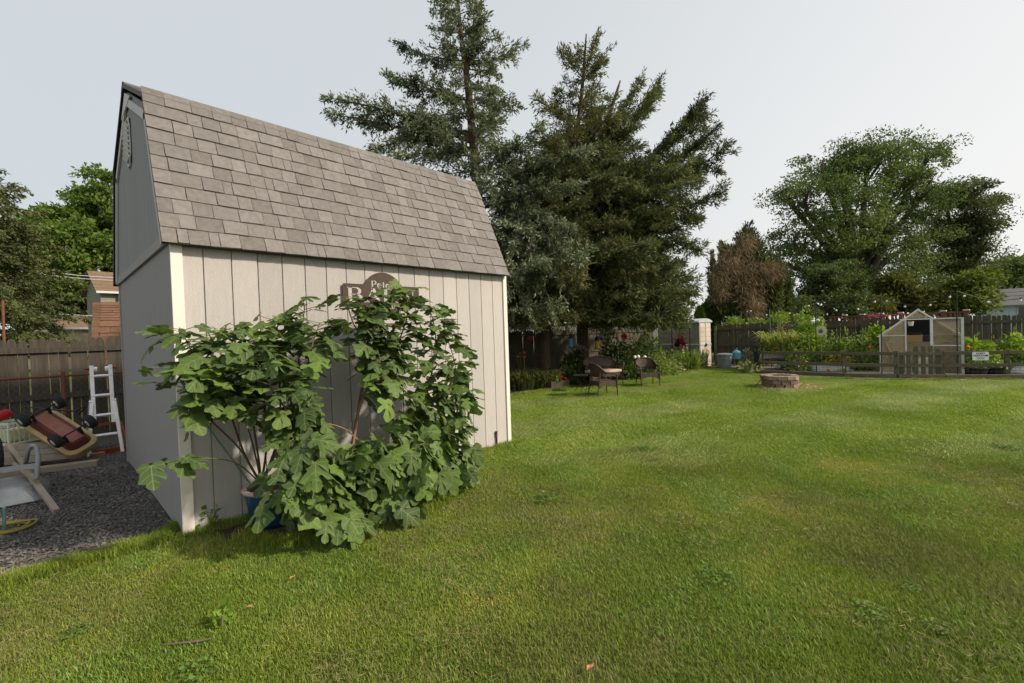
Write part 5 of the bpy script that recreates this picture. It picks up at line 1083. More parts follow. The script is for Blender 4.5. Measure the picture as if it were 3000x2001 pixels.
# ornaments by the cedars
def hung(name, label, cat, p, build, group=None):
    t_ = thing(name, label, cat, p, 0, group); build(t_); return t_
q = hp(1217, 776, 13.2)
o = thing('flower_ornament', 'round pink flower ornament on the stockade fence left of the cedars', 'ornament', q)
n = 90; dd_ = unit(rng.normal(size=(n, 3))); obj('petals', npmesh('petals', leaves(dd_*.03, dd_, .045, np.full(n, .04), .1), None, M['pinkflower']), None, o)
obj('stake', MB().tube([(0, .02, -q.z), (0, .02, 0)], .006, 5), M['blackmetal'], o)
def feeder(p, label, m, capm, h, r):
    t_ = thing('bird_feeder', label, 'bird feeder', p, 0, 'tube bird feeders hanging from the cedars')
    obj('tube_body', MB().lathe([(.001, 0), (r, .0), (r, h), (.001, h)], 12), m, t_); obj('cap', MB().lathe([(r*1.35, h), (r*1.3, h+.02), (r*.9, h+.10), (.01, h+.14)], 12), capm, t_)
    obj('tray', MB().lathe([(.001, -.012), (r*1.45, -.012), (r*1.5, .012), (.001, .012)], 12), capm, t_); obj('perch', MB().tube([(-r*1.8, 0, h*.3), (r*1.8, 0, h*.3)], .006, 5), capm, t_)
    obj('hanger', MB().tube([(0, 0, h+.14), (0, 0, h+.5)], .004, 4), M['blackmetal'], t_)
feeder(hp(1311, 797, 12.6), 'bright blue tube bird feeder hanging between the two cedar trunks', M['brightblue'], M['navy'], .24, .055)
feeder(hp(1371, 801, 13.4), 'yellow tube bird feeder hanging right of the right-hand cedar trunk', M['yellowp'], M['navy'], .24, .06)
hb_ = thing('hanging_basket', 'dark hanging basket with trailing leaves on the right-hand cedar trunk', 'basket', hp(1328, 806, 12.7))
obj('bowl', MB().lathe([(.001, -.1), (.1, -.08), (.17, .04), (.16, .05), (.001, .02)], 14), M['blackmetal'], hb_); obj('trailing_leaves', npmesh('trailing_leaves', dome(260, .2, .2, .16, .08, .5, .03)-np.array([0, 0, .05]), None, silver), None, hb_)
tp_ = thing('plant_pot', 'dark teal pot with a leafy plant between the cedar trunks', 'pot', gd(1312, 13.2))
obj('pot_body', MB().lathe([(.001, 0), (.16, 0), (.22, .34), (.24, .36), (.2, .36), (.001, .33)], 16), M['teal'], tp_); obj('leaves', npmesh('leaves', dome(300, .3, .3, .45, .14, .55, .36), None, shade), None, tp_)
solo('path_light', MB().lathe([(.035, 0), (.035, .10), (.06, .10), (.06, .13), (.02, .17)], 12), M['blackmetal'], 'small black path light on the ground at the far shed corner', 'light', tuple(gp(1180, 899)))
# hibiscus bushes
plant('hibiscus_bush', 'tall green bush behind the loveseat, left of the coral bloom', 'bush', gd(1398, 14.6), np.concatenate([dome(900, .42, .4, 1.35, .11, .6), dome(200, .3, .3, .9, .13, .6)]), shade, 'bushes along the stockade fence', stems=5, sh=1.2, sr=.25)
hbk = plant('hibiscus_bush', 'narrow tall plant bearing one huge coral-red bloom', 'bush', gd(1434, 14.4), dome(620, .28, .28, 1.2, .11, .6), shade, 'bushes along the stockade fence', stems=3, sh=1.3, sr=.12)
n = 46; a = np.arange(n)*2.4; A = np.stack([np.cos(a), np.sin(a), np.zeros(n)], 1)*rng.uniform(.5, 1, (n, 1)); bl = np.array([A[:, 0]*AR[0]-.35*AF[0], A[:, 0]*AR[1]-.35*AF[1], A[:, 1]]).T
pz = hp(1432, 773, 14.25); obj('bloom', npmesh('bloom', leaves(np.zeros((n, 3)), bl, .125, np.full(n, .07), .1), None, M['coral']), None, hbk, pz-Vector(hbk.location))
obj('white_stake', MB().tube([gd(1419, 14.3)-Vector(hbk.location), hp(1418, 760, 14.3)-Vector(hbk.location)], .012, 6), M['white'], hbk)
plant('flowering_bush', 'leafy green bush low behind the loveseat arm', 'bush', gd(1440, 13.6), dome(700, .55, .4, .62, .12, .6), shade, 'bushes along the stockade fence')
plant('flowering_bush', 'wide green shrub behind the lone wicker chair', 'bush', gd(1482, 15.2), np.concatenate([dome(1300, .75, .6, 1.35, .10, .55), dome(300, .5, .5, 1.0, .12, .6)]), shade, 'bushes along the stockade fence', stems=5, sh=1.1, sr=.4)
plant('flowering_bush', 'low green shrub right of the lone wicker chair', 'bush', gd(1518, 14.4), dome(900, .6, .5, .75, .10, .55), vege, 'bushes along the stockade fence')
for u, v, lab in ((1457, 820, 'leftmost white globe light behind the lone wicker chair'), (1465, 819, 'middle white globe light behind the lone wicker chair'), (1480, 820, 'rightmost white globe light behind the lone wicker chair')):
    p = hp(u, v, 13.4); t_ = thing('globe_light', lab, 'light', (p.x, p.y, 0), 0, 'white globe lights'); obj('globe', MB().ball((0, 0, p.z), .055, 12, 8), M['bulb'], t_, sm=True); obj('stake', MB().tube([(0, 0, 0), (0, 0, p.z-.05)], .008, 5), M['blackmetal'], t_)
plant('hosta_clump', 'cream and green variegated hosta clump at the bed edge, right of the lone chair', 'plant', gp(1536, 852), dome(520, .62, .42, .34, .20, .42, 0, .2), hostam, 'variegated hostas')
plant('hosta_clump', 'small variegated hosta in front of the garden corner post', 'plant', gp(1722, 856), dome(240, .32, .28, .28, .19, .42, 0, .2), hostam, 'variegated hostas')
ph = plant('phlox_clump', 'tall green clump with white flower spikes before the resin shed', 'plant', gp(1578, 849), np.concatenate([dome(900, .55, .45, .62, .09, .4), blades(120, .4, .7, .03, .4)]), vege, 'phlox before the resin shed')
flowers(ph, [(-.28, 0, .78), (-.27, .02, .7), (-.26, 0, .62), (-.05, .1, .9), (0, .12, .84), (.2, .1, .86), (.22, .1, .78), (.12, 0, .6)], .045, M['whitepetal'])
plant('phlox_clump', 'green clump with silvery tips at the foot of the white resin doors', 'plant', gp(1604, 846), np.concatenate([dome(700, .38, .35, .55, .08, .35), blades(160, .3, .72, .02, .4)]), leafmat('silver_green', [(0.06, 0.09, 0.03), (0.13, 0.17, 0.07), (0.26, 0.28, 0.17)], .3, .5, 3), 'phlox before the resin shed')
# scalloped terracotta edging
k = 0
for (ua, va), (ub, vb), n in (((1424, 861), (1470, 853), 11), ((1586, 849), (1624, 842), 8)):
    pa, pb = gp(ua, va), gp(ub, vb); st = (pb-pa)/n; an = math.atan2(st.y, st.x)
    for i in range(n):
        w = st.length*.94; p = pa+st*i
        sc = [(0, 0), (w, 0), (w, .075)]+[(w/2+w/2*math.cos(R(t_)), .075+w*.32*math.sin(R(t_))) for t_ in (30, 60, 90, 120, 150)]+[(0, .075)]
        solo('edging_brick', MB().prism(sc, .05), M['scallop'], ('terracotta scalloped edging brick in the row behind the wicker seats' if ua < 1500 else 'terracotta scalloped edging brick in the row before the resin shed'), 'edging brick', tuple(p), an, 'edging row behind the wicker seats' if ua < 1500 else 'edging row before the resin shed'); k += 1
# ---------------------------------------------------------------- resin storage shed
ra = gp(1606, 843); rb = gp(1632, 840.5); dv = rb-ra; rw = dv.length; ang = math.atan2(dv.y, dv.x)
rs = thing('resin_shed', 'beige resin storage shed with double doors and a sage roof at the fence corner', 'storage shed', ra, ang)
zt_ = 1.51+(750.2-739)*16.9/1037; dl_ = 1.95
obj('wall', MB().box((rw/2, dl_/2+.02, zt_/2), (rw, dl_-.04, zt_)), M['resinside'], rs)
for i in range(2):
    dr = obj('door', MB().box(((i+.5)*rw/2, -.01, zt_/2), (rw/2-.012, .04, zt_-.03)), M['resin'], rs)
    for k in range(9): obj('panel', MB().box(((i+.5)*rw/2, -.035, .12+k*(zt_-.12)/9+.04), (rw/2-.07, .012, (zt_-.12)/9-.012)), M['resin'], dr, bev=.005)
    obj('door_band', MB().box(((i+.5)*rw/2, -.04, zt_*.50), (rw/2-.02, .03, .05)), M['resinroof'], dr)
obj('latch', MB().box((rw/2, -.07, zt_*.485), (.05, .04, .11)), M['blackmetal'], rs)
for k in range(3):
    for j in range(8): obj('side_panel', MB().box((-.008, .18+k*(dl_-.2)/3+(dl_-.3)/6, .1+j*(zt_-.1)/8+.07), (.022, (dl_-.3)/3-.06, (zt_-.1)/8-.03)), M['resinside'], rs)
obj('side_band', MB().box((-.012, dl_/2, zt_*.50), (.036, dl_, .05)), M['resinroof'], rs)
pr_ = [(-.06, zt_-.03)]+[(-.06+(rw+.12)*f, zt_+.02+.10*math.sin(math.pi*f)**.8) for f in np.linspace(0, 1, 13)]+[(rw+.06, zt_-.03)]
obj('roof', MB().prism(pr_, dl_+.12, None, (0, -.06, 0)), M['resinroof'], rs)
# shepherd poles, hanging coleus, wind spinner
def hook(u, v, vt, D, label):
    b = gd(u, D); tz = hp(u, vt, D).z; t_ = thing('shepherd_pole', label, 'garden pole', b, 0, 'black shepherd poles')
    obj('pole', MB().tube([(0, 0, 0), (0, 0, tz)], .018, 6), M['blackmetal'], t_); obj('hook', MB().tube([Vector((0, 0, tz))+Vector((AR[0], AR[1], 0))*.16*(1-math.cos(a))*.5+Vector((0, 0, .10*math.sin(a))) for a in np.linspace(0, math.pi, 9)]+[Vector((0, 0, tz-.06))+Vector((AR[0], AR[1], 0))*.16], .008, 5), M['blackmetal'], t_)
    return b
hook(1543, 832, 742, 15.4, 'left black shepherd pole before the resin shed wall'); hook(1584, 835, 742, 15.6, 'right black shepherd pole before the resin shed wall')
cb_ = thing('hanging_coleus', 'hanging coco basket of dark red coleus before the resin shed', 'hanging plant', hp(1562, 797, 15.3))
obj('basket', MB().lathe([(.001, -.10), (.08, -.09), (.155, .02), (.15, .04), (.001, .02)], 16), M['coco'], cb_); obj('coleus_leaves', npmesh('coleus_leaves', np.concatenate([dome(300, .16, .16, .22, .09, .6, .03), dome(120, .08, .08, .44, .08, .6, .03)]), None, M['coleus']), None, cb_)
obj('hanger', MB().tube([(0, 0, .04), (0, 0, .62)], .005, 4), M['blackmetal'], cb_)
for a in (0, 2.1, 4.2): obj('hanger_wire', MB().tube([(.15*math.cos(a), .15*math.sin(a), .03), (0, 0, .5)], .003, 4), M['blackmetal'], cb_)
ws_ = thing('wind_spinner', 'grey-blue round wind spinner near the top of the left shepherd pole', 'ornament', hp(1547, 746, 15.3))
obj('disc', MB().lathe([(.001, -.012), (.17, -.006), (.17, .006), (.001, .012)], 20, (0, 0, 0), Matrix.Rotation(R(90), 3, 'X') @ Matrix.Identity(3)), mat('spinner_blue', (.12, .15, .2), .4), ws_, rot=(0, 0, head(235)))
obj('spinner_hub', MB().ball((0, 0, 0), .03, 8, 6), M['steel'], ws_)
# bin, hanging blue feeder
bn = gp(1664, 846)
bi = thing('trash_bin', 'grey plastic rubbish bin with lid before the corner of the back fence', 'bin', bn)
obj('bin_body', MB().lathe([(.001, 0), (.20, 0), (.235, .46), (.245, .46), (.245, .48), (.001, .48)], 20), M['trash'], bi, sm=False); obj('lid', MB().lathe([(.26, .475), (.262, .51), (.22, .53), (.10, .545), (.001, .55)], 20), M['trash'], bi)
for a in (.4, 3.5): obj('handle', MB().box((.25*math.cos(a), .25*math.sin(a), .36), (.05, .09, .03)), M['trash'], bi)
bf = thing('bird_feeder', 'pale blue dome-topped bird feeder hanging on a thin pole by the grey bin', 'bird feeder', gp(1692, 850))
dz = hp(1688, 812, 15.4).z
obj('pole', MB().tube([(0, 0, 0), (0, 0, dz+.38), (.05, -.05, dz+.52)], .007, 5), M['blackmetal'], bf); obj('seed_tank', MB().lathe([(.001, -.16), (.13, -.16), (.13, .02), (.001, .02)], 14), M['feederblue'], bf, (0, 0, dz)); obj('dome_top', MB().lathe([(.14, .02), (.13, .06), (.08, .11), (.02, .14), (.015, .2), (.001, .21)], 14), M['feederblue'], bf, (0, 0, dz))
# ---------------------------------------------------------------- fire pit
pa, pb_ = gp(1745, 889), gp(1836, 888); pcn = gp(1790, 889); pw = (pb_-pa).length; rad = .47*pw*.96
fc = Vector((CAM[0], CAM[1], 0)); fdir = (pcn-fc).normalized(); fcn = gp(1791, 893)+fdir*rad*.96
fp = thing('fire_pit', 'round fire pit of tan stacked stone blocks on the lawn', 'fire pit', fcn)
for row in range(3):
    nb = 13; z0 = row*.098; rr_ = rad*(1.02 if row == 2 else .97)
    for k in range(nb):
        if random.random() < .02: continue
        a = 2*math.pi*(k+(.5 if row % 2 else 0)+.15*row)/nb+random.uniform(-.02, .02); w0 = 2*math.pi*rr_/nb*.93; dp = .17
        vs = []; tz = random.uniform(-.008, .008); h_ = .094
        for z in (0, h_):
            for x, y in ((-w0/2, 0), (w0/2, 0), (w0*.36, -dp), (-w0*.36, -dp)): vs.append((x+random.uniform(-.008, .008), y+random.uniform(-.010, .010), z+random.uniform(-.004, .004)))
        mb = MB().add(vs, [(0, 1, 2, 3), (7, 6, 5, 4), (0, 4, 5, 1), (1, 5, 6, 2), (2, 6, 7, 3), (3, 7, 4, 0)])
        obj('block', mb, M['stonetop'] if (row == 2 or random.random() < .3) else M['stone'], fp, (rr_*math.cos(a), rr_*math.sin(a), z0+tz*.3), (0, 0, a-math.pi/2), bev=.008)
obj('ash_bed', MB().lathe([(.001, .14), (rad-.12, .13), (rad-.12, .0), (.001, .0)], 18), M['ash'], fp)
solo('fire_poker', MB().tube([gp(1730, 890, 0)+Vector((0, 0, 0)), fcn+Vector((-AR[0]*rad*.97-AF[0]*.05, -AR[1]*rad*.97-AF[1]*.05, .30))], .008, 5), M['blackmetal'], 'thin dark poker leaning on the left side of the fire pit', 'poker')
# ================================================================ VEGETABLE GARDEN
gv = lambda u: float(np.interp(u, [1743, 1868, 1998, 2100, 2200, 2351, 2600], [858, 863.5, 868.5, 870.5, 870.5, 870.5, 870]))
gpt = lambda u: gp(u, gv(u)-2)
gf = thing('rail_fence', 'low mossy two-rail garden fence with wire, posts and picket gate', 'fence', gpt(1743)); go = Vector(gf.location)
PU = [1743, 1835, 1939, 2058, 2163, 2312, 2440]
for u in PU: p = gpt(u)-go; obj('post', MB().box((0, 0, .36), (.085, .085, .72)), M['railwood'], gf, p, (0, 0, .3), bev=.006)
for ua, ub in zip(PU, PU[1:]):
    a, b = gpt(ua)-go, gpt(ub)-go; n_ = Vector((b.y-a.y, a.x-b.x, 0)).normalized(); n_ = n_ if n_.dot(Vector((AF[0], AF[1], 0))) < 0 else -n_
    for z in (.64, .335): obj('rail', MB().beam(a+n_*.06+Vector((0, 0, z+random.uniform(-.008, .008))), b+n_*.06+Vector((0, 0, z+random.uniform(-.008, .008))), .035, .088), M['railwood'], gf, bev=.005)
    obj('base_timber', MB().beam(a+n_*.12+Vector((0, 0, .05)), b+n_*.12+Vector((0, 0, .05)), .10, .11), M['railwood'], gf, bev=.012)
    mb = MB(); ln = (b-a).length
    for k in range(int(ln/.09)): q = a.lerp(b, (k+.5)/int(ln/.09))+n_*.045; mb.beam(q+Vector((0, 0, .05)), q+Vector((0, 0, .64)), .0028, .0028)
    for k in range(7): mb.beam(a+n_*.045+Vector((0, 0, .08+k*.09)), b+n_*.045+Vector((0, 0, .08+k*.09)), .0028, .0028)
    obj('wire_mesh', mb, M['mesh'], gf, kind='stuff')
for u, h0, h1 in ((2068, .04, .66), (2084, .04, .70), (2101, .04, .82), (2118, .04, .82), (2135, .04, .83), (2151, .04, .75)):
    p = gpt(u)-go; obj('gate_picket', MB().box((0, -.02, (h0+h1)/2), (.022, .092, h1-h0)), M['railwood'], gf, p, (0, 0, .15), bev=.004)
for u in (1835, 1939, 2312): p = gpt(u)-go; obj('bracket', MB().box((-.05, 0, .29), (.012, .03, .12)), M['galv'], gf, p)
def corrugated(mb, path, z0, z1, n=9, amp=.014, closed=False):
    pts = [Vector(p) for p in path]; m = len(pts); zs = [z0+(z1-z0)*k/(n*4) for k in range(n*4+1)]; rows = []
    for z in zs:
        of = amp*math.sin((z-z0)/(z1-z0)*n*2*math.pi); row = []
        for i, p in enumerate(pts):
            d = pts[(i+1) % m]-pts[i-1] if closed else pts[min(i+1, m-1)]-pts[max(i-1, 0)]; q = Vector((d.y, -d.x, 0)).normalized(); row.append((p.x+q.x*of, p.y+q.y*of, z))
        rows.append(row+[row[0]] if closed else row)
    for a, b in zip(rows, rows[1:]): mb.strip(a, b)
    return mb
# raised metal bed on legs
ba, bb = gd(1750, 15.2), gd(1832, 14.9); dv = bb-ba; bl_ = dv.length
eb = thing('raised_bed', 'galvanised raised bed on legs behind the left end of the rail fence', 'planter', ba, math.atan2(dv.y, dv.x), 'metal raised beds in the vegetable garden')
zA, zB = .37, .61
obj('trough', corrugated(MB(), [(0, .0, 0), (bl_, 0, 0), (bl_, .5, 0), (0, .5, 0)], zA, zB, 4, .026, True), M['galv'], eb)
obj('soil_fill', MB().box((bl_/2, .25, zA+.12), (bl_-.04, .46, .22)), M['soil'], eb)
for x in (0, bl_): 
    for y in (0, .5): obj('leg', MB().box((x, y, zB/2), (.045, .045, zB)), M['railwood'], eb)
def oval(name, u0, u1, D, dep, h, label, group):
    a, b = gd(u0, D), gd(u1, D-.1); dv = b-a; w = dv.length; t_ = thing(name, label, 'planter', a, math.atan2(dv.y, dv.x), group)
    pth = [(x*w, y*dep) for x, y in [(.5+.5*math.copysign(abs(math.cos(t))**.7, math.cos(t)), .5+.5*math.copysign(abs(math.sin(t))**.7, math.sin(t))) for t in np.linspace(0, 2*math.pi, 29)[:-1]]]
    obj('wall', corrugated(MB(), [(x, y, 0) for x, y in pth], .01, h, 4, .026, True), M['galv'], t_); obj('soil_fill', MB().add([(x*.97+.015*w, y*.97+.015*dep, h-.04) for x, y in pth], [tuple(range(len(pth)))]), M['soil'], t_); return t_, a.lerp(b, .5)
oval('raised_bed', 1874, 1976, 13.9, .9, .26, 'oval corrugated steel bed on the ground, middle of the garden', 'metal raised beds in the vegetable garden')
oval('raised_bed', 2322, 2420, 11.9, .9, .30, 'corrugated steel bed at the right edge behind the rail fence', 'metal raised beds in the vegetable garden')
def pot_(name, u, D, r, h, m, label, cat='pot', group=None):
    return solo(name, MB().lathe([(.001, 0), (r*.78, 0), (r, h), (r*1.06, h), (r*1.06, h+.02), (r*.92, h+.02), (r*.9, h-.03), (.001, h-.03)], 18), m, label, cat, tuple(gd(u, D)), group=group)
pot_('bucket', 1803, 14.6, .17, .30, M['navy'], 'navy blue bucket under the raised bed on legs', 'bucket')
pot_('tub', 2234, 11.75, .29, .20, M['blackmetal'], 'left of two wide black tubs right of the greenhouse', 'tub', 'black tubs by the greenhouse')
pot_('tub', 2286, 11.75, .29, .20, M['blackmetal'], 'right of two wide black tubs, next to the steel bed', 'tub', 'black tubs by the greenhouse')
pot_('tub', 1850, 15.4, .22, .52, M['navy'], 'dark rain tub right of the raised bed on legs', 'tub', 'dark tubs in the garden')
st = MB().ball((0, 0, .0), .14, 9, 6, .6); solo('field_stone', st, M['stonetop'], 'pale rounded stone between the two black tubs', 'stone', tuple(gd(2260, 11.2)))
# plants of the garden
def gplant(label, u, D, V, m, name='vegetable_plant', stems=0, sh=.5, sr=.1, z=0):
    t_ = plant(name, label, 'plant', gd(u, D), V, m, 'plants in the vegetable garden', stems=stems, sh=sh, sr=sr); t_.location.z = z; return t_
gplant('pale yellow-green strappy plant in the raised bed on legs', 1790, 15.0, np.concatenate([blades(260, .42, .72, .045, 1.0), dome(420, .5, .28, .45, .11, .5)]), corn, z=.58)
gplant('bushy light plant at the left end of the raised bed on legs', 1762, 15.1, np.concatenate([dome(360, .26, .22, .36, .09, .5), blades(50, .2, .4, .03, 1)]), corn, z=.58)
ft = gplant('thin tall flowering stalks behind the strappy plant', 1800, 15.6, np.concatenate([dome(260, .28, .25, 1.15, .06, .4, .5), blades(60, .3, 1.2, .015, .4)]), leafmat('dry_stalk_leaves', [(0.14, 0.14, 0.05), (0.22, 0.21, 0.10), (0.30, 0.27, 0.15)], .3, .5, 3), z=.4)
gplant('tall climbing bean plant, highest in the garden, left of the sunflower ornament', 1852, 14.7, np.concatenate([dome(1000, .42, .35, 1.75, .13, .75), dome(250, .35, .3, 1.2, .15, .7)]), lime, 'bean_plant', 5, 1.6, .25)
gplant('leafy bean plant right behind the sunflower ornament', 1884, 14.9, dome(460, .24, .22, 1.55, .12, .7), vege, 'bean_plant', 3, 1.4, .12)
gplant('medium green tomato plant beside the tall beans', 1830, 14.4, dome(900, .48, .35, 1.05, .10, .5), vege, 'tomato_plant', 4, .8, .2)
gplant('tomato plant left of the greenhouse behind the oval bed', 1912, 14.4, dome(900, .46, .35, .98, .10, .5), vege, 'tomato_plant', 4, .7, .2)
gplant('broad tomato plant growing from the oval bed', 1945, 14.2, dome(1200, .60, .38, 1.05, .11, .5), vege, 'tomato_plant', 5, .8, .3)
gplant('tall tomato plant just left of the greenhouse', 1985, 14.0, dome(1100, .48, .36, 1.12, .11, .5), vege, 'tomato_plant', 5, .9, .3)
gplant('yellowing leaves low in the oval bed', 1925, 13.9, dome(420, .55, .35, .30, .09, .5), leafmat('yellowing_leaves', [(0.08, 0.10, 0.02), (0.18, 0.18, 0.03), (0.36, 0.27, 0.04)], .3, .5, 4), z=.2)
gplant('vine with big bright leaves over the left greenhouse eave', 2012, 14.6, dome(150, .22, .2, .36, .16, .8), lime, 'squash_plant', z=.92)
gplant('broad-leaved squash right of the greenhouse door', 2236, 11.9, dome(150, .30, .26, .45, .21, .55, 0, .3), lime, 'squash_plant', 4, .4, .15, z=.50)
gplant('squash leaves rising from the right black tub', 2288, 11.7, dome(70, .2, .2, .34, .20, .45, 0, .4), lime, 'squash_plant', 3, .3, .1, z=.2)
gplant('low trailing leaves in the left black tub', 2232, 11.7, dome(120, .26, .24, .16, .10, .5), vege, 'squash_plant', z=.2)
gplant('bright pepper plant with yellow leaf tips near the right frame edge', 2330, 12.2, np.concatenate([dome(420, .42, .3, .62, .13, .5), dome(120, .3, .3, .5, .15, .5)]), lime, 'pepper_plant', 4, .5, .2, z=.35)
gplant('feathery green seedlings between squash and pepper plants', 2278, 12.6, dome(500, .55, .3, .35, .06, .3), vege, 'herb_plant', z=.55)
gplant('thin climbing tomato against the board fence at right', 2292, 13.4, dome(140, .30, .2, .75, .08, .5), yell, 'tomato_plant', 3, 1.1, .2, z=.55)
gplant('plants in the right edge steel bed', 2360, 11.9, dome(300, .35, .3, .40, .12, .5), lime, 'pepper_plant', z=.26)
for i, (u, D, rw_, h, lab) in enumerate([(1688, 18.8, .65, 1.75, 'leafy vine over the back fence right of the young arborvitae'), (1740, 18.8, .8, 1.65, 'low leafy vine along the back fence top, behind the strappy plant'), (1792, 18.9, .75, 1.85, 'brighter leafy vine over the back fence, behind the raised bed'), (1835, 18.9, .5, 1.75, 'thin vine over the back fence left of the tall beans')]):
    plant('fence_vine', lab, 'vine', gd(u, D), np.concatenate([dome(420, rw_, .35, .38, .12, .6, h-.28), dome(180, rw_*.8, .4, h, .12, .6)]), lime if i == 2 else vege, 'vines over the back fence', stems=4, sh=h-.2, sr=rw_)
for u, v, D, lab in ((1783, 798, 14.7, 'ripe tomato low among the strappy leaves'), (1902, 849, 13.7, 'small red tomato at the left end of the oval bed'), (1996, 797, 13.6, 'orange marigold cluster beside the greenhouse corner'), (2222, 797, 11.6, 'orange bloom right of the greenhouse door frame')):
    mb = MB().ball((0, 0, 0), .045, 10, 7, .85); solo('tomato' if 'tomato' in lab else 'marigold_bloom', mb, mat('ripe_red', (.6, .10, .03), .35), lab, 'tomato' if 'tomato' in lab else 'flower', tuple(hp(u, v, D)), sm=True)
for u, vt, D, lab in ((1767, 710, 15.4, 'green plant stake rising behind the raised bed, left one'), (1842, 702, 15.2, 'tall green plant stake left of the beans'), (1921, 780, 14.6, 'white plant stake leaning among the tomatoes'), (1857, 768, 14.5, 'pale stake leaning in the beans')):
    a = gd(u+3, D); solo('plant_stake', MB().tube([a, hp(u, vt, D)], .011, 5), M['tealhose'] if 'green' in lab else M['white'], lab, 'stake', group='plant stakes in the garden')
# sunflower ornament and wheel ornament
so_ = thing('sunflower_ornament', 'large cream metal sunflower ornament among the bean plants', 'ornament', hp(1884.5, 760, 14.0)); cdir = (CAMV-Vector(so_.location)).normalized(); qm = cdir.to_track_quat('Z', 'Y').to_matrix()
for k in range(26):
    a = 2*math.pi*k/26; rr_ = .185 if k % 2 else .16; c, s_ = math.cos(a), math.sin(a)
    p = [(.05*c, .05*s_, .0), (.7*rr_*c-.022*s_, .7*rr_*s_+.022*c, .012), (rr_*c, rr_*s_, -.01), (.7*rr_*c+.022*s_, .7*rr_*s_-.022*c, .012)]; b = [(x, y, z-.006) for x, y, z in p]
    obj('petal', MB().add([qm @ Vector(q) for q in p+b], [(0, 1, 2, 3), (7, 6, 5, 4), (0, 4, 5, 1), (1, 5, 6, 2), (2, 6, 7, 3), (3, 7, 4, 0)]), M['cream_petal'], so_)
obj('centre', MB().lathe([(.001, -.01), (.06, -.01), (.058, .02), (.04, .032), (.001, .036)], 16, (0, 0, 0), qm), M['greystone'], so_)
obj('stem', MB().tube([(0, 0, -so_.location.z), (0, 0, -.1)], .009, 5), M['greenstem'], so_)
wo_ = thing('wheel_ornament', 'black spoked wheel ornament on the left end post of the garden fence', 'ornament', hp(1737, 796, 14.1)); qm = (CAMV-Vector(wo_.location)).normalized().to_track_quat('Z', 'Y').to_matrix()
obj('hoop', MB().lathe([(.15, -.012), (.172, -.012), (.172, .012), (.15, .012)], 24, (0, 0, 0), qm, closed=True), M['blackmetal'], wo_)
for k in range(5): a = math.pi*k/5; v_ = qm @ Vector((.155*math.cos(a), .155*math.sin(a), 0)); obj('spoke', MB().tube([-v_, v_], .009, 5), M['blackmetal'], wo_)
obj('hub', MB().ball((0, 0, 0), .04, 8, 6), M['blackmetal'], wo_); obj('stand_post', MB().box((0, 0, -.43), (.13, .13, .56)), M['blackmetal'], wo_)
wbag = dome(160, .28, .2, .5, .10, .6); plant('silver_plant', 'pale silvery leafy plant left of the wheel ornament', 'plant', gd(1715, 15.6), dome(420, .34, .25, .62, .10, .5), silver)
# ---------------------------------------------------------------- sign
sgu = (2235, 2274); zs = hp(2254, 817, 10.95); a = hp(2230.5, 817, 11.0); b = hp(2261.5, 817, 10.8)
sg = thing('garden_sign', 'small white printed sign on the rail fence right of the greenhouse', 'sign', hp(2251, 817.5, 10.78)); bx_ = Vector((AR[0], AR[1], 0)); an_ = math.atan2(b.y-a.y, b.x-a.x); sg.rotation_euler = (0, 0, math.atan2((gpt(2312)-gpt(2163)).y, (gpt(2312)-gpt(2163)).x))
sw, sh_ = .31, .20
bd = obj('board', loft(MB(), [[(x, -.0, z) for x, z in rrect(-sw/2, -sh_/2, sw/2, sh_/2, .02)], [(x, -.008, z) for x, z in rrect(-sw/2, -sh_/2, sw/2, sh_/2, .02)]]), M['signwhite'], sg)
def lettering(txt, x, z, size, wide):
    cu = bpy.data.curves.new('lettering', 'FONT'); cu.body = txt; cu.size = size; cu.align_x = 'CENTER'; cu.align_y = 'CENTER'; cu.extrude = .0006; cu.offset = .002
    tmp = bpy.data.objects.new('lettering', cu); COL.objects.link(tmp); bpy.context.view_layer.update()
    me = bpy.data.meshes.new_from_object(tmp.evaluated_get(bpy.context.evaluated_depsgraph_get())); me.materials.clear(); me.materials.append(M['signblack']); bpy.data.objects.remove(tmp)
    o = bpy.data.objects.new('lettering', me); COL.objects.link(o); o.parent = sg; o.location = (x, -.0095, z); o.rotation_euler = (R(90), 0, 0); o.scale = (wide, 1, 1);
lettering("DON'T", 0, .062, .052, 1.05); lettering('TOUCH ME', 0, .008, .056, 1.0)
for z, w in ((-.042, .16), (-.066, .14)): obj('small_print', MB().box((0, -.009, z), (w, .002, .010)), M['signblack'], sg)
# ---------------------------------------------------------------- greenhouse
FLp, FRp = gd(2021, 12.9), gd(2204, 11.8); dv = FRp-FLp; gw = dv.length
gh = thing('greenhouse', 'small aluminium greenhouse with cloudy panels and an open sliding door', 'greenhouse', FLp, math.atan2(dv.y, dv.x))
ez_, ap, gd_ = 1.10, 1.78, 1.9
bar = lambda nm, p, q, w=.035: obj(nm, MB().beam(p, q, w, w, (0, 1, 0)), M['alu'], gh)
for y in (0, gd_):
    for x in (0, gw): bar('corner_post', (x, y, 0), (x, y, ez_))
    bar('rafter', (-.05, y, ez_-.05), (gw/2, y, ap), .04); bar('rafter', (gw+.05, y, ez_-.05), (gw/2, y, ap), .04); bar('sill', (0, y, .03), (gw, y, .03))
for x, z in ((0, ez_), (gw, ez_), (gw/2, ap)): obj('ridge_bar' if x == gw/2 else 'eave_bar', MB().beam((x, 0, z), (x, gd_, z), .04, .04), M['alu'], gh)
d0, d1 = gw*.34, gw*.655
bar('door_post', (d0, 0, 0), (d0, 0, 1.52)); bar('door_post', (d1, 0, 0), (d1, 0, 1.52), .03); bar('head_bar', (d0-.12, -.01, 1.52), (gw*1.02, -.01, 1.52), .03)
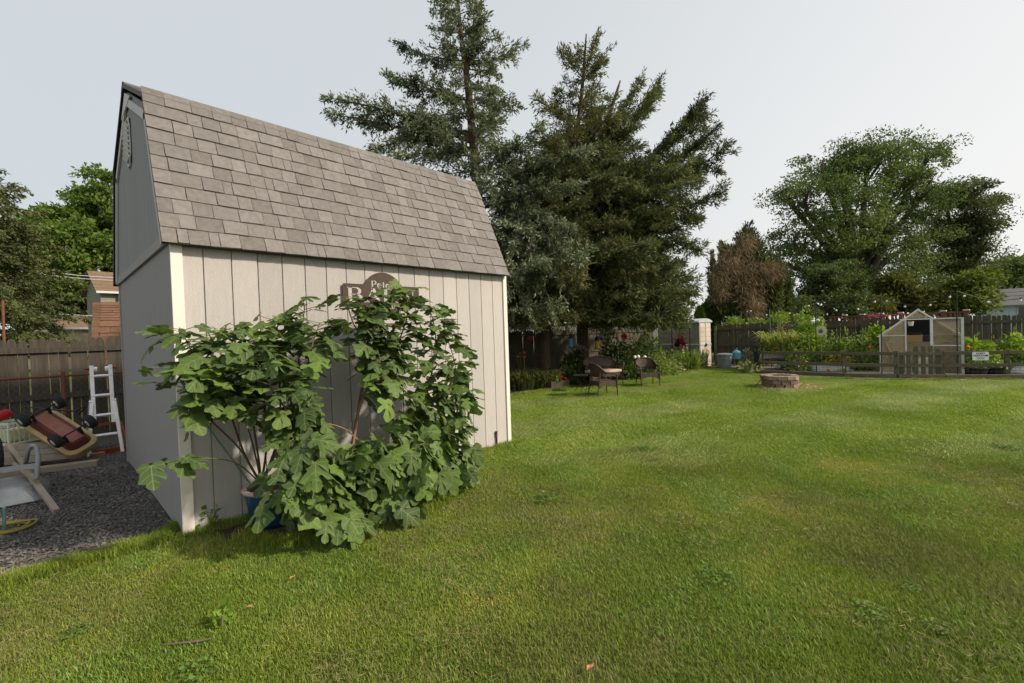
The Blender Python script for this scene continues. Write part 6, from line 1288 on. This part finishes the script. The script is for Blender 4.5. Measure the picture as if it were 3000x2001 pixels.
bar('cross_bar', (0, 0, 1.08), (d0, 0, 1.08), .028); bar('cross_bar', (d1, 0, 1.08), (gw, 0, 1.08), .028); bar('diagonal_brace', (.06, .03, 1.05), (.30, .03, .45), .02)
for y in (.62, 1.25): 
    for x in (0, gw): bar('side_stud', (x, y, 0), (x, y, ez_), .03)
    bar('rafter', (0, y, ez_), (gw/2, y, ap), .028); bar('rafter', (gw, y, ez_), (gw/2, y, ap), .028)
sl = (ap-ez_)/(gw/2)
def pane(poly, y): obj('pane', MB().prism(poly, .006, None, (0, y, 0)), M['poly'], gh)
pane([(.02, .04), (d0-.02, .04), (d0-.02, 1.07), (.02, 1.07)], 0); pane([(.03, 1.10), (d0-.02, 1.10), (d0-.02, min(1.50, ez_+sl*(d0-.02)-.03))], 0)
pane([(d1+.02, .04), (gw-.02, .04), (gw-.02, 1.07), (d1+.02, 1.07)], 0); pane([(d1+.02, 1.10), (gw-.03, 1.10), (d1+.02, min(1.50, ez_+sl*(gw-d1-.02)-.03))], 0)
pane([(gw/2-(ap-1.54)/sl+.03, 1.545), (gw/2+(ap-1.54)/sl-.03, 1.545), (gw/2, ap-.03)], 0)
pane([(.02, .04), (gw-.02, .04), (gw-.02, ez_), (gw/2, ap-.03), (.02, ez_)], gd_)
for x in (0, gw):
    for k in range(3): obj('pane', MB().box((x, .32+k*.63, ez_/2), (.006, .58, ez_-.06)), M['poly'], gh)
for s in (0, 1):
    for k in range(3):
        y0, y1 = .02+k*.63, .60+k*.63; xa, xb = (0, gw/2) if s == 0 else (gw, gw/2)
        obj('roof_pane', MB().add([(xa, y0, ez_+.02), (xa, y1, ez_+.02), (xb, y1, ap+.015), (xb, y0, ap+.015)], [(0, 1, 2, 3)]), M['poly'], gh)
dr = obj('sliding_door', MB().box(((d1+gw*1.03)/2, -.05, .78), (gw*1.03-d1-.06, .006, 1.44)), M['poly'], gh)
for x in (d1+.02, gw*1.03): obj('door_stile', MB().box((x, -.05, .78), (.055, .03, 1.5)), M['alu'], dr)
for z in (.05, .80, 1.52): obj('door_rail', MB().box(((d1+gw*1.03)/2, -.052, z), (gw*1.03-d1, .026, .03)), M['alu'], dr)
gl = gh.matrix_world.copy(); bpy.context.view_layer.update(); gm_ = gh.matrix_world
def gin(name, mb, m, label, cat, x, y, z, sm=False): return solo(name, mb, m, label, cat, tuple(gm_ @ Vector((x, y, z))), gh.rotation_euler.z, sm=sm)
nt_ = MB()
for k in range(-8, 16):
    for s in (1, -1): nt_.beam((k*.09-.35, s*.004, 0), (k*.09-.35+s*.7, s*.004, .7), .016, .004)
nt_.v = [(min(max(x, -.33), .33), y, z) for x, y, z in nt_.v]
nt_.box((0, .012, .35), (.66, .006, .7))  # solid dark sheet added behind the lattice to darken the doorway
gin('darkening_net', nt_, M['blackmetal'], 'lattice net with a dark sheet added to darken the greenhouse doorway', 'net', gw*.5, 1.74, .86)
shf = thing('shelf', 'wooden shelf across the inside of the greenhouse', 'shelf', gm_ @ Vector((.1, 1.2, 0)), gh.rotation_euler.z)
obj('shelf_board', MB().box(((gw-.2)/2, .2, .84), (gw-.22, .5, .03)), M['rawwood'], shf)
for x in (.05, gw-.28): 
    for y in (0, .4): obj('leg', MB().box((x, y, .41), (.05, .05, .82)), M['rawwood'], shf)
gin('cardboard_box', MB().box((0, 0, .10), (.34, .3, .2)), M['cardboard'], 'tan cardboard box on the greenhouse shelf, left in the doorway', 'box', d0+.16, 1.35, .857)
gin('storage_bin', MB().box((0, 0, .09), (.26, .28, .18)), M['navy'], 'dark blue bin on the greenhouse shelf, right in the doorway', 'bin', d1-.08, 1.38, .857)
gin('nursery_tray', MB().box((0, 0, .03), (.3, .3, .06)), M['blackmetal'], 'black nursery trays on top of the cardboard box', 'tray', d0+.16, 1.35, 1.06)
gin('hanging_pot', MB().lathe([(.001, 0), (.05, 0), (.07, .12), (.001, .12)], 12), M['white'], 'white pot hanging near the top of the greenhouse doorway', 'pot', d0+.10, .3, 1.34)
gin('paint_bucket', MB().lathe([(.001, 0), (.09, 0), (.11, .24), (.001, .24)], 14), M['brightblue'], 'blue bucket on the greenhouse floor behind the gate', 'bucket', d0+.20, .9, .01)
gin('soil_bag', MB().box((0, 0, .2), (.22, .14, .4)), M['white'], 'white soil bag on the greenhouse floor behind the gate', 'bag', d1-.16, .85, .01)
gin('leaf_rake', MB().box((0, 0, .3), (.12, .02, .6)), M['yellowp'], 'yellow tool seen through the lower door panel', 'tool', gw*.86, .25, .02)
# ---------------------------------------------------------------- string light poles, wires, bulbs
PL = [(1712, 843, 706), (1872, 857, 690), (2022, 862, 680), (2196, 866, 668)]; tops = []
for i, ((u, v, vt), lab) in enumerate(zip(PL, ('first thin black string-light pole, next to the bird feeder', 'second string-light pole, before the tall beans', 'third string-light pole, at the left corner of the greenhouse', 'fourth string-light pole, before the sliding door'))):
    b = gp(u+3, v); D = float((np.array(b)-CAM)@AF); tz = hp(u, vt, D); tops.append(tz); solo('light_pole', MB().tube([b, tz], .014, 6), M['blackmetal'], lab, 'pole', group='string-light poles round the garden')
tops.append(hp(2420, 655, 11.0))
for i, (a, b) in enumerate(zip(tops, tops[1:])):
    pts = [a.lerp(b, t_)-Vector((0, 0, .30*math.sin(t_*math.pi))) for t_ in np.linspace(0, 1, 13)]
    t_ = thing('string_light', ('string of white bulbs between the first and second garden poles', 'string of white bulbs between the second and third garden poles', 'string of white bulbs above the greenhouse roof', 'string of white bulbs right of the greenhouse')[i], 'string light', a, 0, 'string lights over the garden')
    obj('cable', MB().tube([p-a for p in pts], .006, 4), M['blackmetal'], t_)
    for k in (1, 4, 8, 11): p = pts[k]-a; bb_ = obj('bulb', MB().lathe([(.008, -.03), (.022, -.05), (.026, -.07), (.016, -.09), (.001, -.095)], 10), M['bulb'], t_, p, sm=True); obj('socket', MB().tube([(0, 0, 0), (0, 0, -.04)], .016, 8), M['blackmetal'], bb_)
# neighbour's deck railing beyond the board fence, red strip
da, db = gd(1905, 21.2), gd(2228, 17.6); dv = db-da; dl_ = dv.length
dk = thing('deck_railing', 'red-brown deck railing with white post caps beyond the board fence', 'railing', da, math.atan2(dv.y, dv.x))
for x in np.linspace(.6, dl_-.1, 7): obj('post', MB().box((x, 0, .9), (.11, .11, 1.8)), M['deckwood'], dk); obj('post_cap', MB().box((x, 0, 1.825), (.18, .18, .05)), M['whitewall'], dk)
obj('top_rail', MB().box((dl_/2, 0, 1.75), (dl_, .09, .05)), M['deckwood'], dk); obj('lower_rail', MB().box((dl_/2, 0, 1.05), (dl_, .06, .05)), M['deckwood'], dk)
bal = MB().box((0, 0, 1.4), (.05, .03, .66)).mesh('baluster'); bal.materials.append(M['deckwood'])
for k in range(int(dl_/.13)): obj('baluster', bal, None, dk, (.07+k*.13, 0, 0))
ra_, rb_ = hp(1990, 725, 17.4), hp(2078, 721, 16.4)
rt_ = thing('warning_strip', 'broken red plastic strip strung above the board fence', 'strip', ra_)
for k in range(14): a, b = (rb_-ra_)*(k/14), (rb_-ra_)*((k+.72)/14); obj('red_segment', MB().beam(a, b, .02, .035), M['redtape'], rt_)
obj('cord', MB().beam((0, 0, 0), rb_-ra_, .006, .006), M['white'], rt_)
fl_ = plant('flower_box_plant', 'pink flowers along the neighbour deck railing', 'plant', gd(2010, 19.6), dome(300, 1.0, .2, .16, .1, .6, 1.62), leafmat('pink_deck_flowers', [(0.06, 0.09, 0.03), (0.16, 0.06, 0.10), (0.28, 0.12, 0.18)], .3, .5, 6))
# ================================================================ LAWN GRASS
def gcol(name, cols, nsc):
    m = leafmat(name, cols, .25, .6, nsc, spec=.2); t = m.node_tree
    return m
GR = leafmat('lawn_blades', [(0.085, 0.119, 0.018), (0.142, 0.201, 0.027), (0.209, 0.297, 0.036), (0.292, 0.317, 0.062), (0.566, 0.480, 0.134)], .25, .6, 1.1, spec=.2)
def patch(rad, n, h, w, lean, straw=.0, seed=0, m=None):
    r = np.random.default_rng(seed); a = r.uniform(0, 6.28, n); q = rad*np.sqrt(r.random(n)); b = np.stack([np.cos(a)*q, np.sin(a)*q, np.full(n, -.004)], 1)
    az = r.uniform(0, 6.28, n); H = h*r.uniform(.5, 1.15, n)[:, None]; k = r.uniform(.15, .9, n)[:, None]
    o = np.stack([np.cos(az), np.sin(az), np.zeros(n)], 1)*k; o[:, 0] += lean; s = np.stack([-np.sin(az), np.cos(az), np.zeros(n)], 1)*w*.5*r.uniform(.6, 1.3, n)[:, None]
    up = np.array([0, 0, 1.]); m1 = b+up*H*.6+o*H*.35; tip = b+up*H*(1-.15*k)+o*H*.95
    V = np.concatenate([np.stack([b-s, b+s, m1+s*.8], 1), np.stack([b-s, m1+s*.8, m1-s*.8], 1), np.stack([m1-s*.8, m1+s*.8, tip], 1)])
    me = npmesh('grass_patch', V, None, m or GR)
    bm = bmesh.new(); bm.from_mesh(me); bmesh.ops.remove_doubles(bm, verts=bm.verts, dist=1e-6); bm.to_mesh(me); bm.free(); return me
PALE = leafmat('pale_lawn_blades', [(0.187, 0.253, 0.053), (0.261, 0.334, 0.080), (0.347, 0.411, 0.127), (0.478, 0.488, 0.200)], .3, .5, .9, spec=.3)
DRY = leafmat('dry_blades', [(0.121, 0.151, 0.035), (0.171, 0.199, 0.047), (0.231, 0.247, 0.072), (0.363, 0.348, 0.145)], .2, .65, 1.6, spec=.2)
LUSH = leafmat('lush_blades', [(0.088, 0.139, 0.026), (0.144, 0.242, 0.043), (0.209, 0.328, 0.060), (0.289, 0.379, 0.098)], .3, .5, 1.6, spec=.25)
pc_col = bpy.data.collections.new('grass_patches')
def reg(me, k):
    o = bpy.data.objects.new('patch_%02d' % k, me); pc_col.objects.link(o)
for k in range(5): reg(patch(.13, 380, .026, .0031, .0, seed=k), k)            # near, upright
FAR = leafmat('sunlit_lawn_blades', [(0.114, 0.171, 0.023), (0.162, 0.245, 0.029), (0.208, 0.307, 0.040), (0.282, 0.340, 0.074), (0.402, 0.394, 0.129)], .3, .55, .7, spec=.25)
for k in range(3): reg(patch(.26, 340, .034, .0080, .6, seed=20+k, m=FAR), 5+k)         # far, leaning the way the mower went
for k in range(3): reg(patch(.10, 90, .11, .005, .1, seed=40+k), 8+k)
for k in range(3): reg(patch(.13, 330, .029, .0032, .1, seed=60+k, m=DRY), 11+k)          # drier, thinner turf
for k in range(3): reg(patch(.12, 100, .036, .005, .25, seed=80+k, m=LUSH), 14+k)        # broad-bladed bright clumps
CLOV = leafmat('clover_leaves', [(0.069, 0.127, 0.028), (0.115, 0.196, 0.040), (0.172, 0.253, 0.063)], .3, .5, 3); STRW = leafmat('dead_thatch', [(0.160, 0.128, 0.056), (0.272, 0.224, 0.112), (0.360, 0.304, 0.168)], .1, .8, 3)
def flatpatch(rad, n, z0, z1, L, wd, lift, m):
    a = rng.uniform(0, 6.28, n); q = rad*np.sqrt(rng.random(n)); P = np.stack([np.cos(a)*q, np.sin(a)*q, rng.uniform(z0, z1, n)], 1); A = rng.normal(size=(n, 3)); A[:, 2] = rng.uniform(-.1, lift, n)
    l = L*rng.uniform(.5, 1.3, n); return npmesh('grass_patch', leaves(P, A, l, l*wd, .05, np.array([0, 0, 2.5])), None, m)
for k in range(2): reg(flatpatch(.10, 90, .022, .045, .022, .85, .25, CLOV), 19+k)
for k in range(2): reg(flatpatch(.12, 40, .018, .034, .042, .045, .5, STRW), 21+k)
for k in range(2): reg(patch(.26, 320, .034, .0080, .85, seed=90+k, m=PALE), 17+k)          # paler blades for the light stripes, mowing sheen put into their colour
def scatter(x0, x1, y0, y1, st, jit):
    X, Y = np.meshgrid(np.arange(x0, x1, st), np.arange(y0, y1, st)); X = X.ravel()+rng.uniform(-jit, jit, X.size); Y = Y.ravel()+rng.uniform(-jit, jit, Y.size); return X, Y
def mask(x, y, m0=0.0):
    k = inside(LAWN, x, y) & ~inside(SOIL, x, y)
    w = (x-CX)*AF[0]+(y-CY)*AF[1]; u = ((x-CX)*AR[0]+(y-CY)*AR[1])/np.maximum(w, .1)
    pit = (x-fcn.x)**2+(y-fcn.y)**2 > (rad+.10)**2
    return k & (w > .9) & (np.abs(u) < 2.4) & pit, w
PTS = []
def vnoise(x, y, f, sd):
    r = np.random.default_rng(sd); o = np.zeros(len(x))
    for k in range(7): a = r.uniform(0, 6.28); q = f*r.uniform(.6, 1.7); o += np.sin(q*(x*math.cos(a)+y*math.sin(a))+r.uniform(0, 6.28)+1.3*np.sin(q*.6*(y*math.cos(a)-x*math.sin(a))))
    return o/2.6
x, y = scatter(-3.5, 9.5, -8.0, 2.2, .088, .05); k, w = mask(x, y); k &= (w < 5.6)
x, y = x[k], y[k]; n = len(x); nd = vnoise(x, y, 2.6, 3)*.8+rng.normal(0, .75, n); nl = vnoise(x, y, 3.0, 8)*.9+rng.normal(0, .65, n)
ix = np.where(nd > .55, rng.integers(11, 14, n), rng.integers(0, 5, n)); PTS.append((x, y, ix, rng.uniform(0, 6.28, n), rng.uniform(.75, 1.2, n)))
jj = rng.random(n) < .008; jj &= vnoise(x, y, 1.7, 21) > .1; PTS.append((x[jj], y[jj], rng.integers(19, 21, jj.sum()), rng.uniform(0, 6.28, jj.sum()), rng.uniform(.6, 1.4, jj.sum())))
jj = rng.random(n) < .22; jj &= vnoise(x, y, 2.2, 33) > -.2; PTS.append((x[jj], y[jj], rng.integers(21, 23, jj.sum()), rng.uniform(0, 6.28, jj.sum()), rng.uniform(.6, 1.3, jj.sum())))
j = nl > .75; PTS.append((x[j]+.03, y[j]+.03, rng.integers(14, 17, j.sum()), rng.uniform(0, 6.28, j.sum()), rng.uniform(.7, 1.25, j.sum())))
x, y = scatter(-1, 20, -14, 5, .155, .09); k, w = mask(x, y); k &= (w >= 5.0)
x, y = x[k], y[k]; n = len(x)
q = np.cos(2*math.pi*((x-12.5)*.35+(y+9)*.94)/2.1+.6*np.sin(x*.35)); ang = np.where(q > 0, -.75, 2.4)+rng.normal(0, .45, n)
nd = vnoise(x, y, 1.3, 5)+rng.normal(0, .5, n)+np.where(q > 0, 1.0, -.9); ix = np.where(nd > .6, rng.integers(17, 19, n), rng.integers(5, 8, n)); PTS.append((x, y, ix, ang, rng.uniform(.75, 1.15, n)))  # alternate stripes take the paler blades, so their sheen is in the colour
fr = []
for a, b, m_ in [((0.0, -.02), (.5, -.05), 30), ((2.9, -.05), (3.72, -.03), 40), ((3.69, 0), (3.69, 3.2), 80)]+[(gx[i], gx[i+1], 34) for i in range(len(gx)-1)]+[(SOIL[i], SOIL[i+1], 22) for i in range(2, 8)]+[(bx[i], bx[i+1], 26) for i in range(len(bx)-1)]:
    t_ = rng.random(m_); fr.append(np.stack([a[0]+(b[0]-a[0])*t_, a[1]+(b[1]-a[1])*t_], 1)+rng.normal(0, .035, (m_, 2)))
fr = np.concatenate(fr); n = len(fr); PTS.append((fr[:, 0], fr[:, 1], rng.integers(8, 11, n), rng.uniform(0, 6.28, n), rng.uniform(.35, .85, n)))
X = np.concatenate([p[0] for p in PTS]); Y = np.concatenate([p[1] for p in PTS]); I = np.concatenate([p[2] for p in PTS]); AN = np.concatenate([p[3] for p in PTS]); SC = np.concatenate([p[4] for p in PTS]); n = len(X)
me = bpy.data.meshes.new('lawn_grass'); me.vertices.add(n); me.vertices.foreach_set('co', np.stack([X, Y, np.full(n, .002)], 1).reshape(-1).astype(np.float32))
me.attributes.new('idx', 'INT', 'POINT').data.foreach_set('value', I.astype(np.int32)); me.attributes.new('sc', 'FLOAT', 'POINT').data.foreach_set('value', SC.astype(np.float32))
rv = np.zeros((n, 3), np.float32); rv[:, 2] = AN; me.attributes.new('rot', 'FLOAT_VECTOR', 'POINT').data.foreach_set('vector', rv.reshape(-1))
lg = bpy.data.objects.new('lawn_grass', me); COL.objects.link(lg); lg['kind'] = 'stuff'; tag(lg, 'mown lawn grass with dry and lush patches', 'grass')
ng = bpy.data.node_groups.new('grass', 'GeometryNodeTree'); ng.interface.new_socket('Geometry', in_out='INPUT', socket_type='NodeSocketGeometry'); ng.interface.new_socket('Geometry', in_out='OUTPUT', socket_type='NodeSocketGeometry')
N = ng.nodes; gi, go_ = N.new('NodeGroupInput'), N.new('NodeGroupOutput'); ip = N.new('GeometryNodeInstanceOnPoints'); ci = N.new('GeometryNodeCollectionInfo'); ci.inputs['Collection'].default_value = pc_col; ci.inputs['Separate Children'].default_value = True; ci.inputs['Reset Children'].default_value = True
def na(nm, ty): a = N.new('GeometryNodeInputNamedAttribute'); a.data_type = ty; a.inputs[0].default_value = nm; return [o for o in a.outputs if o.enabled and o.name == 'Attribute'][0]
ng.links.new(gi.outputs[0], ip.inputs['Points']); ng.links.new(ci.outputs[0], ip.inputs['Instance']); ip.inputs['Pick Instance'].default_value = True
ng.links.new(na('idx', 'INT'), ip.inputs['Instance Index']); ng.links.new(na('rot', 'FLOAT_VECTOR'), ip.inputs['Rotation']); ng.links.new(na('sc', 'FLOAT'), ip.inputs['Scale']); ng.links.new(ip.outputs[0], go_.inputs[0])
lg.modifiers.new('grass', 'NODES').node_group = ng
print('grass patches', n)
# ring of dead straw round the fire pit, weeds, sticks
V = blades(1500, 1.0, .05, .01, 1.4); c = np.array([fcn.x, fcn.y, 0.0])
a = rng.uniform(0, 6.28, 1500); r_ = rad+.02+np.abs(rng.normal(0, .16, 1500)); b = np.stack([np.cos(a)*r_*1.0, np.sin(a)*r_, np.full(1500, .01)], 1)
b[:, :2] += np.array([AR[0]*.12-AF[0]*.08, AR[1]*.12-AF[1]*.08]); AX = rng.normal(size=(1500, 3)); AX[:, 2] = np.abs(AX[:, 2])*.45
k_ = np.hypot(b[:, 0], b[:, 1]) > rad+.02; b, AX = b[k_], AX[k_]
st = obj('dead_grass', npmesh('dead_grass', leaves(b+c, AX, rng.uniform(.05, .10, len(b)), np.full(len(b), .012)), None, leafmat('straw_blades', [(0.34, 0.26, 0.11), (0.48, 0.38, 0.19), (0.60, 0.50, 0.28)], .1, .8, 3)), None, kind='stuff'); tag(st, 'pale dead grass ringing the fire pit', 'dead grass')
for u, v, h, lab in ((482, 1216, .18, 'small round-leaved weed at the shed wall right of the corner trim'), (508, 1440, .10, 'small broadleaf weed in the near lawn'), (588, 1215, .10, 'tiny weed on the dark soil by the pot'), (760, 1232, .09, 'little weed under the middle of the fig skirt')):
    plant('weed', lab, 'weed', gp(u, v), dome(60, h*.4, h*.4, h, .045, .8, 0, .6), lime, 'weeds', stems=3, sh=h*.8, sr=h*.3)
solo('fallen_stick', MB().tube([gp(u, v, .025) for u, v in ((372, 1480), (420, 1476), (455, 1472), (488, 1466))], [.003, .005, .006, .003], 6), M['figbark'], 'thin fallen stick lying in the near lawn at lower left', 'stick')
solo('fallen_twig', MB().tube([gp(860, 1213, .02), gp(876, 1232, .015)], [.006, .004], 6), M['figtwig'], 'short brown twig on the soil at the front of the fig', 'twig')
def dryleaf(u, v, s, lab):
    p = gp(u, v, .04); pts = [(0, -s, 0), (s*.5, -.2*s, .3*s), (s*.35, .5*s, .1*s), (0, s, .25*s), (-s*.4, .4*s, .05*s), (-s*.5, -.3*s, .35*s), (0, 0, .12*s)]
    solo('fallen_leaf', MB().add(pts, [(6, i, (i+1) % 6) for i in range(6)]), mat('dry_leaf', (.36, .15, .07), .8, (.45, .22, .10), 20), lab, 'leaf', tuple(p), random.uniform(0, 6), 'dry leaves on the lawn')
dryleaf(574, 1393, .022, 'orange-brown dry leaf on the lawn below the fig'); dryleaf(672, 1325, .02, 'pale dry leaf on the grass just below the fig'); dryleaf(1355, 1532, .025, 'reddish dry leaf at the bottom right of the lawn')
